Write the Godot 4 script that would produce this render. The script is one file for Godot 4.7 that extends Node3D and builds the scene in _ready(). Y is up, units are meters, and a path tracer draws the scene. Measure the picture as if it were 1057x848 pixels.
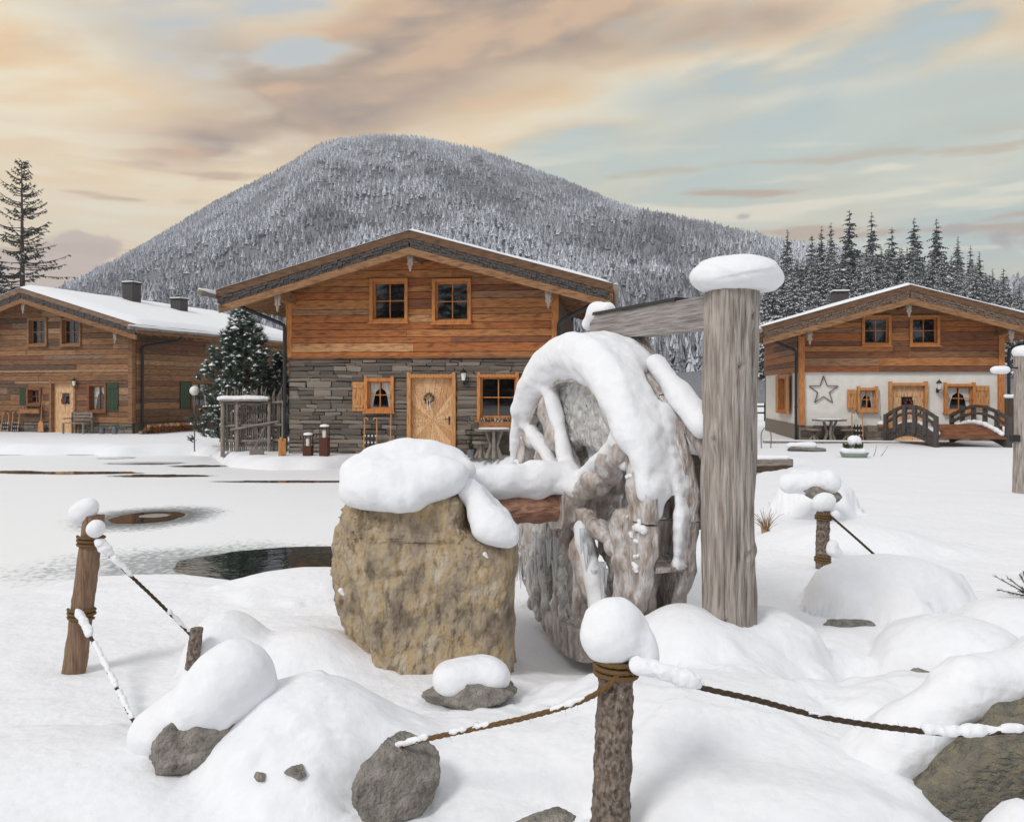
extends Node3D
# A snowed-in hamlet: an iced waterwheel and a boulder in front, a half-frozen pond, three timber chalets, a wooded mountain.
# at(x, y, depth) turns a point of the photograph and a distance in metres into a place.
const F := 880.0
const EYE := 1.75
const HZ := 402.0
var M := {}
var taken := {}
var rng := RandomNumberGenerator.new()
var unit_box: Mesh
var stone_shapes := []


func _ready() -> void:
	rng.seed = 11
	setup_camera()
	setup_sky()
	setup_sun()
	make_materials()
	make_terrain()
	make_mountain()
	make_pond()
	make_houses()
	make_forest()
	make_big_trees()
	make_boulder()
	make_waterwheel()
	make_foreground()
	make_yard_things()


# ------------------------------------------------------------------ camera, sky, sun
func setup_camera() -> void:
	var cam := Camera3D.new()
	cam.name = "camera"
	cam.projection = Camera3D.PROJECTION_FRUSTUM
	cam.near = 0.1
	cam.far = 6000.0
	cam.size = 848.0 / F * 0.1
	cam.frustum_offset = Vector2(0.0, -(424.0 - HZ) / F * 0.1)
	cam.position = Vector3(0, EYE, 0)
	add_child(cam)
	cam.current = true


func setup_sky() -> void:
	var env := Environment.new()
	env.background_mode = Environment.BG_SKY
	env.tonemap_mode = Environment.TONE_MAPPER_LINEAR
	env.tonemap_exposure = 1.10
	env.background_energy_multiplier = 1.0
	env.sdfgi_enabled = true
	env.ssao_enabled = true
	env.ssil_enabled = true
	env.fog_enabled = true
	env.fog_density = 0.0004
	env.fog_light_color = Color(0.86, 0.88, 0.93)
	var pano := PanoramaSkyMaterial.new()
	pano.panorama = sky_texture()
	var sky := Sky.new()
	sky.sky_material = pano
	env.sky = sky
	var w := WorldEnvironment.new()
	w.name = "environment"
	w.environment = env
	add_child(w)


func setup_sun() -> void:
	var sun := DirectionalLight3D.new()
	sun.name = "sun"
	sun.light_energy = 0.5
	sun.light_angular_distance = 16.0
	sun.light_color = Color(1.0, 0.985, 0.965)
	sun.shadow_enabled = true
	add_child(sun)
	sun.look_at_from_position(Vector3(-6, 9, 7), Vector3.ZERO)


var sn1 := FastNoiseLite.new()
var sn2 := FastNoiseLite.new()
var sn3 := FastNoiseLite.new()


func sm(a: float, b: float, x: float) -> float:
	return smoothstep(a, b, x)


func blob(az: float, el: float, px: float, py: float, wx: float, wy: float) -> float:
	# a soft patch of cloud round a place of the sky, sizes in degrees
	var a0 := rad_to_deg(atan2(px - 528.5, F))
	var e0 := rad_to_deg(atan2(HZ - py, sqrt(F * F + (px - 528.5) * (px - 528.5))))
	var q := (az - a0) * (az - a0) / (wx * wx) + (el - e0) * (el - e0) / (wy * wy)
	return exp(-q)


func sky_color(az: float, el: float) -> Color:
	var a := deg_to_rad(az)
	var x := sin(a) * 57.3
	var z := cos(a) * 57.3
	var wv := sn3.get_noise_3d(x * 0.6, el * 1.1, z * 0.6)
	var wu := sn3.get_noise_3d(x * 0.6 + 91.0, el * 1.1, z * 0.6)
	var e2 := el + wv * 3.2
	var far := sm(40.0, 110.0, absf(az))
	var left := sm(12.0, -16.0, az + wu * 6.0)
	var low := Color(0.86, 0.81, 0.67).lerp(Color(0.95, 0.83, 0.66), left)
	var mid := Color(0.775, 0.835, 0.80).lerp(Color(1.0, 0.915, 0.76), left)
	var top := Color(0.715, 0.775, 0.785).lerp(Color(0.765, 0.785, 0.79), left)
	var c := low.lerp(mid, sm(1.5, 9.0, el)).lerp(top, sm(11.5, 22.0, e2))
	c = c.lerp(Color(0.82, 0.84, 0.87), maxf(sm(26.0, 48.0, el), far))
	# high wisps drawn out sideways, combed into fibres
	var tilt := el - 0.10 * az * (1.0 - far)
	var f1 := sn1.get_noise_3d(x * 1.0 + wu * 9.0, tilt * 2.8 + wv * 9.0, z * 1.0)
	var f2 := sn2.get_noise_3d(x * 1.5 + wv * 12.0, tilt * 5.2 + wu * 8.0, z * 1.5)
	var f3 := sn2.get_noise_3d(x * 1.1 + tilt * 1.4 + 300.0, tilt * 9.0 - x * 0.5 + f1 * 12.0, z * 1.1)
	var dens := f1 * 0.75 + f2 * 0.40 + f3 * 0.32
	var high := sm(8.0, 17.0, el + wv * 4.0)
	var cover := sm(-0.16, 0.36, dens + 0.26 * high - 0.06 + 0.22 * left * sm(3.0, 9.0, el))
	cover *= lerpf(0.35, 1.0, high)
	# the blue gap on the right of the view
	cover *= 1.0 - 0.85 * clampf(blob(az, e2, 830.0, 150.0, 14.0, 3.0) + 0.8 * blob(az, e2, 1010.0, 110.0, 7.0, 2.0) + 0.7 * blob(az, e2, 690.0, 100.0, 4.0, 1.6) + 0.75 * blob(az, e2, 150.0, 35.0, 7.0, 2.2), 0.0, 1.0)
	var warm := Color(0.97, 0.81, 0.60).lerp(Color(1.0, 0.935, 0.80), clampf(f2 * 1.5 + f3 * 0.8 + 0.55, 0.0, 1.0))
	warm = warm.lerp(Color(0.87, 0.88, 0.895), maxf(sm(28.0, 46.0, el), far))
	c = c.lerp(warm, clampf(cover, 0.0, 1.0) * 0.92)
	# thick grey brown banks above
	var g := blob(az, el, 320.0, 70.0, 10.0, 3.2) + 0.95 * blob(az, el, 520.0, 15.0, 11.0, 3.2) + 0.8 * blob(az, el, 300.0, 118.0, 5.0, 2.0) + 0.6 * blob(az, el, 200.0, 150.0, 6.5, 1.6) + 0.55 * blob(az, el, 770.0, 18.0, 9.0, 2.0) + 0.45 * blob(az, el, 1010.0, 12.0, 8.0, 1.6)
	g += 0.75 * sm(25.0, 34.0, el) * sm(-0.1, 0.5, f1)
	g = clampf(g * (1.0 + f1 * 1.3 + f2 * 0.9 + f3 * 0.7) - 0.16, 0.0, 1.0)
	var grey := Color(0.585, 0.53, 0.49).lerp(Color(0.83, 0.69, 0.555), clampf(0.5 + f2 * 1.6 + f3 * 0.6, 0.0, 1.0))
	grey = grey.lerp(Color(0.75, 0.76, 0.785), maxf(sm(27.0, 42.0, el), far))
	c = c.lerp(grey, minf(g * 1.15, 0.94))
	# thin flat streaks low over the hill
	var s := sn2.get_noise_3d(x * 1.0 + 64.0, el * 11.0, z * 1.0 + 7.0) + 0.35 * f3
	var st := sm(0.20, 0.42, s) * sm(5.0, 8.5, el) * (1.0 - sm(12.5, 16.0, el)) * (1.0 - far)
	c = c.lerp(Color(0.76, 0.64, 0.52), st * 0.75)
	var st2 := sm(0.12, 0.4, -s) * sm(2.0, 6.0, el) * (1.0 - sm(13.0, 17.0, el)) * (1.0 - far)
	c = c.lerp(Color(1.0, 0.965, 0.86), st2 * 0.7)
	# heaped cloud low on the left, small dark puffs low on the right
	var puff := sn1.get_noise_3d(x * 6.4, el * 7.2, z * 6.4)
	var cl := blob(az, el, 52.0, 300.0, 4.6, 2.9) + 0.62 * blob(az, el, 86.0, 252.0, 1.5, 0.8)
	c = c.lerp(Color(0.83, 0.74, 0.68), sm(0.40, 0.56, cl + puff * 0.5) * 0.85)
	var cr := 0.9 * blob(az, el, 1045.0, 252.0, 2.6, 0.8) + 0.8 * blob(az, el, 770.0, 222.0, 0.8, 0.35) + 0.8 * blob(az, el, 985.0, 238.0, 1.3, 0.5) + 0.8 * blob(az, el, 1030.0, 240.0, 1.0, 0.45)
	c = c.lerp(Color(0.66, 0.635, 0.62), sm(0.50, 0.85, cr + puff * 0.8) * 0.75)
	return c


func sky_texture() -> ImageTexture:
	sn1.seed = 5
	sn1.frequency = 0.045
	sn1.fractal_octaves = 5
	sn1.fractal_gain = 0.48
	sn2.seed = 21
	sn2.frequency = 0.05
	sn2.fractal_octaves = 5
	sn2.fractal_gain = 0.5
	sn3.seed = 33
	sn3.frequency = 0.05
	sn3.fractal_octaves = 2
	var im := Image.create(512, 256, false, Image.FORMAT_RGB8)
	im.fill(Color(0.80, 0.80, 0.80))
	for j in 132:
		var el := 90.0 - (j + 0.5) / 256.0 * 180.0
		for i in 512:
			im.set_pixel(i, j, sky_color(wrapf((i + 0.5) / 512.0 * 360.0, -180.0, 180.0), maxf(el, 0.0)))
	im.resize(4096, 2048, Image.INTERPOLATE_CUBIC)
	# the same sky, evaluated finely where a lens can tell
	var j0 := 1024 - 330
	for j in range(j0, 1024):
		var el := 90.0 - (j + 0.5) / 2048.0 * 180.0
		for i in range(-400, 400):
			im.set_pixel(posmod(i, 4096), j, sky_color((i + 0.5) / 4096.0 * 360.0, el))
	return ImageTexture.create_from_image(im)


# ------------------------------------------------------------------ helpers
func at(px: float, py: float, d: float) -> Vector3:
	return Vector3((px - 528.5) / F * d, EYE - (py - HZ) / F * d, -d)


func lin(r: float, g: float, b: float) -> Color:
	return Color(r, g, b).linear_to_srgb()


func hexc(r: int, g: int, b: int) -> Color:
	return Color(r / 255.0, g / 255.0, b / 255.0)


class Shape:
	var v := PackedVector3Array()
	var n := PackedVector3Array()
	var c := PackedColorArray()
	var ink := Color.WHITE
	var tinted := false

	func tri(a: Vector3, b: Vector3, d: Vector3) -> void:
		var nn := (b - a).cross(d - a).normalized()
		v.append(a); v.append(d); v.append(b)
		n.append(nn); n.append(nn); n.append(nn)
		if tinted:
			c.append(ink); c.append(ink); c.append(ink)

	func quad(a: Vector3, b: Vector3, d: Vector3, e: Vector3) -> void:
		tri(a, b, d)
		tri(a, d, e)

	func stri(a: Vector3, b: Vector3, d: Vector3, na: Vector3, nb: Vector3, nd: Vector3) -> void:
		v.append(a); v.append(d); v.append(b)
		n.append(na); n.append(nd); n.append(nb)
		if tinted:
			c.append(ink); c.append(ink); c.append(ink)

	func hexa(p: Array) -> void:
		# eight corners: 0-3 the bottom seen from above anticlockwise from back left, 4-7 above them
		quad(p[0], p[1], p[2], p[3])
		quad(p[4], p[7], p[6], p[5])
		quad(p[0], p[4], p[5], p[1])
		quad(p[1], p[5], p[6], p[2])
		quad(p[2], p[6], p[7], p[3])
		quad(p[3], p[7], p[4], p[0])

	func box(o: Vector3, s: Vector3, b := Basis()) -> void:
		var h := s * 0.5
		var p := []
		for y in [-h.y, h.y]:
			p.append(o + b * Vector3(-h.x, y, -h.z))
			p.append(o + b * Vector3(h.x, y, -h.z))
			p.append(o + b * Vector3(h.x, y, h.z))
			p.append(o + b * Vector3(-h.x, y, h.z))
		hexa(p)

	func bar(a: Vector3, b: Vector3, w: float, t: float, up := Vector3.UP) -> void:
		# a squared timber from a to b, w wide and t high
		var z := (b - a).normalized()
		if absf(z.dot(up)) > 0.98:
			up = Vector3.RIGHT
		var x := up.cross(z).normalized()
		var y := z.cross(x)
		box((a + b) * 0.5, Vector3(w, t, a.distance_to(b)), Basis(x, y, z))

	func grid(pts: Array, closed: bool) -> void:
		# rows of points, smooth; each row a PackedVector3Array; closed joins the last column to the first; rows run so that (next column - this) x (next row - this) points out
		var rows := pts.size()
		var cols: int = pts[0].size()
		var ns := []
		for j in rows:
			var r := PackedVector3Array()
			r.resize(cols)
			var up: PackedVector3Array = pts[mini(j + 1, rows - 1)]
			var dn: PackedVector3Array = pts[maxi(j - 1, 0)]
			var me: PackedVector3Array = pts[j]
			for i in cols:
				var ip := (i + 1) % cols if closed else mini(i + 1, cols - 1)
				var im := (i - 1 + cols) % cols if closed else maxi(i - 1, 0)
				var du := me[ip] - me[im]
				if du.length_squared() < 1e-10:
					var mid: PackedVector3Array = dn if j > rows / 2 else up
					du = mid[ip] - mid[im]
				r[i] = du.cross(up[i] - dn[i]).normalized()
			ns.append(r)
		var last := cols if closed else cols - 1
		for j in rows - 1:
			var p0: PackedVector3Array = pts[j]
			var p1: PackedVector3Array = pts[j + 1]
			var n0: PackedVector3Array = ns[j]
			var n1: PackedVector3Array = ns[j + 1]
			for i in last:
				var k := (i + 1) % cols
				stri(p0[i], p0[k], p1[k], n0[i], n0[k], n1[k])
				stri(p0[i], p1[k], p1[i], n0[i], n1[k], n1[i])

	func tube(path: Array, radii: Array, sides := 8, caps := true, rough: FastNoiseLite = null, amp := 0.0) -> void:
		var rows := []
		var prev := Vector3.ZERO
		for j in path.size():
			var t: Vector3 = (path[mini(j + 1, path.size() - 1)] - path[maxi(j - 1, 0)]).normalized()
			var ref := Vector3.UP if absf(t.y) < 0.9 else Vector3.BACK
			var x := ref.cross(t).normalized()
			if prev != Vector3.ZERO:
				x = (prev - t * prev.dot(t)).normalized()
			prev = x
			var y := t.cross(x)
			var r := PackedVector3Array()
			for i in sides:
				var a := TAU * i / sides
				var dirv := x * cos(a) + y * sin(a)
				var rr: float = radii[j]
				if rough:
					rr += rough.get_noise_3dv(path[j] + dirv * rr) * amp
				r.append(path[j] + dirv * rr)
			rows.append(r)
		grid(rows, true)
		if caps:
			for i in sides:
				var k := (i + 1) % sides
				tri(path[0], rows[0][k], rows[0][i])
				tri(path[-1], rows[-1][i], rows[-1][k])

	func lathe(profile: Array, o: Vector3, sides := 20) -> void:
		# profile of Vector2(radius, height) from the bottom up
		var rows := []
		for q in profile:
			var r := PackedVector3Array()
			for i in sides:
				var a := -TAU * i / sides
				r.append(o + Vector3(cos(a) * q.x, q.y, sin(a) * q.x))
			rows.append(r)
		grid(rows, true)

	func prism(poly: PackedVector2Array, z0: float, z1: float) -> void:
		# an outline in x, y pushed from z0 to z1
		var idx := Geometry2D.triangulate_polygon(poly)
		var area := 0.0
		for i in poly.size():
			area += poly[i].cross(poly[(i + 1) % poly.size()])
		for k in range(0, idx.size(), 3):
			var a := poly[idx[k]]
			var b := poly[idx[k + 1]]
			var d := poly[idx[k + 2]]
			if (b - a).cross(d - a) < 0.0:
				var s := b
				b = d
				d = s
			tri(Vector3(a.x, a.y, z1), Vector3(b.x, b.y, z1), Vector3(d.x, d.y, z1))
			tri(Vector3(a.x, a.y, z0), Vector3(d.x, d.y, z0), Vector3(b.x, b.y, z0))
		for i in poly.size():
			var a := poly[i]
			var b := poly[(i + 1) % poly.size()]
			if area < 0.0:
				var s := a
				a = b
				b = s
			quad(Vector3(a.x, a.y, z1), Vector3(a.x, a.y, z0), Vector3(b.x, b.y, z0), Vector3(b.x, b.y, z1))

	func mesh() -> ArrayMesh:
		var arr := []
		arr.resize(Mesh.ARRAY_MAX)
		arr[Mesh.ARRAY_VERTEX] = v
		arr[Mesh.ARRAY_NORMAL] = n
		if tinted:
			arr[Mesh.ARRAY_COLOR] = c
		var m := ArrayMesh.new()
		m.add_surface_from_arrays(Mesh.PRIMITIVE_TRIANGLES, arr)
		return m


func numbered(called: String) -> String:
	taken[called] = taken.get(called, -1) + 1
	return called if taken[called] == 0 else "%s_%03d" % [called, taken[called]]


func tag(o: Node3D, label: String, category: String, group := "") -> void:
	o.set_meta("label", label)
	o.set_meta("category", category)
	if group:
		o.set_meta("group", group)


func thing(called: String, label: String, category: String, where := Vector3.ZERO, turn := 0.0, group := "") -> Node3D:
	var o := Node3D.new()
	o.name = numbered(called)
	add_child(o)
	o.position = where
	o.rotation.y = turn
	tag(o, label, category, group)
	return o


func part(parent: Node3D, called: String, mesh: Mesh, mat: Material) -> MeshInstance3D:
	var o := MeshInstance3D.new()
	o.name = called
	o.mesh = mesh
	o.material_override = mat
	parent.add_child(o, true)
	return o


func single(called: String, mesh: Mesh, mat: Material, label: String, category: String, where := Vector3.ZERO, group := "") -> MeshInstance3D:
	var o := part(self, numbered(called), mesh, mat)
	o.position = where
	tag(o, label, category, group)
	return o


func ground(called: String, mesh: Mesh, mat: Material) -> MeshInstance3D:
	var o := part(self, called, mesh, mat)
	o.set_meta("kind", "structure")
	return o


func piece(parent: Node3D, called: String, o: Vector3, s: Vector3, mat: Material, shape: Mesh = null) -> MeshInstance3D:
	# one plank or stone: a shared shape, stretched
	var m := part(parent, called, shape if shape else unit_box, mat)
	m.transform = Transform3D(Basis.from_scale(s), o)
	return m


# smooth snow and ice bodies: tapered capsules joined by a smooth minimum on a grid, meshed as surface nets
func blend(bones: Array, cell: float, k: float, amp := 0.0, freq := 3.0, sd := 1, sy := 1.0, floor_y := -1e9) -> ArrayMesh:
	var lo := Vector3.INF
	var hi := -Vector3.INF
	var bs := []
	for b in bones:
		var a0: Vector3 = b[0]
		var b0: Vector3 = b[1]
		a0.y /= sy
		b0.y /= sy
		bs.append([a0, b0, float(b[2]), float(b[3])])
		var r: float = maxf(b[2], b[3]) + k + 3.0 * cell + amp
		lo = lo.min(a0 - Vector3.ONE * r).min(b0 - Vector3.ONE * r)
		hi = hi.max(a0 + Vector3.ONE * r).max(b0 + Vector3.ONE * r)
	var nx := int((hi.x - lo.x) / cell) + 2
	var ny := int((hi.y - lo.y) / cell) + 2
	var nz := int((hi.z - lo.z) / cell) + 2
	var f := PackedFloat32Array()
	f.resize(nx * ny * nz)
	f.fill(9.0)
	for b in bs:
		var a: Vector3 = b[0]
		var ba: Vector3 = b[1] - a
		var r0: float = b[2]
		var dr: float = b[3] - r0
		var bb := maxf(ba.length_squared(), 1e-9)
		var reach := maxf(r0, r0 + dr) + k + 2.0 * cell + amp
		var bl: Vector3 = (a.min(b[1]) - Vector3.ONE * reach - lo) / cell
		var bh: Vector3 = (a.max(b[1]) + Vector3.ONE * reach - lo) / cell
		for iy in range(maxi(0, int(bl.y)), mini(ny, int(bh.y) + 2)):
			for iz in range(maxi(0, int(bl.z)), mini(nz, int(bh.z) + 2)):
				var row := (iy * nz + iz) * nx
				for ix in range(maxi(0, int(bl.x)), mini(nx, int(bh.x) + 2)):
					var pa := lo + Vector3(ix, iy, iz) * cell - a
					var h := clampf(pa.dot(ba) / bb, 0.0, 1.0)
					var d := (pa - ba * h).length() - r0 - dr * h
					var g := f[row + ix]
					var q := maxf(k - absf(g - d), 0.0) / k
					f[row + ix] = minf(g, d) - q * q * k * 0.25
	if amp > 0.0 or floor_y > -1e8:
		var nn := FastNoiseLite.new()
		nn.seed = sd
		nn.frequency = freq
		nn.fractal_octaves = 3
		for iy in ny:
			for iz in nz:
				var row := (iy * nz + iz) * nx
				for ix in nx:
					var g := f[row + ix]
					if absf(g) < 3.5 * cell + amp:
						var p := lo + Vector3(ix, iy, iz) * cell
						f[row + ix] = maxf(g + nn.get_noise_3dv(p) * amp, floor_y / sy - p.y)
					elif g < 0.0:
						f[row + ix] = maxf(g, floor_y / sy - (lo.y + iy * cell))
	return surface_net(f, nx, ny, nz, lo, cell, sy)


func surface_net(f: PackedFloat32Array, nx: int, ny: int, nz: int, lo: Vector3, cell: float, sy: float) -> ArrayMesh:
	var slot := PackedInt32Array()
	slot.resize(nx * ny * nz)
	slot.fill(-1)
	var verts := PackedVector3Array()
	var norms := PackedVector3Array()
	var idx := PackedInt32Array()
	var sx := 1
	var sz := nx
	var syy := nx * nz
	var off := [0, sx, sz, sx + sz, syy, syy + sx, syy + sz, syy + sx + sz]
	var cp := [Vector3(0, 0, 0), Vector3(1, 0, 0), Vector3(0, 0, 1), Vector3(1, 0, 1), Vector3(0, 1, 0), Vector3(1, 1, 0), Vector3(0, 1, 1), Vector3(1, 1, 1)]
	var edges := [[0, 1], [2, 3], [4, 5], [6, 7], [0, 2], [1, 3], [4, 6], [5, 7], [0, 4], [1, 5], [2, 6], [3, 7]]
	var w := PackedFloat32Array()
	w.resize(8)
	for iy in ny - 1:
		for iz in nz - 1:
			var row := (iy * nz + iz) * nx
			for ix in nx - 1:
				var o := row + ix
				var f0 := f[o]
				if absf(f0) > 3.0 * cell:
					continue
				var neg := 0
				for q in 8:
					w[q] = f[o + off[q]]
					if w[q] < 0.0:
						neg += 1
				if neg == 0 or neg == 8:
					continue
				var sum := Vector3.ZERO
				var cnt := 0
				for e in edges:
					var wa := w[e[0]]
					var wb := w[e[1]]
					if (wa < 0.0) != (wb < 0.0):
						sum += (cp[e[0]] as Vector3).lerp(cp[e[1]], wa / (wa - wb))
						cnt += 1
				var p := lo + (Vector3(ix, iy, iz) + sum / cnt) * cell
				p.y *= sy
				slot[o] = verts.size()
				verts.append(p)
				var gx := w[1] + w[3] + w[5] + w[7] - w[0] - w[2] - w[4] - w[6]
				var gz := w[2] + w[3] + w[6] + w[7] - w[0] - w[1] - w[4] - w[5]
				var gy := w[4] + w[5] + w[6] + w[7] - w[0] - w[1] - w[2] - w[3]
				norms.append(Vector3(gx, gy / sy, gz).normalized())
	for iy in range(1, ny - 1):
		for iz in range(1, nz - 1):
			var row := (iy * nz + iz) * nx
			for ix in range(1, nx - 1):
				var o := row + ix
				var a := f[o]
				if absf(a) > 2.0 * cell:
					continue
				for ax in 3:
					var st: int = [sx, syy, sz][ax]
					var b := f[o + st]
					if (a < 0.0) == (b < 0.0):
						continue
					var u: int = [syy, sz, sx][ax]
					var t: int = [sz, sx, syy][ax]
					var q0 := slot[o]
					var q1 := slot[o - u]
					var q2 := slot[o - u - t]
					var q3 := slot[o - t]
					if q0 < 0 or q1 < 0 or q2 < 0 or q3 < 0:
						continue
					var out := (verts[q1] - verts[q0]).cross(verts[q2] - verts[q0]).dot(norms[q0] + norms[q2]) > 0.0
					if out:
						idx.append_array(PackedInt32Array([q0, q2, q1, q0, q3, q2]))
					else:
						idx.append_array(PackedInt32Array([q0, q1, q2, q0, q2, q3]))
	var arr := []
	arr.resize(Mesh.ARRAY_MAX)
	arr[Mesh.ARRAY_VERTEX] = verts
	arr[Mesh.ARRAY_NORMAL] = norms
	arr[Mesh.ARRAY_INDEX] = idx
	var m := ArrayMesh.new()
	m.add_surface_from_arrays(Mesh.PRIMITIVE_TRIANGLES, arr)
	return m


func faceted_rock(s: Vector3, sd: int, faces := 14, rough := 0.05, us := 56, vs := 36, planes := []) -> ArrayMesh:
	# a body cut by planes, its skin broken up by noise; the base lies about the origin
	var r := RandomNumberGenerator.new()
	r.seed = sd
	var pl := planes.duplicate()
	if pl.is_empty():
		for i in faces:
			var y := r.randf_range(-1.0, 1.0)
			var a := r.randf() * TAU
			var q := sqrt(1.0 - y * y)
			pl.append([Vector3(q * cos(a), y, q * sin(a)), r.randf_range(0.78, 1.0)])
	var n1 := FastNoiseLite.new()
	n1.seed = sd
	n1.frequency = 1.6
	n1.fractal_octaves = 5
	var n2 := FastNoiseLite.new()
	n2.seed = sd + 9
	n2.frequency = 2.2
	n2.fractal_type = FastNoiseLite.FRACTAL_RIDGED
	n2.fractal_octaves = 3
	var rows := []
	for j in vs + 1:
		var el := -PI / 2 + PI * j / vs
		var row := PackedVector3Array()
		for i in us:
			var a := -TAU * i / us
			var dv := Vector3(cos(el) * cos(a), sin(el), cos(el) * sin(a))
			var best := 1.5
			for p in pl:
				var q: float = dv.dot(p[0])
				if q > 0.01:
					best = minf(best, p[1] / q)
			best *= 1.0 + rough * n1.get_noise_3dv(dv * best * 1.3) - rough * 0.6 * maxf(0.0, n2.get_noise_3dv(dv * best) - 0.45)
			row.append(dv * best * s)
		rows.append(row)
	var sh := Shape.new()
	sh.grid(rows, true)
	return sh.mesh()


# ------------------------------------------------------------------ materials
func noise_tex(sd: int, freq: float, ramp: Array, octaves := 4, kind := FastNoiseLite.TYPE_SIMPLEX_SMOOTH, fractal := FastNoiseLite.FRACTAL_FBM, size := 512, warp := 0.0) -> NoiseTexture2D:
	var nz := FastNoiseLite.new()
	nz.seed = sd
	nz.frequency = freq
	nz.noise_type = kind
	nz.fractal_type = fractal
	nz.fractal_octaves = octaves
	if warp > 0.0:
		nz.domain_warp_enabled = true
		nz.domain_warp_amplitude = warp
		nz.domain_warp_frequency = freq * 0.7
	var t := NoiseTexture2D.new()
	t.width = size
	t.height = size
	t.seamless = true
	t.noise = nz
	if ramp.size():
		var g := Gradient.new()
		var offs := PackedFloat32Array()
		var cols := PackedColorArray()
		for r in ramp:
			offs.append(r[0])
			cols.append(r[1])
		g.offsets = offs
		g.colors = cols
		t.color_ramp = g
	return t


func surf(called: String, col: Color, rough: float, tex: Texture2D = null, sc := Vector3.ONE, bump: Texture2D = null, depth := 0.0) -> StandardMaterial3D:
	var m := StandardMaterial3D.new()
	m.resource_name = called
	m.albedo_color = col
	m.roughness = rough
	if tex:
		m.albedo_texture = tex
	if bump:
		m.heightmap_enabled = true
		m.heightmap_texture = bump
		m.heightmap_scale = depth
	if tex or bump:
		m.uv1_triplanar = true
		m.uv1_world_triplanar = true
		m.uv1_scale = sc
	M[called] = m
	return m


func detail(m: StandardMaterial3D, tex: Texture2D, sc: Vector3) -> void:
	m.detail_enabled = true
	m.detail_albedo = tex
	m.detail_blend_mode = BaseMaterial3D.BLEND_MODE_MUL
	m.detail_uv_layer = BaseMaterial3D.DETAIL_UV_2
	m.uv2_triplanar = true
	m.uv2_world_triplanar = true
	m.uv2_scale = sc


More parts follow.
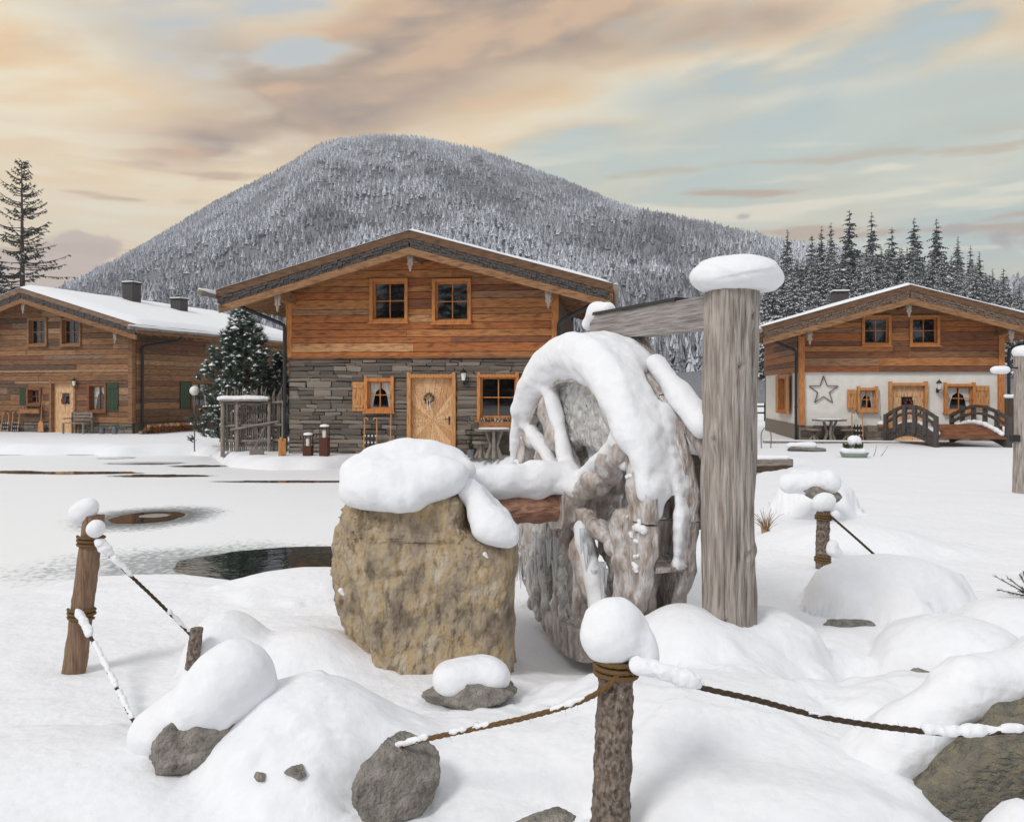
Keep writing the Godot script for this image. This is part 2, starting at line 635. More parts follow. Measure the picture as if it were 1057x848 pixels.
func make_materials() -> void:
	unit_box = BoxMesh.new()
	(unit_box as BoxMesh).size = Vector3.ONE
	var r := RandomNumberGenerator.new()
	r.seed = 3
	for k in 7:
		# rough building stones: a box with moved corners, front face broken in four
		var sh := Shape.new()
		var p := []
		for y in [-0.5, 0.5]:
			for q in [Vector2(-0.5, -0.5), Vector2(0.5, -0.5), Vector2(0.5, 0.5), Vector2(-0.5, 0.5)]:
				var j := 0.10 if q.y > 0 else 0.02
				p.append(Vector3(q.x + r.randf_range(-j, j) * 0.6, y + r.randf_range(-j, j) * 1.3, q.y + (r.randf_range(-0.25, 0.1) if q.y > 0 else 0.0)))
		sh.quad(p[0], p[1], p[2], p[3])
		sh.quad(p[4], p[7], p[6], p[5])
		sh.quad(p[1], p[5], p[6], p[2])
		sh.quad(p[3], p[7], p[4], p[0])
		var mid := Vector3(r.randf_range(-0.2, 0.2), r.randf_range(-0.2, 0.2), 0.5 + r.randf_range(0.0, 0.25))
		sh.tri(p[3], p[2], mid)
		sh.tri(p[2], p[6], mid)
		sh.tri(p[6], p[7], mid)
		sh.tri(p[7], p[3], mid)
		stone_shapes.append(sh.mesh())
	var W := Color.WHITE
	# snow: fine grain and soft dimples
	var snow_bump := noise_tex(2, 0.02, [], 6)
	surf("snow", lin(0.86, 0.865, 0.88), 0.75, noise_tex(1, 0.03, [[0.0, Color(0.965, 0.965, 0.97)], [1.0, W]], 4), Vector3.ONE * 1.1, snow_bump, 0.6)
	surf("snow_far", lin(0.84, 0.845, 0.86), 0.8)
	surf("wooded_slope", lin(0.46, 0.47, 0.48), 0.95, noise_tex(3, 0.08, [[0.0, Color(0.3, 0.3, 0.31)], [0.5, Color(0.65, 0.65, 0.67)], [1.0, W]], 5), Vector3.ONE * 0.05)
	# timber
	var grain := noise_tex(4, 0.022, [[0.0, Color(0.42, 0.37, 0.33)], [0.32, Color(0.76, 0.72, 0.68)], [0.52, Color(0.96, 0.95, 0.94)], [1.0, Color(1.0, 1.0, 1.0)]], 5)
	var knots := noise_tex(6, 0.012, [[0.0, Color(0.62, 0.58, 0.55)], [0.28, Color(0.88, 0.87, 0.85)], [0.5, W], [1.0, W]], 4)
	var grain_bump := noise_tex(8, 0.03, [], 4)
	var H := Vector3(0.22, 4.2, 0.22)
	var V := Vector3(4.0, 0.24, 4.0)
	var cols := [[180, 109, 55], [193, 130, 74], [159, 93, 48], [174, 117, 70], [141, 88, 52], [206, 154, 104], [165, 124, 91], [126, 81, 52], [187, 115, 55]]
	for i in cols.size():
		var m := surf("larch_%d" % i, hexc(cols[i][0], cols[i][1], cols[i][2]), 0.72, grain, H, grain_bump, 0.5)
		m.uv1_offset = Vector3(i * 0.37, i * 0.21, i * 0.53)
		detail(m, knots, Vector3(0.35, 1.3, 0.35))
	var old := [[147, 107, 72], [132, 95, 65], [160, 119, 82], [116, 86, 61], [139, 114, 93], [168, 135, 102], [103, 80, 63], [151, 132, 114]]
	for i in old.size():
		var m := surf("old_%d" % i, hexc(old[i][0], old[i][1], old[i][2]), 0.82, grain, H, grain_bump, 0.6)
		m.uv1_offset = Vector3(i * 0.31, i * 0.47, i * 0.29)
		detail(m, knots, Vector3(0.4, 1.6, 0.4))
	surf("larch_v", hexc(206, 136, 72), 0.7, grain, V, grain_bump, 0.4)
	surf("larch_light", hexc(206, 148, 90), 0.7, grain, V, grain_bump, 0.4)
	surf("pale_door", hexc(228, 186, 140), 0.65, grain, V, grain_bump, 0.3)
	surf("pale_door_dark", hexc(206, 158, 110), 0.65, grain, V, grain_bump, 0.3)
	surf("pale_door_mid", hexc(218, 172, 124), 0.65, grain, Vector3(2.0, 2.0, 2.0), grain_bump, 0.3)
	surf("larch_roof", hexc(160, 112, 72), 0.75, grain, Vector3(0.6, 1.6, 0.6), grain_bump, 0.4)
	surf("grey_wood", hexc(150, 141, 132), 0.85, grain, V, grain_bump, 0.7)
	surf("grey_wood_h", hexc(146, 138, 130), 0.85, grain, H, grain_bump, 0.7)
	surf("dark_grey_wood", hexc(84, 78, 74), 0.85, grain, H, grain_bump, 0.7)
	surf("dark_wood", hexc(82, 66, 54), 0.85, grain, H, grain_bump, 0.7)
	surf("shingle", hexc(88, 83, 80), 0.9, grain, Vector3(2.0, 2.0, 2.0), grain_bump, 1.0)
	var shutter_green := surf("green_paint", hexc(52, 72, 50), 0.6, grain, V, grain_bump, 0.2)
	shutter_green.metallic_specular = 0.4
	# weathered post of the waterwheel: silver grey with brown streaks and long cracks
	var streak := noise_tex(12, 0.016, [[0.0, hexc(96, 87, 80)], [0.3, hexc(142, 132, 124)], [0.5, hexc(166, 157, 149)], [0.72, hexc(180, 171, 163)], [1.0, hexc(198, 188, 178)]], 5, FastNoiseLite.TYPE_SIMPLEX_SMOOTH, FastNoiseLite.FRACTAL_FBM, 1024, 18.0)
	var crack := noise_tex(13, 0.02, [], 4, FastNoiseLite.TYPE_SIMPLEX_SMOOTH, FastNoiseLite.FRACTAL_RIDGED, 1024)
	var post := surf("weathered", Color.WHITE, 0.85, streak, Vector3(2.4, 0.13, 2.4), crack, -0.9)
	detail(post, noise_tex(14, 0.02, [[0.0, Color(0.45, 0.41, 0.38)], [0.30, Color(0.88, 0.86, 0.84)], [0.5, W], [1.0, W]], 5), Vector3(6.0, 0.3, 6.0))
	surf("weathered_h", Color(0.92, 0.93, 0.95), 0.85, streak, Vector3(0.2, 3.0, 0.2), crack, -0.8)
	# bark
	var bark := noise_tex(16, 0.03, [[0.0, hexc(44, 36, 31)], [0.38, hexc(96, 83, 73)], [0.55, hexc(130, 116, 104)], [1.0, hexc(164, 150, 136)]], 5)
	surf("bark", Color.WHITE, 0.92, bark, Vector3(3.2, 2.0, 3.2), noise_tex(17, 0.02, [], 4, FastNoiseLite.TYPE_CELLULAR), 2.2)
	surf("bark_red", Color(0.80, 0.68, 0.58), 0.85, streak, Vector3(3.0, 0.25, 3.0), crack, -0.8)
	surf("tree_bark", lin(0.09, 0.07, 0.055), 0.95)
	# stone
	var ochre := noise_tex(20, 0.008, [[0.0, hexc(98, 88, 78)], [0.25, hexc(134, 120, 104)], [0.40, hexc(160, 145, 124)], [0.52, hexc(172, 154, 126)], [0.60, hexc(176, 150, 112)], [0.72, hexc(180, 165, 142)], [1.0, hexc(204, 192, 172)]], 5, FastNoiseLite.TYPE_SIMPLEX_SMOOTH, FastNoiseLite.FRACTAL_FBM, 1024, 30.0)
	var rock_bump := noise_tex(21, 0.02, [], 6, FastNoiseLite.TYPE_SIMPLEX_SMOOTH, FastNoiseLite.FRACTAL_FBM, 1024, 12.0)
	var speck := noise_tex(22, 0.05, [[0.0, Color(0.5, 0.48, 0.46)], [0.33, Color(0.88, 0.87, 0.85)], [0.55, W], [1.0, W]], 5, FastNoiseLite.TYPE_SIMPLEX_SMOOTH, FastNoiseLite.FRACTAL_FBM, 1024)
	var bo := surf("boulder_rock", Color.WHITE, 0.88, ochre, Vector3(0.6, 0.4, 0.6), rock_bump, 3.0)
	detail(bo, noise_tex(23, 0.014, [[0.0, Color(0.52, 0.50, 0.48)], [0.28, Color(0.84, 0.83, 0.81)], [0.44, W], [1.0, W]], 7, FastNoiseLite.TYPE_SIMPLEX_SMOOTH, FastNoiseLite.FRACTAL_FBM, 1024, 30.0), Vector3(1.3, 0.6, 1.3))
	var greyrock := noise_tex(24, 0.012, [[0.0, hexc(92, 88, 84)], [0.5, hexc(146, 140, 132)], [1.0, hexc(186, 178, 168)]], 5)
	var gr := surf("grey_rock", Color.WHITE, 0.9, greyrock, Vector3(2.2, 2.2, 2.2), rock_bump, 2.0)
	detail(gr, speck, Vector3(6, 6, 6))
	var slabtex := noise_tex(25, 0.012, [[0.0, hexc(84, 83, 76)], [0.45, hexc(118, 115, 104)], [0.6, hexc(130, 125, 110)], [0.8, hexc(146, 132, 106)], [1.0, hexc(152, 143, 126)]], 6, FastNoiseLite.TYPE_SIMPLEX_SMOOTH, FastNoiseLite.FRACTAL_FBM, 1024, 15.0)
	var sl := surf("slab_rock", Color.WHITE, 0.88, slabtex, Vector3(1.2, 2.0, 1.2), rock_bump, 3.0)
	detail(sl, speck, Vector3(5, 5, 5))
	var stones := [[132, 121, 110], [116, 105, 95], [146, 134, 121], [104, 96, 88], [124, 111, 98], [138, 130, 120], [94, 86, 79]]
	for i in stones.size():
		var m := surf("stone_%d" % i, hexc(stones[i][0], stones[i][1], stones[i][2]), 0.9, speck, Vector3(1.4, 2.6, 1.4), rock_bump, 1.2)
		m.uv1_offset = Vector3(i * 0.2, i * 0.3, i * 0.4)
	surf("mortar", hexc(84, 79, 75), 0.95)
	surf("plaster", hexc(226, 224, 218), 0.85, noise_tex(27, 0.01, [[0.0, Color(0.93, 0.92, 0.9)], [1.0, W]], 4), Vector3.ONE * 0.5, snow_bump, 0.3)
	surf("interior", hexc(70, 52, 40), 0.9)
	var glass := surf("glass", Color(0.10, 0.11, 0.12, 0.03), 0.03)
	glass.transparency = BaseMaterial3D.TRANSPARENCY_ALPHA
	surf("curtain", hexc(226, 222, 214), 0.9)
	surf("black_metal", hexc(34, 33, 34), 0.45)
	surf("zinc", hexc(120, 122, 124), 0.4).metallic = 0.8
	surf("rust", hexc(104, 58, 40), 0.85, noise_tex(28, 0.03, [[0.0, Color(0.6, 0.55, 0.5)], [1.0, W]], 4), Vector3.ONE * 3.0)
	surf("frosted", hexc(224, 222, 214), 0.5)
	surf("red", hexc(150, 34, 40), 0.6)
	surf("rope", hexc(128, 100, 62), 0.95, noise_tex(29, 0.05, [[0.0, Color(0.4, 0.36, 0.3)], [0.5, Color(0.85, 0.83, 0.8)], [1.0, W]], 4), Vector3.ONE * 12.0)
	surf("rope_dark", hexc(92, 76, 58), 0.95, noise_tex(30, 0.05, [[0.0, Color(0.4, 0.38, 0.36)], [1.0, W]], 4), Vector3.ONE * 12.0)
	surf("dry_grass", hexc(150, 124, 88), 0.9)
	surf("pot_green", hexc(140, 152, 136), 0.7)
	surf("terracotta", hexc(140, 104, 74), 0.8)
	surf("paving", hexc(146, 134, 126), 0.9, noise_tex(31, 0.02, [[0.0, Color(0.75, 0.74, 0.73)], [1.0, W]], 4), Vector3.ONE)
	var green := surf("needles", Color.WHITE, 0.7)
	green.vertex_color_use_as_albedo = true
	# iced wood of the wheel: brown grey wood under a glaze, whitish where the ice is thick
	var iced := noise_tex(33, 0.011, [[0.0, hexc(116, 104, 96)], [0.26, hexc(150, 134, 124)], [0.42, hexc(176, 163, 154)], [0.56, hexc(200, 193, 188)], [0.75, hexc(218, 216, 215)], [1.0, hexc(232, 232, 234)]], 6, FastNoiseLite.TYPE_SIMPLEX_SMOOTH, FastNoiseLite.FRACTAL_FBM, 1024, 22.0)
	var ice_bump := noise_tex(34, 0.018, [], 6, FastNoiseLite.TYPE_SIMPLEX_SMOOTH, FastNoiseLite.FRACTAL_FBM, 1024, 10.0)
	var iw := surf("iced_wood", Color.WHITE, 0.32, iced, Vector3(1.3, 0.5, 1.3), ice_bump, 2.2)
	iw.clearcoat_enabled = true
	iw.clearcoat = 0.5
	iw.clearcoat_roughness = 0.2
	var paletex := noise_tex(35, 0.012, [[0.0, hexc(156, 152, 148)], [0.4, hexc(186, 183, 179)], [0.6, hexc(208, 206, 203)], [1.0, hexc(230, 231, 233)]], 6, FastNoiseLite.TYPE_SIMPLEX_SMOOTH, FastNoiseLite.FRACTAL_FBM, 1024, 14.0)
	var ip := surf("pale_ice", Color.WHITE, 0.25, paletex, Vector3(1.8, 0.7, 1.8), ice_bump, 3.0)
	ip.clearcoat_enabled = true
	ip.clearcoat = 0.6
	ip.clearcoat_roughness = 0.15
	var icicle := surf("icicle_ice", Color(0.95, 0.96, 0.97, 0.35), 0.08)
	icicle.refraction_enabled = true
	icicle.refraction_scale = 0.031
	var brown := surf("wet_wood", Color(0.85, 0.66, 0.55), 0.6, iced, Vector3(0.9, 2.2, 0.9), ice_bump, 1.5)
	brown.clearcoat_enabled = true
	brown.clearcoat = 0.3


# ------------------------------------------------------------------ ground
var gn := FastNoiseLite.new()
var gn2 := FastNoiseLite.new()
var mounds := []


func dmax_of(x: float) -> float:
	return lerpf(26.5, 21.6, sm(-10.5, -6.0, x)) + gn.get_noise_2d(x * 1.5, 7.0) * 1.6


func pond_f(x: float, d: float) -> float:
	# below 0 inside the pond, in metres
	var near := 7.35 + gn.get_noise_2d(x * 2.6, 31.0) * 1.1 + 0.35 * sm(-1.8, -0.8, x)
	var right := 1.2 + (d - 9.0) * 0.42 + gn.get_noise_2d(d * 2.0, 55.0) * 0.8
	return maxf(maxf(d - dmax_of(x), near - d), maxf(x - right, -30.0 - x))


func mound(px: float, d: float, rx: float, rd: float, top_py: float, p := 0.8) -> void:
	# a snowed-over hummock: centre, half sizes in metres, and how high its crest shows
	mounds.append([(px - 528.5) / F * d, d, rx, rd, EYE - (top_py - HZ) / F * d, p])


func snow_y(x: float, d: float) -> float:
	var b := 0.30 - 0.30 * sm(7.0, 21.0, d) + 0.05 * sm(9.0, 14.0, x) * sm(10.0, 16.0, d)
	var pf := pond_f(x, d) if d > 5.0 and d < 30.0 and x > -34.0 and x < 13.0 else 3.0
	# the race under the wheel lies lower
	var rx := (x - 0.42) / 0.5
	var rz := (d - 5.25) / 0.7
	b -= 0.24 * exp(-rx * rx - rz * rz)
	b += gn.get_noise_2d(x * 6.0, d * 6.0) * 0.03 * sm(60.0, 6.0, d)
	b += gn2.get_noise_2d(x, d) * 0.010 * sm(20.0, 8.0, d)
	var cu := (x + 0.72) / 0.26
	var cw := (d - 2.98) / 0.16
	b += absf(gn2.get_noise_2d(x * 3.2, d * 3.2)) * 0.075 * exp(-cu * cu - cw * cw)
	if pf < 0.9:
		b = lerpf(-0.9, b, sm(-0.55, 0.9, pf))
	var k := 0.05
	if d < 14.0:
		for m in mounds:
			var u: float = (x - m[0]) / m[2]
			var w: float = (d - m[1]) / m[3]
			var q := u * u + w * w
			if q < 1.9:
				q = maxf(0.0, q + q * 0.45 * gn2.get_noise_2d(x * 0.55 + 3.0, d * 0.55))
				if m[5] < 0.8:
					q = pow(q, 1.35)
				# rounded on top, steep at the rim, its own feet blended in
				var hgt: float = m[4] - b
				var prof := pow(maxf(0.0, 1.0 - q), m[5]) if q < 1.0 else 0.0
				var y: float = b + hgt * prof
				var e := maxf(k - absf(b - y), 0.0) / k
				b = maxf(b, y) + (e * e * k * 0.25 if prof > 0.0 else 0.0)
	return b


func make_terrain() -> void:
	gn.seed = 41
	gn.frequency = 0.12
	gn.fractal_octaves = 3
	gn2.seed = 42
	gn2.frequency = 3.5
	gn2.fractal_octaves = 3
	mound(318, 3.35, 0.46, 0.50, 706, 0.9)
	mound(372, 3.40, 0.42, 0.36, 742, 1.1)
	mound(262, 3.25, 0.26, 0.30, 748, 1.0)
	mound(232, 4.5, 0.24, 0.30, 634, 0.75)
	mound(310, 6.3, 0.6, 0.6, 589, 0.9)
	mound(150, 6.6, 1.6, 0.5, 594, 1.0)
	mound(300, 4.9, 0.6, 0.5, 642, 1.1)
	mound(318, 4.45, 0.5, 0.42, 652, 1.5)
	mound(735, 3.55, 0.95, 0.95, 706, 1.2)
	mound(790, 2.85, 0.62, 0.50, 800, 1.3)
	mound(520, 3.35, 0.7, 0.5, 758, 1.3)
	mound(705, 4.25, 0.36, 0.36, 624, 0.9)
	mound(785, 4.45, 0.30, 0.36, 628, 0.8)
	mound(745, 4.3, 0.6, 0.5, 640, 1.1)
	mound(915, 5.7, 0.58, 0.42, 574, 0.6)
	mound(985, 4.35, 0.40, 0.34, 638, 0.6)
	mound(1045, 4.95, 0.34, 0.30, 620, 0.6)
	mound(1085, 3.55, 1.0, 0.55, 690, 1.0)
	mound(850, 4.7, 0.6, 0.5, 652, 1.2)
	mound(1056, 2.50, 0.16, 0.2, 826, 0.9)
	mound(60, 3.2, 0.9, 0.5, 775, 1.3)
	mound(880, 8.0, 1.0, 0.7, 541, 1.3)
	mound(838, 10.6, 0.55, 0.5, 490, 0.7)
	var xs := PackedFloat32Array()
	var x := 0.0
	while x < 1600.0:
		xs.append(x)
		x += 0.03 if x < 2.3 else (0.055 if x < 6.0 else minf(x * 0.045 - 0.21, 60.0))
	var cols := PackedFloat32Array()
	for i in range(xs.size() - 1, 0, -1):
		cols.append(-xs[i])
	cols.append_array(xs)
	var ds := PackedFloat32Array()
	var d := -60.0
	while d < 1600.0:
		ds.append(d)
		var st := 0.03
		if d < 2.0:
			st = clampf((2.0 - d) * 0.25, 0.08, 8.0)
		elif d > 6.8:
			st = minf(0.04 + (d - 6.8) * 0.03, 60.0)
		d += st
	var rows := []
	for dd in ds:
		var row := PackedVector3Array()
		row.resize(cols.size())
		for i in cols.size():
			row[i] = Vector3(cols[i], snow_y(cols[i], dd), -dd)
		rows.append(row)
	var sh := Shape.new()
	sh.grid(rows, false)
	ground("snow_ground", sh.mesh(), M.snow)


# ------------------------------------------------------------------ mountain
const RIDGE := [[-700, 395], [-300, 372], [-60, 340], [40, 305], [80, 285], [120, 266], [160, 243], [200, 218], [240, 196], [280, 176], [310, 158], [330, 146], [350, 140], [375, 137], [400, 136], [430, 138], [460, 144], [500, 152], [550, 171], [600, 190], [640, 207], [680, 217], [720, 224], [760, 234], [800, 243], [860, 254], [940, 268], [1040, 290], [1150, 320], [1500, 360], [1900, 395]]


func ridge_py(px: float) -> float:
	for i in RIDGE.size() - 1:
		if px < RIDGE[i + 1][0]:
			var t: float = (px - RIDGE[i][0]) / (RIDGE[i + 1][0] - RIDGE[i][0])
			return lerpf(RIDGE[i][1], RIDGE[i + 1][1], clampf(t, 0.0, 1.0))
	return 399.0


func hill_y(px: float, d: float) -> float:
	var dr := lerpf(1050.0, 640.0, sm(560.0, 860.0, px))
	var top := (HZ - ridge_py(px)) / F * dr - 4.0
	var t := (d - 230.0) / (dr - 230.0)
	var y := 0.0
	if t > 0.0:
		y = top * pow(t, 1.08) if t <= 1.0 else top * (1.0 - (t - 1.0) * 0.8)
	var wx := (px - 528.5) / F * d
	y += gn.get_noise_2d(wx * 0.09, d * 0.09) * 24.0 * clampf(t * (1.0 - t) * 4.0, 0.0, 1.0)
	y += gn.get_noise_2d(wx * 0.3 + 50.0, d * 0.3) * 7.0 * clampf(t * (1.0 - t) * 4.0, 0.0, 1.0)
	# the nearer wooded rise on the right
	var a := (wx - 92.0) / 75.0
	var b := (d - 235.0) / 85.0
	var near := 21.0 * exp(-a * a - b * b) * sm(85.0, 150.0, d)
	return maxf(y, near) + 2.0 * (1.0 if near > 1.0 else near) * 0.5


func make_mountain() -> void:
	var rows := []
	var d := 95.0
	while d < 1500.0:
		var row := PackedVector3Array()
		var px := -700.0
		while px <= 1900.0:
			var y := hill_y(px, d) - 0.6 * sm(140.0, 95.0, d)
			row.append(Vector3((px - 528.5) / F * d, y, -d))
			px += 10.0
		rows.append(row)
		d *= 1.022
	var sh := Shape.new()
	sh.grid(rows, false)
	var m := ground("mountain", sh.mesh(), M.wooded_slope)
	m.set_meta("label", "steep wooded mountain dusted with snow")
	# its wood: tens of thousands of small firs that read as one mass
	var shapes := []
	for k in 4:
		shapes.append(small_fir(70 + k))
	var r := RandomNumberGenerator.new()
	r.seed = 77
	var lists := [[], [], [], []]
	var tones := [[], [], [], []]
	var gapn := FastNoiseLite.new()
	gapn.seed = 8
	gapn.frequency = 0.012
	gapn.fractal_octaves = 3
	var dd := 150.0
	while dd < 1130.0:
		var step := 2.75 + dd * 0.0013
		var px := -260.0
		while px < 1320.0:
			px += step / dd * F * r.randf_range(0.7, 1.3)
			var e := dd + r.randf_range(-0.5, 0.5) * step * 1.6
			var dr := lerpf(1050.0, 640.0, sm(560.0, 860.0, px))
			if e > dr + 22.0:
				continue
			var wx := (px - 528.5) / F * e
			var gap := gapn.get_noise_2d(wx, e * 0.6)
			if gap > 0.52 and r.randf() < 0.3:
				continue
			var y := hill_y(px, e)
			if y < 1.5 and (px < 545.0 or px > 775.0):
				continue
			var h := r.randf_range(4.2, 8.2) * lerpf(1.0, 0.85, sm(500.0, 1000.0, e))
			var wd := h * r.randf_range(0.42, 0.66)
			var bs := Basis(Vector3.UP, r.randf() * TAU) * Basis.from_scale(Vector3(wd, h, wd))
			var k := r.randi() % 4
			lists[k].append(Transform3D(bs, Vector3(wx, y - 0.5, -e)))
			var tn := clampf(r.randf_range(0.55, 1.25) + 0.8 * gapn.get_noise_2d(wx * 0.45 + 900.0, e * 0.35), 0.3, 1.35)
			tones[k].append(Color(tn, tn, tn * 1.02))
		dd += step * 0.92
	for k in 4:
		var mm := MultiMesh.new()
		mm.transform_format = MultiMesh.TRANSFORM_3D
		mm.use_colors = true
		mm.mesh = shapes[k]
		mm.instance_count = lists[k].size()
		for i in lists[k].size():
			mm.set_instance_transform(i, lists[k][i])
			mm.set_instance_color(i, tones[k][i])
		var o := MultiMeshInstance3D.new()
		o.name = numbered("mountain_forest")
		o.multimesh = mm
		o.material_override = M.needles
		add_child(o)
		o.set_meta("kind", "stuff")
		tag(o, ["frosted fir forest covering the mountainside", "snow laden fir forest over the mountain slope", "white dusted spruces massed on the mountain", "dense snowy conifers spread over the mountain flank"][k], "forest")


func small_fir(sd: int) -> ArrayMesh:
	# one metre high and one wide; ragged tiers, some sides under snow
	var r := RandomNumberGenerator.new()
	r.seed = sd
	var sh := Shape.new()
	sh.tinted = true
	for lv in 6:
		var y0 := lv / 6.6 + 0.02
		var y1 := minf(1.0, y0 + 0.36)
		var rad := 0.5 * (1.0 - lv / 6.3)
		var n := 7
		var ph := r.randf() * TAU
		for i in n:
			var a0 := ph + TAU * i / n
			var a1 := ph + TAU * (i + 0.92) / n
			var q := rad * r.randf_range(0.7, 1.2)
			var dr := y0 + r.randf_range(-0.05, 0.05)
			var p0 := Vector3(cos(a0) * q, dr, sin(a0) * q)
			var p1 := Vector3(cos(a1) * q, dr + r.randf_range(-0.03, 0.03), sin(a1) * q)
			var w := r.randf()
			sh.ink = Color(0.60, 0.61, 0.64) if w < 0.40 else (Color(0.32, 0.33, 0.35) if w < 0.74 else Color(0.12, 0.128, 0.13))
			var mid := (p0 + p1) * 0.5 * 0.55 + Vector3(0, (y1 - dr) * 0.45 + dr * 0.45, 0)
			sh.tri(p1, p0, Vector3(0, y1, 0))
			if r.randf() < 0.6:
				sh.ink = Color(0.66, 0.67, 0.70)
				var o := Vector3((p0.x + p1.x) * 0.5, 0, (p0.z + p1.z) * 0.5).normalized() * 0.012
				sh.tri(p1 * 0.92 + o + Vector3(0, 0.02, 0), p0 * 0.92 + o + Vector3(0, 0.02, 0), mid + o * 2.0 + Vector3(0, 0.06, 0))
	return sh.mesh()


# ------------------------------------------------------------------ pond
const ICE := -0.30


func water_outline(cx: float, cd: float, rx: float, rd: float, sd: int, rag := 0.06) -> PackedVector2Array:
	var nn := FastNoiseLite.new()
	nn.seed = sd
	nn.frequency = 0.9
	nn.fractal_octaves = 3
	var p := PackedVector2Array()
	for i in 72:
		var a := TAU * i / 72
		var q := 1.0 + rag * nn.get_noise_2d(cos(a) * 1.6, sin(a) * 1.6) * 3.0
		p.append(Vector2(cx + cos(a) * rx * q, -(cd + sin(a) * rd * q)))
	return p


func flat_sheet(poly: PackedVector2Array, y: float) -> ArrayMesh:
	var sh := Shape.new()
	var idx := Geometry2D.triangulate_polygon(poly)
	for k in range(0, idx.size(), 3):
		var a := poly[idx[k]]
		var b := poly[idx[k + 1]]
		var c := poly[idx[k + 2]]
		var p := Vector3(a.x, y, a.y)
		var q := Vector3(b.x, y, b.y)
		var s := Vector3(c.x, y, c.y)
		if (q - p).cross(s - p).y < 0.0:
			sh.tri(p, s, q)
		else:
			sh.tri(p, q, s)
	return sh.mesh()


func on_ice(px: float, py: float) -> Vector2:
	var d := (EYE - ICE) * F / (py - HZ)
	return Vector2((px - 528.5) / F * d, d)


func make_pond() -> void:
	# open water: the big hole by the bank, the round hole, slits along the far shore
	var holes := []
	var big := on_ice(338, 581)
	holes.append([big.x, big.y, 1.78, 1.06, 5, 0.02, 1.0])
	var ring := on_ice(152, 534)
	holes.append([ring.x, ring.y, 0.54, 0.66, 6, 0.03, 0.62])
	for s in [[75, 488, 1.55, 0.35], [165, 491, 1.1, 0.30], [150, 478, 1.0, 0.42], [205, 481, 0.7, 0.3], [10, 487, 0.7, 0.35], [120, 472.5, 0.5, 0.4], [300, 497, 1.5, 0.22], [5, 469, 0.6, 0.3], [255, 480.5, 0.8, 0.25], [492, 487, 0.28, 0.3], [530, 490.5, 0.7, 0.16], [330, 481, 0.45, 0.2], [85, 469, 0.4, 0.3]]:
		var q := on_ice(s[0], s[1])
		holes.append([q.x, q.y, s[2], s[3], 40 + holes.size(), 0.16, 0.18])
	# the sheet of ice: white under snow, grey and wet round the holes, with the grain of slush
	var x0 := -32.0
	var w := 42.0
	var d0 := 5.5
	var h := 23.0
	var im := Image.create(1600, 1024, false, Image.FORMAT_RGB8)
	var n1 := FastNoiseLite.new()
	n1.seed = 91
	n1.frequency = 0.9
	n1.fractal_octaves = 5
	var n2 := FastNoiseLite.new()
	n2.seed = 92
	n2.frequency = 9.0
	n2.fractal_octaves = 3
	var r := RandomNumberGenerator.new()
	r.seed = 4
	for j in 1024:
		var d := d0 + h * (j + 0.5) / 1024.0
		for i in 1600:
			var x := x0 + w * (i + 0.5) / 1600.0
			var wet := 0.0
			for k in holes.size():
				var o: Array = holes[k]
				var u: float = (x - o[0])
				var v: float = (d - o[1])
				if absf(u) > o[2] + 4.5 or absf(v) > o[3] + 2.5:
					continue
				var q := sqrt(u * u / (o[2] * o[2]) + v * v / (o[3] * o[3]))
				if k == 0:
					# the slush spreads far to the left of the big hole
					var u2 := (u + 0.75) / 3.1
					var v2 := (v + 0.15) / 1.75
					wet = maxf(wet, 1.25 - sqrt(u2 * u2 + v2 * v2) * 1.12)
				elif k == 1:
					wet = maxf(wet, 1.15 - absf(q - 1.15) * 0.85)
				else:
					wet = maxf(wet, 0.75 - (q - 1.0) * 2.0)
			var g := n1.get_noise_2d(x, d) * 0.30 + n2.get_noise_2d(x, d) * 0.55 + r.randf_range(-0.22, 0.22)
			var t := sm(0.22, 0.95, wet + g * 0.7)
			var c := Color(0.93, 0.935, 0.94).lerp(Color(0.56, 0.575, 0.585), t)
			c = c.lerp(Color(0.40, 0.415, 0.425), sm(0.8, 1.15, wet + g * 0.4))
			im.set_pixel(i, j, c)
	var m := StandardMaterial3D.new()
	m.albedo_texture = ImageTexture.create_from_image(im)
	m.roughness = 0.55
	m.uv1_triplanar = true
	m.uv1_world_triplanar = true
	m.uv1_triplanar_sharpness = 8.0
	m.uv1_scale = Vector3(1.0 / w, 1.0, -1.0 / h)
	m.uv1_offset = Vector3(-x0 / w, 0.0, -d0 / h)
	M["pond_ice"] = m
	var p := PackedVector2Array()
	for q in [[-32, 5.5], [10, 5.5], [10, 28.4], [-32, 28.4]]:
		p.append(Vector2(q[0], -q[1]))
	ground("pond_ice", flat_sheet(p, ICE), m)
	var wm := surf("water", lin(0.012, 0.016, 0.014), 0.04, null, Vector3(0.6, 0.6, 0.6), noise_tex(93, 0.012, [], 3), 0.25)
	var wb := surf("shallow_water", lin(0.045, 0.034, 0.022), 0.06)
	for k in holes.size():
		var o: Array = holes[k]
		ground("pond_water" if k == 0 else numbered("pond_water_patch"), flat_sheet(water_outline(o[0], o[1], o[2], o[3], o[4], o[5]), ICE + 0.004), wm if k == 0 else wb)
	var core := water_outline(holes[1][0] + 0.05, holes[1][1] + 0.15, 0.24, 0.22, 15, 0.05)
	ground("pond_ice_floe", flat_sheet(core, ICE + 0.009), surf("thin_ice", lin(0.30, 0.29, 0.28), 0.25))


# ------------------------------------------------------------------ chalets
func hx(H: Dictionary, px: float) -> float:
	var k := (px - 528.5) / F
	return (k * H.D - H.X0) / (cos(H.a) + k * sin(H.a))


func hy(H: Dictionary, px: float, py: float) -> float:
	return EYE - (py - HZ) / F * (H.D - hx(H, px) * sin(H.a))


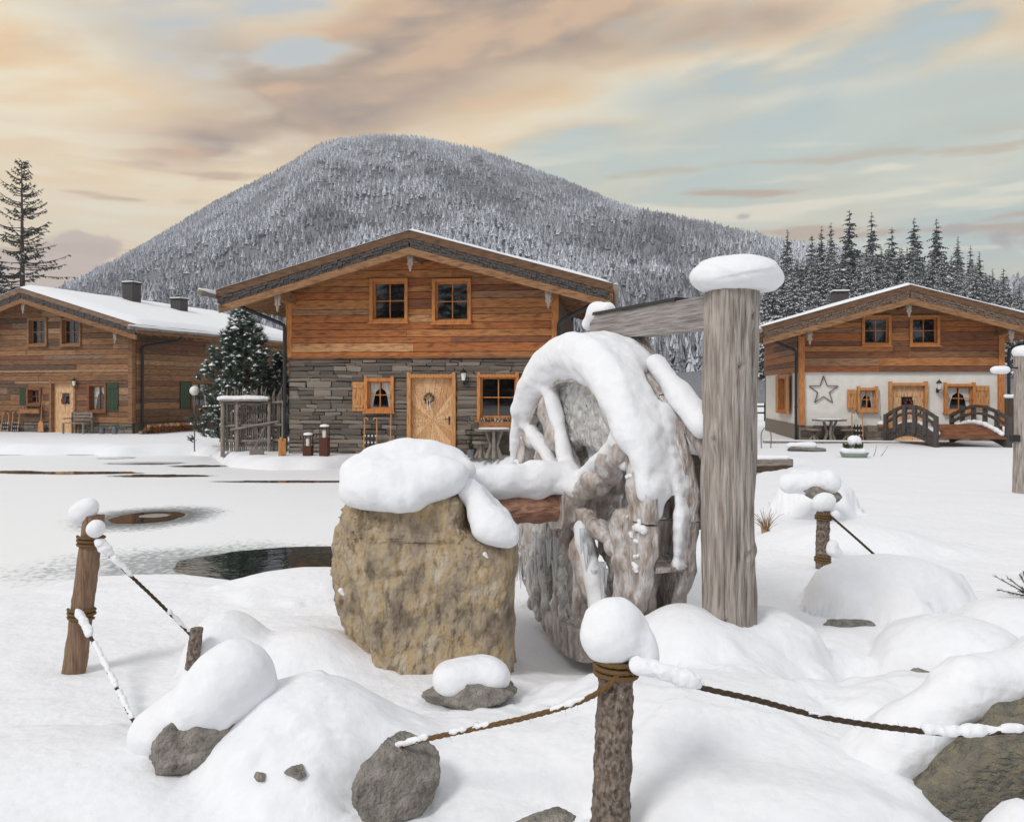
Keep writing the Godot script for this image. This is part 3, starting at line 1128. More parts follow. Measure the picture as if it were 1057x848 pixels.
func hrect(H: Dictionary, x0: float, y0: float, x1: float, y1: float) -> Rect2:
	# a rectangle on the facade, in metres, from its place in the photograph
	var a := hx(H, x0)
	var b := hx(H, x1)
	var mid := (x0 + x1) * 0.5
	var lo := hy(H, mid, y1)
	return Rect2(a, lo, b - a, hy(H, mid, y0) - lo)


func rect_poly(x0: float, y0: float, x1: float, y1: float) -> PackedVector2Array:
	return PackedVector2Array([Vector2(x0, y0), Vector2(x1, y0), Vector2(x1, y1), Vector2(x0, y1)])


func gable(H: Dictionary, drop: float) -> PackedVector2Array:
	var e: float = H.apex - H.k * H.hw - drop
	return PackedVector2Array([Vector2(-H.hw, H.base), Vector2(H.hw, H.base), Vector2(H.hw, e), Vector2(0, H.apex - drop), Vector2(-H.hw, e)])


func levels(y0: float, y1: float, holes: Array) -> Array:
	var b := [y0, y1]
	for h in holes:
		for y in [h.position.y, h.end.y]:
			if y > y0 + 0.04 and y < y1 - 0.04:
				var close := false
				for q in b:
					if absf(q - y) < 0.05:
						close = true
				if not close:
					b.append(y)
	b.sort()
	return b


func free_spans(x0: float, x1: float, ya: float, yb: float, holes: Array) -> Array:
	var spans := [[x0, x1]]
	var mid := (ya + yb) * 0.5
	for h in holes:
		if mid > h.position.y and mid < h.end.y:
			var out := []
			for s in spans:
				if h.position.x > s[0]:
					out.append([s[0], minf(s[1], h.position.x)])
				if h.end.x < s[1]:
					out.append([maxf(s[0], h.end.x), s[1]])
			spans = out
	return spans.filter(func(s): return s[1] - s[0] > 0.03)


func clad(H: Dictionary, parent: Node3D, y0: float, y1: float, holes: Array, mats: Array, row_h: float, proud: float, side := 0, x0 := 0.0, x1 := 0.0, shape_stone := false) -> void:
	# rows of single planks (or stones) between openings; side 0 is the facade, 1 the right and -1 the left wall
	var lv := levels(y0, y1, holes)
	var count := 0
	for i in lv.size() - 1:
		var n := maxi(1, roundi((lv[i + 1] - lv[i]) / row_h))
		var cuts := [lv[i]]
		for j in range(1, n):
			cuts.append(lv[i] + (lv[i + 1] - lv[i]) * (j + rng.randf_range(-0.22, 0.22)) / n)
		cuts.append(lv[i + 1])
		for j in n:
			var ya: float = cuts[j]
			var yb: float = cuts[j + 1]
			var lim: float = H.hw if side == 0 else 0.0
			var a := x0
			var b := x1
			if side == 0:
				lim = minf(lim, (H.apex - 0.36 - ya) / H.k)
				if lim < 0.15:
					continue
				a = -lim
				b = lim
			for s in free_spans(a, b, ya, yb, holes):
				var p: float = s[0]
				while p < s[1] - 0.02:
					var l := rng.randf_range(1.8, 5.0)
					if shape_stone:
						l = rng.randf_range(0.26, 0.72)
					if s[1] - p - l < (0.2 if shape_stone else 0.7):
						l = s[1] - p
					var out := proud + rng.randf_range(0.0, 0.016) + (rng.randf_range(-0.005, 0.025) if shape_stone else 0.0)
					var mt: Material = M[mats[rng.randi() % mats.size()]]
					var hgt := yb - ya - (0.010 if shape_stone else 0.015)
					var o: Vector3
					var sz: Vector3
					if side == 0:
						o = Vector3(p + l * 0.5, (ya + yb) * 0.5, out * 0.5)
						sz = Vector3(l - (0.012 if shape_stone else 0.006), hgt, out)
					else:
						o = Vector3(side * (H.hw + out * 0.5), (ya + yb) * 0.5, -(p + l * 0.5))
						sz = Vector3(out, hgt, l - 0.006)
					if shape_stone:
						sz.y *= rng.randf_range(0.8, 1.16)
						var stn := piece(parent, "stone", o, sz, mt, stone_shapes[rng.randi() % stone_shapes.size()])
						stn.basis = Basis(Vector3.BACK, rng.randf_range(-0.035, 0.035)) * stn.basis
					else:
						piece(parent, "plank", o, sz, mt)
					p += l
					count += 1


func shell(H: Dictionary, parent: Node3D, holes: Array, mat: Material, side_holes := [], hole_side := 1) -> void:
	# facade with its openings, side and back walls, floor
	var sh := Shape.new()
	var g := gable(H, 0.31)
	var lv := levels(H.base, H.apex - 0.31, holes)
	for i in lv.size() - 1:
		for s in free_spans(-H.hw, H.hw, lv[i], lv[i + 1], holes):
			for poly in Geometry2D.intersect_polygons(g, rect_poly(s[0], lv[i], s[1], lv[i + 1])):
				sh.prism(poly, -0.22, 0.0)
	part(parent, "front_wall", sh.mesh(), mat)
	var e: float = H.apex - H.k * H.hw - H.under
	for s in [-1, 1]:
		sh = Shape.new()
		var lw := levels(H.base, e, side_holes if s == hole_side else [])
		for i in lw.size() - 1:
			for q in free_spans(0.225, H.depth, lw[i], lw[i + 1], side_holes if s == hole_side else []):
				sh.box(Vector3(s * (H.hw - 0.11), (lw[i] + lw[i + 1]) * 0.5, -(q[0] + q[1]) * 0.5), Vector3(0.22, lw[i + 1] - lw[i], q[1] - q[0]))
		part(parent, "side_wall", sh.mesh(), mat)
	sh = Shape.new()
	sh.prism(g, -H.depth - 0.22, -H.depth)
	sh.box(Vector3(0, H.base + 0.02, -H.depth * 0.5), Vector3(H.hw * 2 - 0.5, 0.04, H.depth - 0.3))
	sh.box(Vector3(0, H.base + 2.45, -H.depth * 0.5), Vector3(H.hw * 2 - 0.5, 0.12, H.depth - 0.5))
	sh.box(Vector3(0, H.base + 2.2, -2.6), Vector3(H.hw * 2 - 0.5, 4.0, 0.1))
	part(parent, "inner_walls_and_floors", sh.mesh(), M.interior)


func window(parent: Node3D, q: Rect2, frame_mat: Material, z := 0.06, curtains := false, tall_sides := false, turn := 0.0, where := Vector3.ZERO) -> MeshInstance3D:
	# casing boards, a sash with a cross of bars, four panes; the mesh of the part is the casing
	var c := 0.085
	var sh := Shape.new()
	var x0 := q.position.x
	var x1 := q.end.x
	var y0 := q.position.y
	var y1 := q.end.y
	var ex := 0.05 if tall_sides else 0.0
	sh.box(Vector3(x0 + c * 0.5, (y0 + y1) * 0.5, z * 0.5), Vector3(c, y1 - y0 + ex * 2, z + 0.10))
	sh.box(Vector3(x1 - c * 0.5, (y0 + y1) * 0.5, z * 0.5), Vector3(c, y1 - y0 + ex * 2, z + 0.10))
	sh.box(Vector3((x0 + x1) * 0.5, y1 - c * 0.5, z * 0.5 - 0.004), Vector3(x1 - x0 - c * 2, c, z + 0.09))
	sh.box(Vector3((x0 + x1) * 0.5, y0 + c * 0.5, z * 0.5 - 0.004), Vector3(x1 - x0 - c * 2, c, z + 0.09))
	var w := part(parent, "window", sh.mesh(), frame_mat)
	w.rotation.y = turn
	w.position = where
	x0 += c
	x1 -= c
	y0 += c
	y1 -= c
	var f := 0.045
	var zz := -0.03
	sh = Shape.new()
	for x in [x0 + f * 0.5, x1 - f * 0.5]:
		sh.box(Vector3(x, (y0 + y1) * 0.5, zz), Vector3(f, y1 - y0, 0.05))
	for y in [y0 + f * 0.5, y1 - f * 0.5]:
		sh.box(Vector3((x0 + x1) * 0.5, y, zz), Vector3(x1 - x0 - f * 2, f, 0.05))
	part(w, "sash", sh.mesh(), frame_mat)
	var xm := (x0 + x1) * 0.5
	var ym := (y0 + y1) * 0.5
	sh = Shape.new()
	sh.box(Vector3(xm, ym, zz + 0.002), Vector3(0.026, y1 - y0 - f * 2, 0.04))
	part(w, "window_bar", sh.mesh(), frame_mat)
	sh = Shape.new()
	sh.box(Vector3(xm, ym, zz + 0.005), Vector3(x1 - x0 - f * 2, 0.026, 0.036))
	part(w, "window_bar", sh.mesh(), frame_mat)
	for i in [0, 1]:
		for j in [0, 1]:
			var a := lerpf(x0 + f, xm + 0.013, i)
			var b := lerpf(xm - 0.013, x1 - f, i)
			var lo := lerpf(y0 + f, ym + 0.013, j)
			var hi := lerpf(ym - 0.013, y1 - f, j)
			sh = Shape.new()
			sh.box(Vector3((a + b) * 0.5, (lo + hi) * 0.5, zz - 0.01), Vector3(b - a, hi - lo, 0.006))
			part(w, "pane", sh.mesh(), M.glass)
	sh = Shape.new()
	sh.box(Vector3((x0 + x1) * 0.5, y0 - c - 0.015, z * 0.5 + 0.04), Vector3(x1 - x0 + 2 * c + 0.06, 0.035, z + 0.14))
	part(w, "sill", sh.mesh(), frame_mat)
	if curtains:
		for s in [-1, 1]:
			var rows := []
			for j in 9:
				var r := PackedVector3Array()
				var t := j / 8.0
				var open := lerpf(0.34, 0.06, pow(t, 1.6)) if t < 0.75 else 0.03
				for i in 17:
					var u := i / 16.0
					var xa: float = x0 if s < 0 else x1
					var xb: float = xm + s * (x1 - x0) * open
					r.append(Vector3(lerpf(xa, xb, u), lerpf(y0, y1, t), zz - 0.07 + sin(u * 26.0 + j * 0.3) * 0.014))
				rows.append(r)
			var cs := Shape.new()
			cs.grid(rows, false)
			part(w, "curtain", cs.mesh(), M.curtain)
	return w


func shutter(parent: Node3D, q: Rect2, mat: Material, z := 0.07) -> void:
	var sh := Shape.new()
	var n := 3
	for i in n:
		var w := q.size.x / n
		sh.box(Vector3(q.position.x + w * (i + 0.5), q.get_center().y, z + 0.002 * (i % 2)), Vector3(w - 0.008, q.size.y, 0.03))
	var s := part(parent, "shutter", sh.mesh(), mat)
	for t in [0.16, 0.84]:
		var b := Shape.new()
		b.box(Vector3(q.get_center().x, q.position.y + q.size.y * t, z + 0.028), Vector3(q.size.x - 0.03, 0.075, 0.024))
		part(s, "batten", b.mesh(), mat)


func door_casing(parent: Node3D, q: Rect2, mat: Material, called := "door_frame") -> void:
	var sh := Shape.new()
	var c := 0.10
	sh.box(Vector3(q.position.x + c * 0.5, q.get_center().y + 0.02, 0.035), Vector3(c, q.size.y + 0.06, 0.19))
	sh.box(Vector3(q.end.x - c * 0.5, q.get_center().y + 0.02, 0.035), Vector3(c, q.size.y + 0.06, 0.19))
	sh.box(Vector3(q.get_center().x, q.end.y - c * 0.5, 0.032), Vector3(q.size.x - 2 * c, c, 0.18))
	part(parent, called, sh.mesh(), mat)


func handle(parent: Node3D, o: Vector3) -> void:
	var sh := Shape.new()
	sh.box(o, Vector3(0.04, 0.22, 0.012))
	sh.tube([o + Vector3(0, 0.03, 0), o + Vector3(0, 0.03, 0.05), o + Vector3(-0.12, 0.03, 0.05)], [0.011, 0.011, 0.011], 6)
	part(parent, "handle", sh.mesh(), M.black_metal)


func sunburst_door(parent: Node3D, q: Rect2) -> void:
	# wedge shaped boards spread from the middle
	var c := 0.10
	var x0 := q.position.x + c
	var x1 := q.end.x - c
	var y0 := q.position.y
	var y1 := q.end.y - c
	var back := Shape.new()
	back.box(Vector3((x0 + x1) * 0.5, (y0 + y1) * 0.5, -0.08), Vector3(x1 - x0, y1 - y0, 0.04))
	var d := part(parent, "door", back.mesh(), M.pale_door_dark)
	var rp := rect_poly(x0 + 0.004, y0 + 0.004, x1 - 0.004, y1 - 0.004)
	var ctr := Vector2((x0 + x1) * 0.5, (y0 + y1) * 0.47)
	var a := 0.1
	var i := 0
	while a < TAU + 0.05:
		var da := rng.randf_range(0.20, 0.36)
		var b := minf(a + da, TAU + 0.1)
		var tri := PackedVector2Array([ctr, ctr + Vector2(cos(a + 0.004), sin(a + 0.004)) * 4.0, ctr + Vector2(cos(b - 0.004), sin(b - 0.004)) * 4.0])
		for poly in Geometry2D.intersect_polygons(rp, tri):
			var sh := Shape.new()
			sh.prism(poly, -0.06, -0.042 + (i % 3) * 0.003)
			part(d, "board", sh.mesh(), [M.pale_door, M.pale_door_mid, M.pale_door, M.pale_door_dark, M.pale_door_mid][i % 5])
		a = b
		i += 1
	handle(d, Vector3(x1 - 0.10, q.position.y + 1.0, -0.03))


func plank_door(parent: Node3D, q: Rect2, mat: Material) -> void:
	var c := 0.10
	var x0 := q.position.x + c
	var x1 := q.end.x - c
	var y0 := q.position.y
	var y1 := q.end.y - c
	var wx := (x1 - x0) * 0.17
	var hole := Rect2((x0 + x1) * 0.5 - wx, y0 + (y1 - y0) * 0.58, wx * 2, (y1 - y0) * 0.22)
	var d: MeshInstance3D = null
	var sh := Shape.new()
	for s in [[x0, hole.position.x, y0, y1], [hole.end.x, x1, y0, y1], [hole.position.x, hole.end.x, y0, hole.position.y], [hole.position.x, hole.end.x, hole.end.y, y1]]:
		sh.box(Vector3((s[0] + s[1]) * 0.5, (s[2] + s[3]) * 0.5, -0.08), Vector3(s[1] - s[0], s[3] - s[2], 0.04))
	d = part(parent, "door", sh.mesh(), mat)
	var n := 6
	for i in n:
		var a := x0 + (x1 - x0) * i / n
		var b := x0 + (x1 - x0) * (i + 1) / n
		var runs := [[y0, y1]]
		if b > hole.position.x - 0.02 and a < hole.end.x + 0.02:
			runs = [[y0, hole.position.y - 0.02], [hole.end.y + 0.02, y1]]
		for rr in runs:
			piece(d, "board", Vector3((a + b) * 0.5, (rr[0] + rr[1]) * 0.5, -0.05), Vector3(b - a - 0.007, rr[1] - rr[0] - 0.006, 0.02), mat)
	sh = Shape.new()
	sh.box(Vector3(hole.get_center().x, hole.get_center().y, -0.075), Vector3(hole.size.x, hole.size.y, 0.006))
	part(d, "pane", sh.mesh(), M.glass)
	handle(d, Vector3(x1 - 0.09, y0 + 0.95, -0.03))


func slope_poly(H: Dictionary, s: int, x0: float, x1: float, t0: float, t1: float) -> PackedVector2Array:
	return PackedVector2Array([Vector2(s * x0, H.apex - H.k * x0 - t1), Vector2(s * x1, H.apex - H.k * x1 - t1), Vector2(s * x1, H.apex - H.k * x1 - t0), Vector2(s * x0, H.apex - H.k * x0 - t0)])


func roof(H: Dictionary, parent: Node3D, wood: Material, edge: Material, lower: Material) -> void:
	var z0: float = -H.depth - 0.6
	var oh: float = H.oh
	var ro: float = H.ro
	var sh := Shape.new()
	for s in [-1, 1]:
		sh.prism(slope_poly(H, s, 0.0, ro - 0.03, 0.10, 0.30), z0, oh - 0.09)
	var rf := part(parent, "roof", sh.mesh(), M.larch_roof)
	for s in [-1, 1]:
		sh = Shape.new()
		sh.prism(slope_poly(H, s, 0.0, ro, 0.0, 0.20), oh - 0.08, oh - 0.03)
		part(rf, "barge_board", sh.mesh(), wood)
		sh = Shape.new()
		sh.prism(slope_poly(H, s, 0.0, ro - 0.05, 0.435, 0.62), oh - 0.13, oh - 0.07)
		part(rf, "barge_board", sh.mesh(), lower)
		sh = Shape.new()
		sh.prism(slope_poly(H, s, ro - 0.025, ro, 0.02, 0.34), z0, oh - 0.09)
		part(rf, "eave_board", sh.mesh(), lower)
		# ragged ends of the shingles in two layers between the boards
		sh = Shape.new()
		for lay in 3:
			var x := 0.02
			while x < ro - 0.12:
				var w := rng.randf_range(0.07, 0.15)
				var t0 := 0.205 + lay * 0.075 + rng.randf_range(-0.01, 0.012)
				sh.prism(slope_poly(H, s, x, x + w - 0.006, t0, t0 + 0.062 + rng.randf_range(0.0, 0.02)), oh - 0.22, oh - 0.045 - lay * 0.014 + rng.randf_range(-0.02, 0.016))
				x += w
		var se := part(rf, "shingle_edge", sh.mesh(), edge)
		se.set_meta("kind", "stuff")
		# rafters along the slope, each a timber of its own, and boards above them
		var z := oh - 0.45
		while z > -H.depth:
			sh = Shape.new()
			sh.prism(slope_poly(H, s, 0.1, ro - 0.12, 0.302, 0.44), z - 0.05, z + 0.05)
			part(rf, "rafter", sh.mesh(), lower)
			z -= 0.52 if z > -3.0 else 1.6
	# snow on the roof, rounded off at its rim
	for s in [-1, 1]:
		var rows := []
		var nz := 26
		var ncol := 24
		for j in nz + 1:
			var r := PackedVector3Array()
			var zz := lerpf(oh + 0.0, z0, j / float(nz))
			for i in ncol + 1:
				var x := (ro + 0.03) * i / ncol
				var edge_d := minf(minf(oh - zz, zz - z0) * 2.2, (ro + 0.03 - x) * 2.2)
				var t: float = H.snow * sqrt(clampf(1.0 - pow(1.0 - clampf(edge_d / 0.25, 0.0, 1.0), 2.0), 0.0, 1.0))
				t += gn.get_noise_2d(x * 3.0 + s * 40.0, zz * 3.0) * 0.03 * clampf(edge_d * 2.0, 0.0, 1.0)
				r.append(Vector3(s * x, H.apex - H.k * x + maxf(t, 0.0) + 0.008, zz))
			if s < 0:
				r.reverse()
			rows.append(r)
		var ss := Shape.new()
		ss.grid(rows, false)
		# the drip edge below
		ss.prism(slope_poly(H, s, 0.0, ro + 0.02, -0.006, 0.0), z0, oh - 0.005)
		part(rf, "snow_layer", ss.mesh(), M.snow)
	# purlin heads with carved end boards
	for q in [[0.0, 0.0], [-H.hw + 0.12, 1.0], [H.hw - 0.12, 1.0]]:
		var ty: float = H.apex - H.k * absf(q[0]) - 0.46
		sh = Shape.new()
		sh.box(Vector3(q[0], ty - 0.14, (oh - 0.2) * 0.5), Vector3(0.20, 0.28, oh - 0.2))
		var b := part(parent, "purlin", sh.mesh(), lower)
		sh = Shape.new()
		var w := 0.085
		var p := PackedVector2Array([Vector2(-w, 0.02), Vector2(-w, -0.30), Vector2(-w * 0.7, -0.38), Vector2(-w, -0.46), Vector2(-w * 0.5, -0.50), Vector2(-w * 0.35, -0.60), Vector2(0, -0.66), Vector2(w * 0.35, -0.60), Vector2(w * 0.5, -0.50), Vector2(w, -0.46), Vector2(w * 0.7, -0.38), Vector2(w, -0.30), Vector2(w, 0.02)])
		for i in p.size():
			p[i] += Vector2(q[0], ty + 0.06)
		sh.prism(p, oh - 0.198, oh - 0.155)
		part(b, "carved_end_board", sh.mesh(), M.grey_wood)


func gutter(H: Dictionary, parent: Node3D, s: int, front: float) -> void:
	var y: float = H.apex - H.k * H.ro - 0.15
	var x: float = s * (H.ro + 0.07)
	var sh := Shape.new()
	sh.tube([Vector3(x, y, H.oh + front), Vector3(x, y - 0.01, -H.depth - 0.5)], [0.075, 0.075], 10)
	var g := part(parent, "gutter", sh.mesh(), M.grey_wood_h)
	sh = Shape.new()
	var path := []
	var rad := []
	for i in 30:
		var t := i / 29.0
		path.append(Vector3(x, y + 0.055 + gn.get_noise_2d(t * 60.0, s * 9.0) * 0.012, lerpf(H.oh + front - 0.02, -H.depth - 0.45, t)))
		rad.append(0.075 + gn.get_noise_2d(t * 90.0, 3.0) * 0.02 if i > 0 else 0.05)
	sh.tube(path, rad, 10)
	part(g, "snow_layer", sh.mesh(), M.snow)


func downpipe(parent: Node3D, path: Array) -> void:
	var pts := []
	for i in path.size() - 1:
		pts.append(path[i])
		if i < path.size() - 2:
			# soften the bend
			var b: Vector3 = path[i + 1]
			pts.append(b + (path[i] - b).normalized() * 0.12)
			pts.append(b + ((path[i] - b).normalized() + (path[i + 2] - b).normalized()) * 0.025)
			path[i + 1] = b + (path[i + 2] - b).normalized() * 0.12
	pts.append(path[-1])
	var rad := []
	for p in pts:
		rad.append(0.052)
	var sh := Shape.new()
	sh.tube(pts, rad, 10)
	var dp := part(parent, "downpipe", sh.mesh(), M.black_metal)
	for t in [0.2, 0.6, 0.95]:
		var a: Vector3 = pts[-2]
		var b: Vector3 = pts[-1]
		var o := a.lerp(b, t)
		var c := Shape.new()
		c.tube([o - Vector3(0, 0.02, 0), o + Vector3(0, 0.02, 0)], [0.062, 0.062], 10)
		part(dp, "pipe_clip", c.mesh(), M.black_metal)


func house_node(H: Dictionary, label: String) -> Node3D:
	return thing("chalet", label, "chalet", Vector3(H.X0, 0, -H.D), -H.a)


func chimney(H: Dictionary, parent: Node3D, x: float, z: float, top: float) -> void:
	var sh := Shape.new()
	var y0: float = H.apex - H.k * absf(x) - 0.3
	sh.box(Vector3(x, (y0 + top) * 0.5, z), Vector3(0.55, top - y0, 0.55))
	var c := part(parent, "chimney", sh.mesh(), M.chimney_slate)
	sh = Shape.new()
	sh.box(Vector3(x, top + 0.03, z), Vector3(0.64, 0.06, 0.64))
	sh.tube([Vector3(x, top + 0.05, z), Vector3(x, top + 0.2, z)], [0.09, 0.09], 8)
	part(c, "chimney_cap", sh.mesh(), M.black_metal)
	sh = Shape.new()
	sh.box(Vector3(x, top + 0.085, z), Vector3(0.6, 0.05, 0.6))
	part(c, "snow_layer", sh.mesh(), M.snow)


func corner_boards(H: Dictionary, parent: Node3D, y0: float, y1: float, mat: Material, w := 0.17) -> void:
	for s in [-1, 1]:
		var sh := Shape.new()
		sh.box(Vector3(s * (H.hw - w * 0.5 + 0.06), (y0 + y1) * 0.5, 0.02), Vector3(w, y1 - y0, 0.19))
		part(parent, "corner_post", sh.mesh(), mat)


func shrink(q: Rect2) -> Rect2:
	return q.grow(-0.05)


func make_houses() -> void:
	surf("chimney_slate", hexc(66, 60, 58), 0.7)
	surf("shingle_brown", hexc(122, 104, 90), 0.9, M.shingle.albedo_texture, Vector3(2, 2, 2))
	chalet_middle()
	chalet_left()
	chalet_right()


var H1 := {"X0": -19.51, "D": 35.23, "a": deg_to_rad(18.0), "hw": 4.72, "depth": 11.0, "apex": 5.86, "k": 0.28, "ro": 5.75, "oh": 1.0, "base": 0.0, "under": 0.56, "snow": 0.16}
var H2 := {"X0": -2.49, "D": 23.1, "a": deg_to_rad(7.0), "hw": 3.69, "depth": 9.0, "apex": 5.84, "k": 0.28, "ro": 5.2, "oh": 1.3, "base": -0.08, "under": 0.56, "snow": 0.10}
var H3 := {"X0": 13.04, "D": 28.69, "a": deg_to_rad(8.0), "hw": 3.22, "depth": 7.5, "apex": 5.14, "k": 0.28, "ro": 4.65, "oh": 1.2, "base": -0.02, "under": 0.54, "snow": 0.10}
const LARCH := ["larch_0", "larch_1", "larch_2", "larch_3", "larch_4", "larch_5", "larch_6", "larch_8", "larch_0", "larch_1"]
const OLD := ["old_0", "old_1", "old_2", "old_3", "old_5", "old_0", "larch_7", "old_2", "old_1", "old_6", "old_0", "old_4"]
const MIXED := ["larch_0", "larch_2", "larch_3", "larch_4", "larch_7", "larch_6", "larch_8", "old_0", "old_2", "larch_1"]
const STONES := ["stone_0", "stone_1", "stone_2", "stone_3", "stone_4", "stone_5", "stone_6", "stone_1", "stone_3"]


func chalet_middle() -> void:
	var H := H2
	var n := house_node(H, "chalet with orange larch gable over dark stone ground floor, in the middle")
	var w1 := hrect(H, 383, 288, 422, 333)
	var w2 := hrect(H, 447, 288, 487, 334)
	var w3 := hrect(H, 377, 390, 407.4, 425)
	var w4 := hrect(H, 493, 386, 536, 434)
	var door := hrect(H, 421, 386, 471, 471)
	door.size.y += door.position.y - H.base
	door.position.y = H.base
	var holes := [shrink(w1), shrink(w2), shrink(w3), shrink(w4), Rect2(door.position.x + 0.05, H.base, door.size.x - 0.1, door.size.y - 0.05)]
	shell(H, n, holes, M.dark_wood)
	var split := hy(H, 436, 369.5)
	clad(H, n, H.base, split - 0.02, [w3, w4, door], STONES, 0.118, 0.045, 0, 0, 0, true)
	clad(H, n, split, H.apex - 0.42, [w1, w2], LARCH, 0.21, 0.09)
	var sh := Shape.new()
	sh.box(Vector3(0, split + 0.015, 0.055), Vector3(H.hw * 2 + 0.1, 0.05, 0.13))
	part(n, "drip_board", sh.mesh(), M.larch_4)
	corner_boards(H, n, split + 0.04, H.apex - H.k * H.hw - 0.45, M.larch_v)
	window(n, w1, M.larch_v, 0.12, false)
	window(n, w2, M.larch_v, 0.12, false)
	window(n, w3, M.larch_v, 0.08, true, true)
	window(n, w4, M.larch_v, 0.08, false, true)
	shutter(n, hrect(H, 364.5, 394, 376.5, 424), M.larch_light)
	shutter(n, hrect(H, 537, 389, 549, 432), M.larch_light)
	door_casing(n, door, M.larch_light)
	sunburst_door(n, door)
	roof(H, n, M.old_3, M.shingle, M.old_2)
	gutter(H, n, -1, 0.75)
	gutter(H, n, 1, 0.55)
	var ey: float = H.apex - H.k * H.ro - 0.14
	downpipe(n, [Vector3(-H.ro + 0.05, ey, 0.75), Vector3(-H.ro + 0.55, ey - 0.32, 0.7), Vector3(-H.hw - 0.08, ey - 0.72, 0.14), Vector3(-H.hw - 0.08, H.base, 0.14)])
	downpipe(n, [Vector3(H.ro - 0.05, ey, 0.75), Vector3(H.ro - 0.55, ey - 0.32, 0.7), Vector3(H.hw + 0.08, ey - 0.72, 0.14), Vector3(H.hw + 0.08, H.base, 0.14)])


func chalet_left() -> void:
	var H := H1
	var n := house_node(H, "weathered brown log chalet with green shutters, on the left")
	var w1 := hrect(H, 31, 328, 51, 357)
	var w2 := hrect(H, 65, 328, 86, 357)
	var w3 := hrect(H, 30, 400, 45, 418)
	var w4 := hrect(H, 93, 396, 112, 425)
	var door := hrect(H, 53, 393, 80, 450)
	door.size.y += door.position.y - H.base
	door.position.y = H.base
	var sideq := Rect2(3.3, 0.95, 1.5, 1.15)
	shell(H, n, [shrink(w1), shrink(w2), shrink(w3), shrink(w4), Rect2(door.position.x + 0.05, H.base, door.size.x - 0.1, door.size.y - 0.05)], M.dark_wood, [sideq.grow(-0.05)], 1)
	var pl := 0.42
	clad(H, n, H.base, pl, [door], STONES, 0.15, 0.05, 0, 0, 0, true)
	clad(H, n, pl, H.apex - 0.42, [w1, w2, w3, w4, door], OLD, 0.215, 0.09)
	clad(H, n, pl, H.apex - H.k * H.hw - 0.45, [sideq], OLD, 0.22, 0.07, 1, 0.1, H.depth)
	var sh := Shape.new()
	sh.box(Vector3(H.hw + 0.02, pl * 0.5, -H.depth * 0.5 - 0.05), Vector3(0.06, pl, H.depth - 0.1))
	part(n, "plinth", sh.mesh(), M.stone_3)
	corner_boards(H, n, pl, H.apex - H.k * H.hw - 0.45, M.old_0, 0.2)
	# the ledge between the storeys
	sh = Shape.new()
	sh.box(Vector3(0, hy(H, 60, 383), 0.06), Vector3(H.hw * 2 - 0.2, 0.09, 0.16))
	part(n, "ledge_board", sh.mesh(), M.old_5)
	window(n, w1, M.old_2, 0.12)
	window(n, w2, M.old_2, 0.12)
	window(n, w3, M.larch_4, 0.12)
	window(n, w4, M.larch_4, 0.12, true)
	window(n, sideq_flat(sideq), M.larch_4, 0.1, true, false, PI / 2, Vector3(H.hw, 0, 0))
	shutter(n, hrect(H, 22.5, 400, 29.5, 418), M.green_paint, 0.12)
	shutter(n, hrect(H, 112.5, 395, 124, 424), M.green_paint, 0.12)
	for x in [sideq.position.x - 0.36, sideq.end.x + 0.36]:
		sh = Shape.new()
		sh.box(Vector3(H.hw + 0.1, sideq.get_center().y, -x), Vector3(0.035, sideq.size.y, 0.62))
		part(n, "shutter", sh.mesh(), M.green_paint)
	door_casing(n, door, M.old_2)
	plank_door(n, door, M.pale_door)
	roof(H, n, M.old_4, M.shingle, M.old_0)
	gutter(H, n, 1, 0.45)
	var ey: float = H.apex - H.k * H.ro - 0.14
	downpipe(n, [Vector3(H.ro - 0.02, ey, -1.9), Vector3(H.ro - 0.25, ey - 0.35, -1.7), Vector3(H.hw + 0.16, ey - 0.62, -0.35), Vector3(H.hw + 0.16, H.base, -0.35)])
	chimney(H, n, 0.6, -4.5, 6.62)
	chimney(H, n, 1.6, -6.5, 6.05)


func sideq_flat(q: Rect2) -> Rect2:
	# along a right hand wall the part is turned by a quarter, so that depth becomes minus x of the window
	return Rect2(q.position.x, q.position.y, q.size.x, q.size.y)


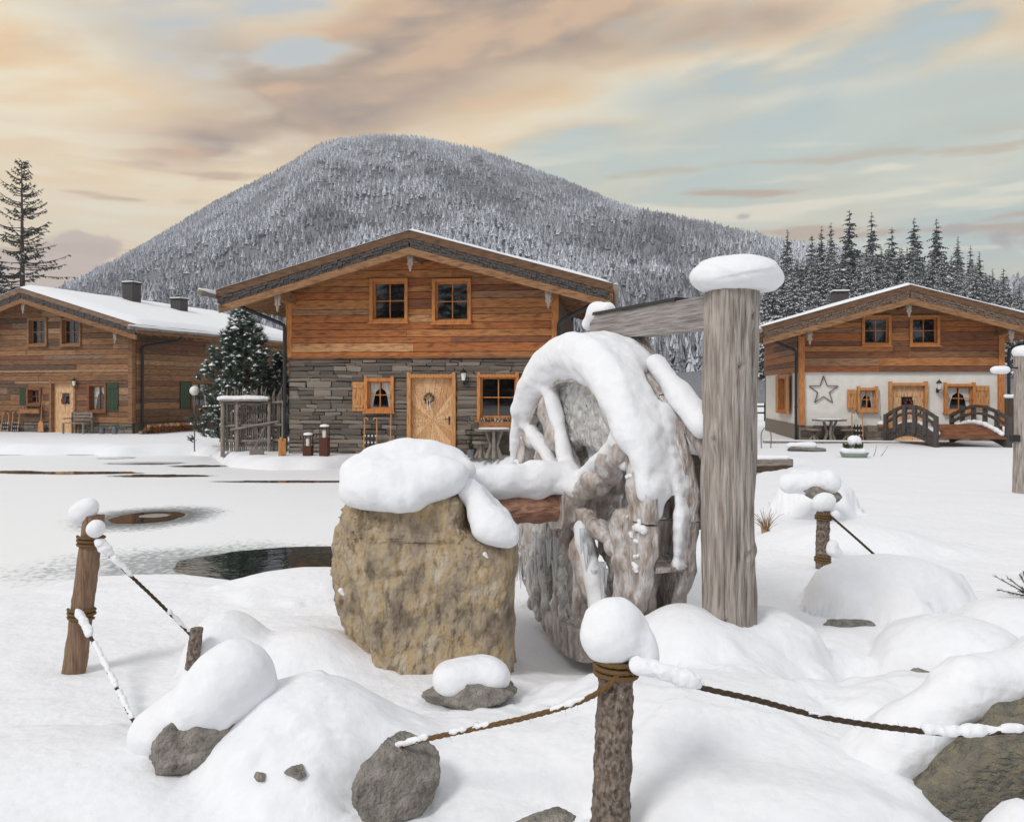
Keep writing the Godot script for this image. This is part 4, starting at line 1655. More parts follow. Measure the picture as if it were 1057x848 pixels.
func chalet_right() -> void:
	var H := H3
	var n := house_node(H, "chalet with larch gable over white plastered ground floor, on the right")
	var w1 := hrect(H, 889, 325.5, 919, 357)
	var w2 := hrect(H, 938, 325.5, 969, 357)
	var w3 := hrect(H, 884.5, 400, 905.7, 424.5)
	var w4 := hrect(H, 974, 396, 1006, 426)
	var door := hrect(H, 917, 395, 957, 455)
	door.size.y += door.position.y - H.base
	door.position.y = H.base
	var sideq := Rect2(2.0, 0.9, 1.6, 1.35)
	shell(H, n, [shrink(w1), shrink(w2), shrink(w3), shrink(w4), Rect2(door.position.x + 0.05, H.base, door.size.x - 0.1, door.size.y - 0.05)], M.plaster, [sideq.grow(-0.05)], -1)
	var split := hy(H, 930, 384)
	var pl := hy(H, 900, 439)
	clad(H, n, H.base, pl, [door], STONES, 0.16, 0.05, 0, 0, 0, true)
	clad(H, n, split, H.apex - 0.42, [w1, w2], MIXED, 0.22, 0.09)
	clad(H, n, split, H.apex - H.k * H.hw - 0.45, [], MIXED, 0.22, 0.07, -1, 0.1, H.depth)
	var sh := Shape.new()
	sh.box(Vector3(-H.hw - 0.02, pl * 0.5, -H.depth * 0.5), Vector3(0.06, pl, H.depth - 0.2))
	part(n, "plinth", sh.mesh(), M.stone_0)
	for s in [-1, 1]:
		sh = Shape.new()
		sh.box(Vector3(s * (H.hw - 0.04), (pl + H.apex - H.k * H.hw - 0.45) * 0.5, 0.02), Vector3(0.18, H.apex - H.k * H.hw - 0.45 - pl, 0.22))
		part(n, "corner_post", sh.mesh(), M.larch_v)
	window(n, w1, M.larch_v, 0.12)
	window(n, w2, M.larch_v, 0.12)
	window(n, w3, M.larch_light, 0.08, true, true)
	window(n, w4, M.larch_v, 0.08, true, true)
	shutter(n, hrect(H, 874, 402, 884, 423), M.larch_light)
	shutter(n, hrect(H, 1006.5, 398, 1020.5, 422.5), M.larch_light)
	window(n, Rect2(-sideq.end.x, sideq.position.y, sideq.size.x, sideq.size.y), M.larch_v, 0.1, true, false, -PI / 2, Vector3(-H.hw, 0, 0))
	for x in [sideq.position.x - 0.3, sideq.end.x + 0.3]:
		sh = Shape.new()
		sh.box(Vector3(-H.hw - 0.12, sideq.get_center().y, -x), Vector3(0.035, sideq.size.y + 0.1, 0.56))
		part(n, "shutter", sh.mesh(), M.larch_light)
	door_casing(n, door, M.larch_light)
	plank_door(n, door, M.pale_door)
	roof(H, n, M.old_3, M.shingle_brown, M.old_2)
	var ey: float = H.apex - H.k * H.ro - 0.14
	gutter(H, n, -1, 0.1)
	downpipe(n, [Vector3(-H.ro + 0.02, ey, 0.6), Vector3(-H.ro + 0.4, ey - 0.3, 0.6), Vector3(-H.hw - 0.16, ey - 0.62, 0.16), Vector3(-H.hw - 0.16, H.base, 0.16)])
	downpipe(n, [Vector3(H.ro - 0.02, ey, 0.6), Vector3(H.ro - 0.4, ey - 0.3, 0.6), Vector3(H.hw + 0.16, ey - 0.62, 0.16), Vector3(H.hw + 0.16, H.base, 0.16)])
	chimney(H, n, -1.0, -4.0, 5.45)


# ------------------------------------------------------------------ trees
func fir_meshes(sd: int, h: float, wide: float, tiers: int, per: int, snow: float, sparse := 0.0, droop := 0.35, dark := Color(0.048, 0.062, 0.05)) -> Array:
	# trunk and crown of a conifer: whorls of hanging boughs, each bough a spray of small twigs, snow lying on the upper sides
	var r := RandomNumberGenerator.new()
	r.seed = sd
	var tr := Shape.new()
	tr.tube([Vector3(0, -0.4, 0), Vector3(0, h * 0.5, 0), Vector3(r.randf_range(-0.01, 0.01) * h, h * 0.98, 0)], [h * 0.016, h * 0.009, h * 0.002], 7)
	var cr := Shape.new()
	cr.tinted = true
	for t in tiers:
		var u := (t + r.randf_range(-0.3, 0.3)) / tiers
		var y := h * (0.06 + 0.93 * clampf(u, 0.0, 1.0))
		var reach := wide * pow(1.0 - clampf(u, 0.0, 0.985), 0.85) * r.randf_range(0.85, 1.1) + 0.012 * h
		var n := maxi(4, int(per * (1.0 - 0.45 * u)))
		var ph := r.randf() * TAU
		for i in n:
			if r.randf() < sparse:
				continue
			var a := ph + TAU * (i + r.randf_range(-0.35, 0.35)) / n
			var l := reach * r.randf_range(0.6, 1.15)
			var dirv := Vector3(cos(a), 0, sin(a))
			var sidev := Vector3(-sin(a), 0, cos(a))
			var segs := 5 if l > 0.08 * h else 3
			var base_y := y + r.randf_range(-0.6, 0.6) * h / tiers
			var lift := r.randf_range(0.05, 0.25) * l
			for s in segs:
				var t0 := s / float(segs)
				var t1 := (s + 1) / float(segs)
				var p0 := dirv * l * t0 + Vector3(0, base_y + lift * t0 - droop * l * t0 * t0, 0)
				var p1 := dirv * l * t1 + Vector3(0, base_y + lift * t1 - droop * l * t1 * t1, 0)
				var w := l * (0.30 * (1.0 - t0) + 0.10)
				for sd2 in [-1.0, 1.0]:
					var g := r.randf_range(0.7, 1.5)
					cr.ink = Color(dark.r * g, dark.g * g, dark.b * g)
					var tip: Vector3 = p0.lerp(p1, 0.75) + sidev * sd2 * w * r.randf_range(0.7, 1.25) + Vector3(0, -w * r.randf_range(0.15, 0.6), 0)
					var q := p0.lerp(p1, r.randf_range(0.9, 1.35))
					cr.tri(p0, tip, q)
					# hanging twigs
					var hang := (p0 + tip) * 0.5 + Vector3(r.randf_range(-0.1, 0.1) * w, -w * r.randf_range(0.35, 0.9), 0)
					cr.tri(p0, hang, tip)
					if r.randf() < snow:
						var sh := r.randf_range(0.66, 0.8)
						cr.ink = Color(sh, sh * 1.005, sh * 1.02)
						var up := Vector3(0, 0.018 * l + 0.003 * h, 0)
						var k := r.randf_range(0.7, 1.1)
						cr.tri(p0.lerp(q, 0.1) + up, p0.lerp(tip, k) + up * 0.7, p0.lerp(q, k) + up)
						if r.randf() < 0.5:
							cr.tri(p0.lerp(tip, 0.2) + up, p0.lerp(hang, k * 0.8) + up * 0.5 + dirv * 0.01 * h, p0.lerp(tip, k) + up * 0.6)
	return [tr.mesh(), cr.mesh()]


func fir_tree(called: String, meshes: Array, where: Vector3, turn: float, sc: float, label: String, group := "") -> Node3D:
	var t := thing(called, label, "tree", where, turn, group)
	t.scale = Vector3(sc, sc, sc)
	part(t, "trunk", meshes[0], M.tree_bark)
	part(t, "crown", meshes[1], M.needles)
	return t


func make_forest() -> void:
	var kinds := []
	kinds.append(fir_meshes(201, 1.0, 0.24, 24, 10, 0.66))
	kinds.append(fir_meshes(202, 1.0, 0.20, 26, 9, 0.72))
	kinds.append(fir_meshes(203, 1.0, 0.24, 22, 10, 0.78))
	kinds.append(fir_meshes(204, 1.0, 0.23, 22, 10, 1.0, 0.0, 0.35, Color(0.07, 0.08, 0.075)))
	kinds.append(fir_meshes(205, 1.0, 0.19, 26, 9, 0.5))
	var r := RandomNumberGenerator.new()
	r.seed = 5
	# the tall spruces whose tops stand against the sky, [top x, top y, distance, kind]
	var tall := [[877, 214, 205, 0, "tallest dark spruce on the rise, its top left of the notch"], [900, 217, 210, 1, "tall slender spruce standing right beside the tallest spruce"], [921, 232, 215, 2, "broad spruce with flat snowy top between two taller pairs"], [944, 222, 205, 0, "tall pointed spruce directly above the right chalet ridge"], [967, 223, 200, 0, "wide tall spruce right of the right chalet's ridge"], [989, 243, 205, 4, "dark narrow spruce stepping down right of the tall group"], [1002, 252, 200, 1, "spruce on the shoulder where the tree line falls to the right"], [1011, 258, 190, 4, "thin dark spruce at the right end of the tall group"], [1036, 275, 170, 0, "lone pointed spruce near the right edge of the picture"], [1025, 276, 185, 4, "small thin spruce between the shoulder and the lone one"], [838, 240, 235, 2, "spreading spruce at the left start of the dark group"], [858, 228, 230, 1, "thin spruce just left of the tallest spruce"], [813, 235, 260, 4, "small spire spruce standing out left of the dark group"], [848, 232, 240, 1, "slender spruce second from the left in the dark group"], [1052, 292, 160, 3, "frosted spruce cut by the right edge of the picture"]]
	for q in tall:
		var p := at(q[0], q[1], q[2])
		var g := hill_y(q[0], q[2]) - 0.4
		var h := p.y - g
		fir_tree("spruce_tree", kinds[q[3]], Vector3(p.x, g, p.z), r.randf() * TAU, h, q[4], "tall spruces against the sky")
	# the ranks below them
	var n := 0
	var ds := [232.0, 215.0, 198.0, 182.0, 168.0, 154.0, 142.0, 130.0]
	for row in ds.size():
		var px := 792.0 + r.randf() * 8.0
		while px < 1085.0:
			var d: float = ds[row] + r.randf_range(-6, 6)
			var g := hill_y(px, d) - 0.4
			var h := r.randf_range(13.0, 22.0) * (1.0 if row < 4 else 0.85)
			# keep the sky line of the named trees
			var top_py := HZ - (g + h - EYE) * F / d
			var lim := 250.0 + absf(px - 915.0) * 0.18 if px < 990.0 else 262.0 + (px - 990.0) * 0.62
			if top_py < lim:
				h = (HZ - lim) * d / F + EYE - g
			if h > 4.5 and g > 0.3:
				var k := r.randi() % 5
				if row >= 4:
					k = [3, 2, 3, 1, 3][k]
				var t := fir_tree("snowy_fir", kinds[k], Vector3((px - 528.5) / F * d, g, -d), r.randf() * TAU, h, ["snowy fir in the wooded rise behind the right chalet", "snow laden fir among the ranks behind the right chalet"][0 if row < 4 else 1], "firs of the upper wooded rise" if row < 4 else "firs of the lower wooded rise")
				n += 1
			px += r.randf_range(9.0, 19.0) * 200.0 / d
	# bare brown broadleaf tree left of the right chalet
	bare_tree(at(818, 345, 70.0), 5.2, 301, "bare brown broadleaf tree left of the right chalet roof")
	bare_tree(at(842, 340, 76.0), 4.4, 302, "low bare brown tree just behind the right chalet's eave")


func bare_tree(where: Vector3, h: float, sd: int, label: String) -> void:
	var r := RandomNumberGenerator.new()
	r.seed = sd
	where.y = hill_y((where.x / -where.z) * F + 528.5, -where.z) - 0.3 if -where.z > 100.0 else 0.0
	var t := thing("bare_tree", label, "tree", where)
	var tr := Shape.new()
	tr.tube([Vector3.ZERO, Vector3(0.1, h * 0.4, 0), Vector3(0, h * 0.9, 0)], [0.14, 0.09, 0.02], 7)
	part(t, "trunk", tr.mesh(), M.tree_bark)
	var cr := Shape.new()
	cr.tinted = true
	for i in 420:
		var y := h * r.randf_range(0.25, 1.0)
		var a := r.randf() * TAU
		var l := h * r.randf_range(0.12, 0.42) * (1.15 - y / h)
		var b := Vector3(cos(a) * l * 0.3, y, sin(a) * l * 0.3)
		var e := b + Vector3(cos(a) * l, l * r.randf_range(0.3, 1.1), sin(a) * l)
		var w := r.randf()
		cr.ink = Color(0.72, 0.72, 0.74) if w < 0.15 else Color(0.16, 0.11, 0.085) * r.randf_range(0.7, 1.4)
		var s := Vector3(-sin(a), 0, cos(a)) * 0.03
		cr.tri(b - s, b + s, e)
		cr.tri(b - Vector3(0, 0.03, 0), b + Vector3(0, 0.03, 0), e)
	part(t, "crown", cr.mesh(), M.needles)


func sparse_spruce(sd: int, h: float, wide: float) -> Array:
	# an old spruce with gaps: long boughs that dip and turn up, hung with short twigs
	var r := RandomNumberGenerator.new()
	r.seed = sd
	var tr := Shape.new()
	tr.tube([Vector3(0, -0.4, 0), Vector3(0.05, h * 0.5, 0), Vector3(0, h * 0.985, 0)], [0.26, 0.16, 0.02], 8)
	var cr := Shape.new()
	cr.tinted = true
	for i in 190:
		var u := pow(r.randf(), 0.85)
		var y := h * (0.22 + 0.77 * u)
		var a := r.randf() * TAU
		var l := (wide * pow(1.0 - u, 0.7) + 0.25) * r.randf_range(0.45, 1.15)
		var dv := Vector3(cos(a), 0, sin(a))
		var sv := Vector3(-sin(a), 0, cos(a))
		var dip := r.randf_range(0.10, 0.34) * (1.0 - u)
		var rise := r.randf_range(0.0, 0.22) + 0.5 * u * u
		var path := []
		var rad := []
		var n := 9
		for k in n + 1:
			var t := k / float(n)
			path.append(dv * l * t + Vector3(0, y + l * (rise * t * t - dip * t), 0))
			rad.append(0.03 * (1.0 - t) + 0.006)
		tr.tube(path, rad, 5, false)
		var tw := int(14 + l * 14)
		for k in tw:
			var t := r.randf_range(0.18, 1.0)
			var q := t * n
			var p: Vector3 = (path[int(minf(q, n - 1))] as Vector3).lerp(path[mini(int(q) + 1, n)], q - floorf(q))
			var ln := r.randf_range(0.16, 0.42) * (1.0 - 0.4 * u)
			var e := p + dv * ln * r.randf_range(0.2, 0.8) + sv * ln * r.randf_range(-0.9, 0.9) + Vector3(0, -ln * r.randf_range(0.0, 0.7), 0)
			var g := r.randf_range(0.6, 1.6)
			cr.ink = Color(0.042 * g, 0.046 * g, 0.030 * g) if r.randf() > 0.10 else Color(0.6, 0.6, 0.62)
			var wv := (e - p).cross(Vector3(r.randf_range(-1, 1), r.randf_range(-1, 1), r.randf_range(-1, 1))).normalized() * ln * 0.13
			cr.tri(p - wv, p + wv, e)
			cr.tri(p - wv * 0.3 + Vector3(0, 0.03, 0), p.lerp(e, 0.55) + wv * 1.6, e)
	return [tr.mesh(), cr.mesh()]


func make_big_trees() -> void:
	# the sparse spruce behind the left chalet
	var d := 56.0
	var top := at(22, 163, d)
	var ms := sparse_spruce(401, top.y, 3.6)
	fir_tree("spruce_tree", ms, Vector3(top.x, 0, top.z), 0.4, 1.0, "tall sparse dark spruce rising behind the left chalet")
	# conifers half hidden behind its roof
	var small := fir_meshes(402, 1.0, 0.24, 18, 9, 0.3, 0.1)
	var b := at(-8, 235, 52.0)
	fir_tree("spruce_tree", small, Vector3(b.x, 0, b.z), 0.0, b.y, "dark spruce cut by the left edge behind the left chalet")
	snowy_pine(at(249, 446, 26.6), 4.15, 1.6, 411, 1150, "bushy snow dusted pine between left and middle chalets")
	snowy_pine(at(287, 446, 28.2), 2.9, 0.8, 412, 330, "smaller snowy pine behind the paling, beside the middle chalet")


func snowy_pine(where: Vector3, h: float, wide: float, sd: int, tufts: int, label: String) -> void:
	where.y = 0.0
	var r := RandomNumberGenerator.new()
	r.seed = sd
	var t := thing("pine_tree", label, "tree", where)
	var tr := Shape.new()
	tr.tube([Vector3(0, -0.1, 0), Vector3(0.05, h * 0.5, 0), Vector3(0, h * 0.95, 0)], [0.09, 0.06, 0.012], 8)
	var br := Shape.new()
	br.tinted = true
	var sn := Shape.new()
	sn.tinted = true
	for i in tufts:
		var u := pow(r.randf(), 0.9)
		var y := h * (0.08 + 0.92 * u)
		var prof := sin(clampf((1.0 - u) * 1.9 + 0.12, 0.0, PI * 0.62)) * (0.82 + 0.18 * (1.0 - u))
		var a := r.randf() * TAU
		var q := wide * prof * sqrt(r.randf_range(0.12, 1.0)) * (0.85 + 0.25 * sin(a * 3.0 + u * 9.0))
		var o := Vector3(cos(a) * q, y - 0.10 * q, sin(a) * q)
		var axis := (Vector3(cos(a), r.randf_range(0.5, 1.5), sin(a))).normalized()
		if i % 3 == 0:
			tr.tube([Vector3(0, maxf(0.15, o.y - q * 0.45), 0), o], [0.022, 0.008], 5, false)
		var len := r.randf_range(0.14, 0.25)
		for k in 20:
			var dv := (axis + Vector3(r.randf_range(-1, 1), r.randf_range(-0.7, 1), r.randf_range(-1, 1)) * 0.85).normalized()
			var side := dv.cross(Vector3(r.randf_range(-1, 1), r.randf_range(-1, 1), r.randf_range(-1, 1))).normalized() * len * 0.10
			var g := r.randf_range(0.6, 1.5)
			br.ink = Color(0.085 * g, 0.115 * g, 0.080 * g)
			var p := o + axis * len * r.randf_range(-0.5, 0.3)
			br.tri(p - side, p + side, p + dv * len)
		if r.randf() < 0.78:
			# a cushion of snow on the tuft
			var w := r.randf_range(0.035, 0.08) * (1.7 if r.randf() < 0.12 else 1.0)
			var c := o + axis * len * r.randf_range(0.2, 0.55) + Vector3(0, 0.02, 0)
			sn.ink = Color(0.80, 0.81, 0.83)
			var ring := []
			for k in 6:
				var an := TAU * k / 6.0
				ring.append(c + Vector3(cos(an) * w * r.randf_range(0.7, 1.3), r.randf_range(-0.02, 0.01), sin(an) * w * r.randf_range(0.7, 1.3)))
			var tp := c + Vector3(0, w * 0.75, 0)
			var bt := c - Vector3(0, w * 0.25, 0)
			for k in 6:
				sn.tri(ring[(k + 1) % 6], ring[k], tp)
				sn.tri(ring[k], ring[(k + 1) % 6], bt)
	part(t, "trunk", tr.mesh(), M.tree_bark)
	part(t, "crown", br.mesh(), M.needles)
	part(t, "snow_cushions", sn.mesh(), M.needles).set_meta("kind", "stuff")


# ------------------------------------------------------------------ the boulder
func make_boulder() -> void:
	var c := at(434, 600, 4.72)
	c.y = 0.20
	var t := thing("boulder", "big ochre boulder standing upright with a thick cap of snow", "boulder", c)
	part(t, "rock", block_mesh(c), M.boulder_rock)
	# the cap, thick and drooping to the front
	var o := c
	var cap := []
	var cz := c.z
	for q in [[366, 488, 0.085, 0.16], [392, 484, 0.14, 0.02], [425, 480, 0.15, 0.0], [452, 484, 0.13, -0.02], [405, 500, 0.12, 0.22], [435, 495, 0.12, 0.20], [372, 506, 0.075, 0.26], [400, 480, 0.12, -0.2], [450, 480, 0.11, -0.18], [414, 513, 0.075, 0.34], [385, 505, 0.085, 0.30], [458, 492, 0.085, 0.24], [362, 512, 0.04, 0.22], [470, 486, 0.06, 0.1]]:
		var p := at(q[0], q[1], -cz - q[3]) - o
		cap.append([p, p + Vector3(0.05, 0, 0), q[2], q[2] * 0.95])
	part(t, "snow_cap", blend(cap, 0.015, 0.10, 0.012, 4.0, 3), M.snow)
	var cap2 := []
	for q in [[488, 512, 0.075, 0.10], [498, 530, 0.085, 0.24], [512, 543, 0.075, 0.30], [492, 516, 0.09, -0.05], [520, 550, 0.055, 0.33], [505, 532, 0.09, 0.06], [520, 545, 0.06, 0.1], [484, 505, 0.06, 0.2], [500, 545, 0.06, 0.34]]:
		var p := at(q[0], q[1], -cz - q[3]) - o
		cap2.append([p, p + Vector3(0.03, -0.02, 0), q[2], q[2] * 0.9])
	part(t, "snow_patch", blend(cap2, 0.014, 0.07, 0.010, 6.0, 4), M.snow)
	for q in [[352, 609, 0.014, 0.30], [500, 572, 0.016, 0.33]]:
		var p := at(q[0], q[1], -cz - q[3]) - o
		part(t, "snow_patch", blend([[p, p + Vector3(0.012, -0.02, 0), q[2], q[2] * 0.7]], 0.007, 0.01, 0.004, 30.0, 5), M.snow)


func block_mesh(c: Vector3) -> ArrayMesh:
	# the upright block, built up in rings: outline left and right by height, a lower shoulder on the right, a slanting left flank
	var n1 := FastNoiseLite.new()
	n1.seed = 31
	n1.frequency = 1.0
	n1.fractal_octaves = 6
	n1.fractal_gain = 0.55
	var n2 := FastNoiseLite.new()
	n2.seed = 34
	n2.frequency = 1.0
	n2.fractal_type = FastNoiseLite.FRACTAL_RIDGED
	n2.fractal_octaves = 3
	var d := -c.z - 0.3
	var outline := [[720.0, 352.0, 528.0], [690.0, 346.0, 532.0], [650.0, 340.0, 534.0], [610.0, 338.0, 534.0], [575.0, 341.0, 533.0], [566.0, 343.0, 531.0], [560.0, 344.0, 524.0], [557.0, 345.0, 505.0], [553.0, 346.0, 488.0], [546.0, 349.0, 482.0], [535.0, 354.0, 480.0], [522.0, 362.0, 478.0], [512.0, 372.0, 474.0], [507.0, 385.0, 462.0], [504.0, 405.0, 440.0]]
	var rows := []
	var steps := 150
	var us := 200
	for j in steps + 1:
		var t := j / float(steps) * (outline.size() - 1)
		var k := mini(int(t), outline.size() - 2)
		var f := t - k
		var py := lerpf(outline[k][0], outline[k + 1][0], f)
		var xl := (lerpf(outline[k][1], outline[k + 1][1], f) - 528.5) / F * d - c.x
		var xr := (lerpf(outline[k][2], outline[k + 1][2], f) - 528.5) / F * d - c.x
		var y := EYE - (py - HZ) / F * d - c.y
		var cx := (xl + xr) * 0.5
		var hw := (xr - xl) * 0.5
		var hz := 0.40 - 0.05 * sm(0.5, 1.0, y) - 0.1 * sm(0.95, 1.02, y)
		var row := PackedVector3Array()
		for i in us:
			var a := -TAU * i / us
			var co := cos(a)
			var si := sin(a)
			var x := cx + hw * signf(co) * pow(absf(co), 0.42)
			var z := hz * signf(si) * pow(absf(si), 0.42)
			if z > 0.0:
				# the left flank falls back, the front leans a little
				z -= maxf(0.0, -0.20 - x - 0.06 * y) * 1.15 * (z / hz)
				z -= 0.05 * y * (z / hz)
			var nv := Vector3(co, 0.15, si)
			var flank := sm(-0.12, -0.28, x)
			var big := n1.get_noise_3d(x * 1.6, y * 1.0, z * 1.6) * 0.075
			var fine := n1.get_noise_3d(x * 7.0 + 5.0, y * 3.0, z * 7.0) * lerpf(0.016, 0.045, flank)
			var ledge := (floorf(n1.get_noise_3d(x * 2.2 + 9.0, y * 0.7, z * 2.0 + y) * 6.0)) * lerpf(0.006, 0.014, flank)
			var crack := maxf(0.0, n2.get_noise_3d(x * 1.3 + 3.0, y * 0.55, z) - 0.74) * 0.16
			crack += 0.022 * exp(-pow((y - 0.62 - 0.03 * sin(x * 9.0)) / 0.008, 2.0)) * sm(-0.34, -0.3, x) * sm(0.12, 0.0, x)
			row.append(Vector3(x, y, z) + nv * (big + fine + ledge - crack))
		rows.append(row)
	var sh := Shape.new()
	sh.grid(rows, true)
	var top: PackedVector3Array = rows[-1]
	var m := Vector3.ZERO
	for p in top:
		m += p / us
	for i in us:
		sh.tri(m, top[i], top[(i + 1) % us])
	return sh.mesh()


# ------------------------------------------------------------------ the waterwheel
func make_waterwheel() -> void:
	var ang := deg_to_rad(68.0)
	var nrm := Vector3(-sin(ang), 0, cos(ang))
	var xax := Vector3(cos(ang), 0, sin(ang))
	var o := at(594, 520, 5.2) - nrm * 0.10
	o.y = 1.06
	var t := thing("waterwheel", "frozen wooden waterwheel crusted in ice and thick snow", "waterwheel", o)
	t.basis = Basis(xax, Vector3.UP, nrm)
	var R := 0.93
	var r := RandomNumberGenerator.new()
	r.seed = 15
	var rough := FastNoiseLite.new()
	rough.seed = 61
	rough.frequency = 7.0
	rough.fractal_octaves = 4
	# two rims of curved felloes, each felloe a piece
	for z in [0.12, -0.12]:
		for k in 8:
			var rows := []
			for s in 5:
				rows.append(PackedVector3Array())
			var a0 := TAU * k / 8.0 + 0.006
			var a1 := TAU * (k + 1) / 8.0 - 0.006
			var prof := [Vector2(0.74, -0.035), Vector2(R, -0.035), Vector2(R, 0.035), Vector2(0.74, 0.035)]
			var loops := []
			for i in 15:
				var a := lerpf(a1, a0, i / 14.0)
				var loop := PackedVector3Array()
				for e in 4:
					for m in 5:
						var q: Vector2 = (prof[e] as Vector2).lerp(prof[(e + 1) % 4], m / 5.0)
						var p := Vector3(cos(a) * q.x, sin(a) * q.x, q.y + z)
						var nn := rough.get_noise_3dv(p) * 0.022
						p += Vector3(cos(a) * (0.6 if e == 1 else -0.3), sin(a) * (0.6 if e == 1 else -0.3), sign(q.y)) * nn
						loop.append(p)
				loops.append(loop)
			var sh := Shape.new()
			sh.grid(loops, true)
			for cap in [0, 14]:
				var lp: PackedVector3Array = loops[cap]
				for i in range(1, lp.size() - 1):
					if cap == 0:
						sh.tri(lp[0], lp[i + 1], lp[i])
					else:
						sh.tri(lp[0], lp[i], lp[i + 1])
			part(t, "felloe", sh.mesh(), M.iced_wood)
	# sole boards and paddles between the rims
	for k in 24:
		var a := TAU * (k + 0.5) / 24.0
		var b := Basis(Vector3(0, 0, 1), a)
		var sh := Shape.new()
		sh.box(b * Vector3(0.755, 0, 0), Vector3(0.03, 0.75 * TAU / 24.0 * 0.98, 0.165), b)
		part(t, "sole_board", sh.mesh(), M.pale_ice if sin(a) > 0.3 else M.iced_wood)
		if k % 2 == 0:
			sh = Shape.new()
			var b2 := Basis(Vector3(0, 0, 1), a + 0.13)
			sh.box(b2 * Vector3(0.85, 0, 0), Vector3(0.16, 0.028, 0.165), b2)
			part(t, "paddle", sh.mesh(), M.iced_wood)
	# spokes in pairs, thick iced logs
	for z in [0.11, -0.10]:
		for k in 4:
			var a := deg_to_rad(29.0 + 90.0 * k + (4.0 if z < 0.0 else 0.0))
			var path := []
			var rad := []
			for i in 26:
				var q := lerpf(0.04, 0.80, i / 25.0)
				path.append(Vector3(cos(a) * q, sin(a) * q, z + 0.03 * sin(i * 0.4 + k)))
				rad.append(0.072 + 0.012 * sin(i * 0.9 + k * 2.0))
			var sh := Shape.new()
			sh.tube(path, rad, 16, true, rough, 0.035)
			part(t, "spoke", sh.mesh(), M.iced_wood)
	# secondary struts between the spokes
	for q in [[150.0, 0.11, 0.055], [252.0, 0.11, 0.055], [340.0, 0.11, 0.05]]:
		var a := deg_to_rad(q[0])
		var path := []
		var rad := []
		for i in 22:
			var s := lerpf(0.1, 0.8, i / 21.0)
			path.append(Vector3(cos(a) * s, sin(a) * s, q[1]))
			rad.append(q[2] + 0.01 * sin(i * 1.1))
		var sh := Shape.new()
		sh.tube(path, rad, 14, true, rough, 0.035)
		part(t, "spoke", sh.mesh(), M.iced_wood)
	# axle: a hewn log from the boulder through the hub to the post
	var ax := Shape.new()
	var apath := []
	var arad := []
	for i in 40:
		apath.append(Vector3(0, -0.02, lerpf(-0.60, 1.0, i / 39.0)))
		arad.append(0.085)
	ax.tube(apath, arad, 14, true, rough, 0.02)
	part(t, "axle", ax.mesh(), M.wet_wood)
	var hub := Shape.new()
	var hp := []
	var hr := []
	for i in 20:
		hp.append(Vector3(0, 0, lerpf(-0.18, 0.24, i / 19.0)))
		hr.append(0.15)
	hub.tube(hp, hr, 20, true, rough, 0.05)
	part(t, "hub", hub.mesh(), M.iced_wood)
	# ice that has run down over the lower left of the wheel: thick curtains with a rippled face
	var curt := []
	for q in [[-0.62, -0.10, 0.22, 0.10, -0.62, 0.075], [-0.50, -0.05, 0.24, 0.12, -0.72, 0.08], [-0.36, -0.12, 0.22, 0.10, -0.82, 0.07], [-0.78, -0.05, 0.16, 0.08, -0.45, 0.06], [-0.20, -0.2, 0.2, 0.07, -0.88, 0.06], [0.05, -0.25, 0.18, 0.06, -0.85, 0.05], [0.62, -0.02, 0.2, 0.09, -0.6, 0.07], [0.72, 0.05, 0.05, 0.08, -0.5, 0.07], [-0.8, 0.2, 0.1, 0.07, -0.3, 0.06], [-0.86, 0.3, -0.1, 0.06, -0.2, 0.06]]:
		curt.append([Vector3(q[0], q[1], q[2] * 0.55), Vector3(q[0] * 0.97, q[4], q[2] * 0.5), q[3] * 0.85, q[5] * 0.85])
	part(t, "ice_curtain", blend(curt, 0.020, 0.07, 0.03, 6.0, 9), M.iced_wood)
	var curt2 := []
	for q in [[-0.55, -0.30, 0.27, 0.045, -0.75], [-0.42, -0.22, 0.29, 0.05, -0.80], [-0.3, -0.28, 0.27, 0.05, -0.72], [-0.70, -0.18, 0.24, 0.045, -0.55], [-0.1, -0.34, 0.25, 0.035, -0.9], [0.36, -0.2, -0.1, 0.06, -0.8], [0.5, -0.1, -0.14, 0.05, -0.7], [0.2, -0.2, -0.12, 0.06, -0.85], [-0.25, 0.3, -0.17, 0.07, -0.3], [0.0, 0.25, -0.2, 0.07, -0.3], [0.3, 0.2, -0.2, 0.06, -0.2]]:
		curt2.append([Vector3(q[0], q[1], q[2] * 0.6), Vector3(q[0], q[4], q[2] * 0.52), q[3], q[3] * 0.6])
	part(t, "ice_curtain", blend(curt2, 0.018, 0.05, 0.03, 9.0, 10), M.pale_ice)
	# the frosted screen of ice below the crown of the wheel
	var scr := []
	for k in 22:
		var a := deg_to_rad(lerpf(38.0, 140.0, k / 21.0))
		scr.append([Vector3(cos(a) * 0.74, sin(a) * 0.74, 0.03), Vector3(cos(a) * 0.66 * 0.6, sin(a) * 0.30 + 0.10, 0.0), 0.04, 0.028])
	part(t, "ice_screen", blend(scr, 0.016, 0.08, 0.02, 14.0, 11), M.pale_ice)
	# icicles
	for i in 46:
		var x := r.randf_range(-0.80, -0.08) if i < 36 else r.randf_range(0.1, 0.66)
		var y := -0.10 - 0.25 * absf(x) + r.randf_range(-0.25, 0.08)
		var l := r.randf_range(0.10, 0.30)
		var z := 0.175 + r.randf_range(-0.03, 0.05)
		var q := r.randf_range(0.008, 0.017)
		var sh := Shape.new()
		sh.tube([Vector3(x, y, z), Vector3(x, y - l * 0.3, z), Vector3(x + 0.004, y - l * 0.7, z), Vector3(x + 0.004, y - l, z)], [q * 1.3, q, q * 0.55, 0.001], 7, true, rough, 0.004)
		part(t, "icicle", sh.mesh(), M.icicle_ice)
	# snow: over the crown, along the upper sides of the spokes, on hub and axle
	var s := []
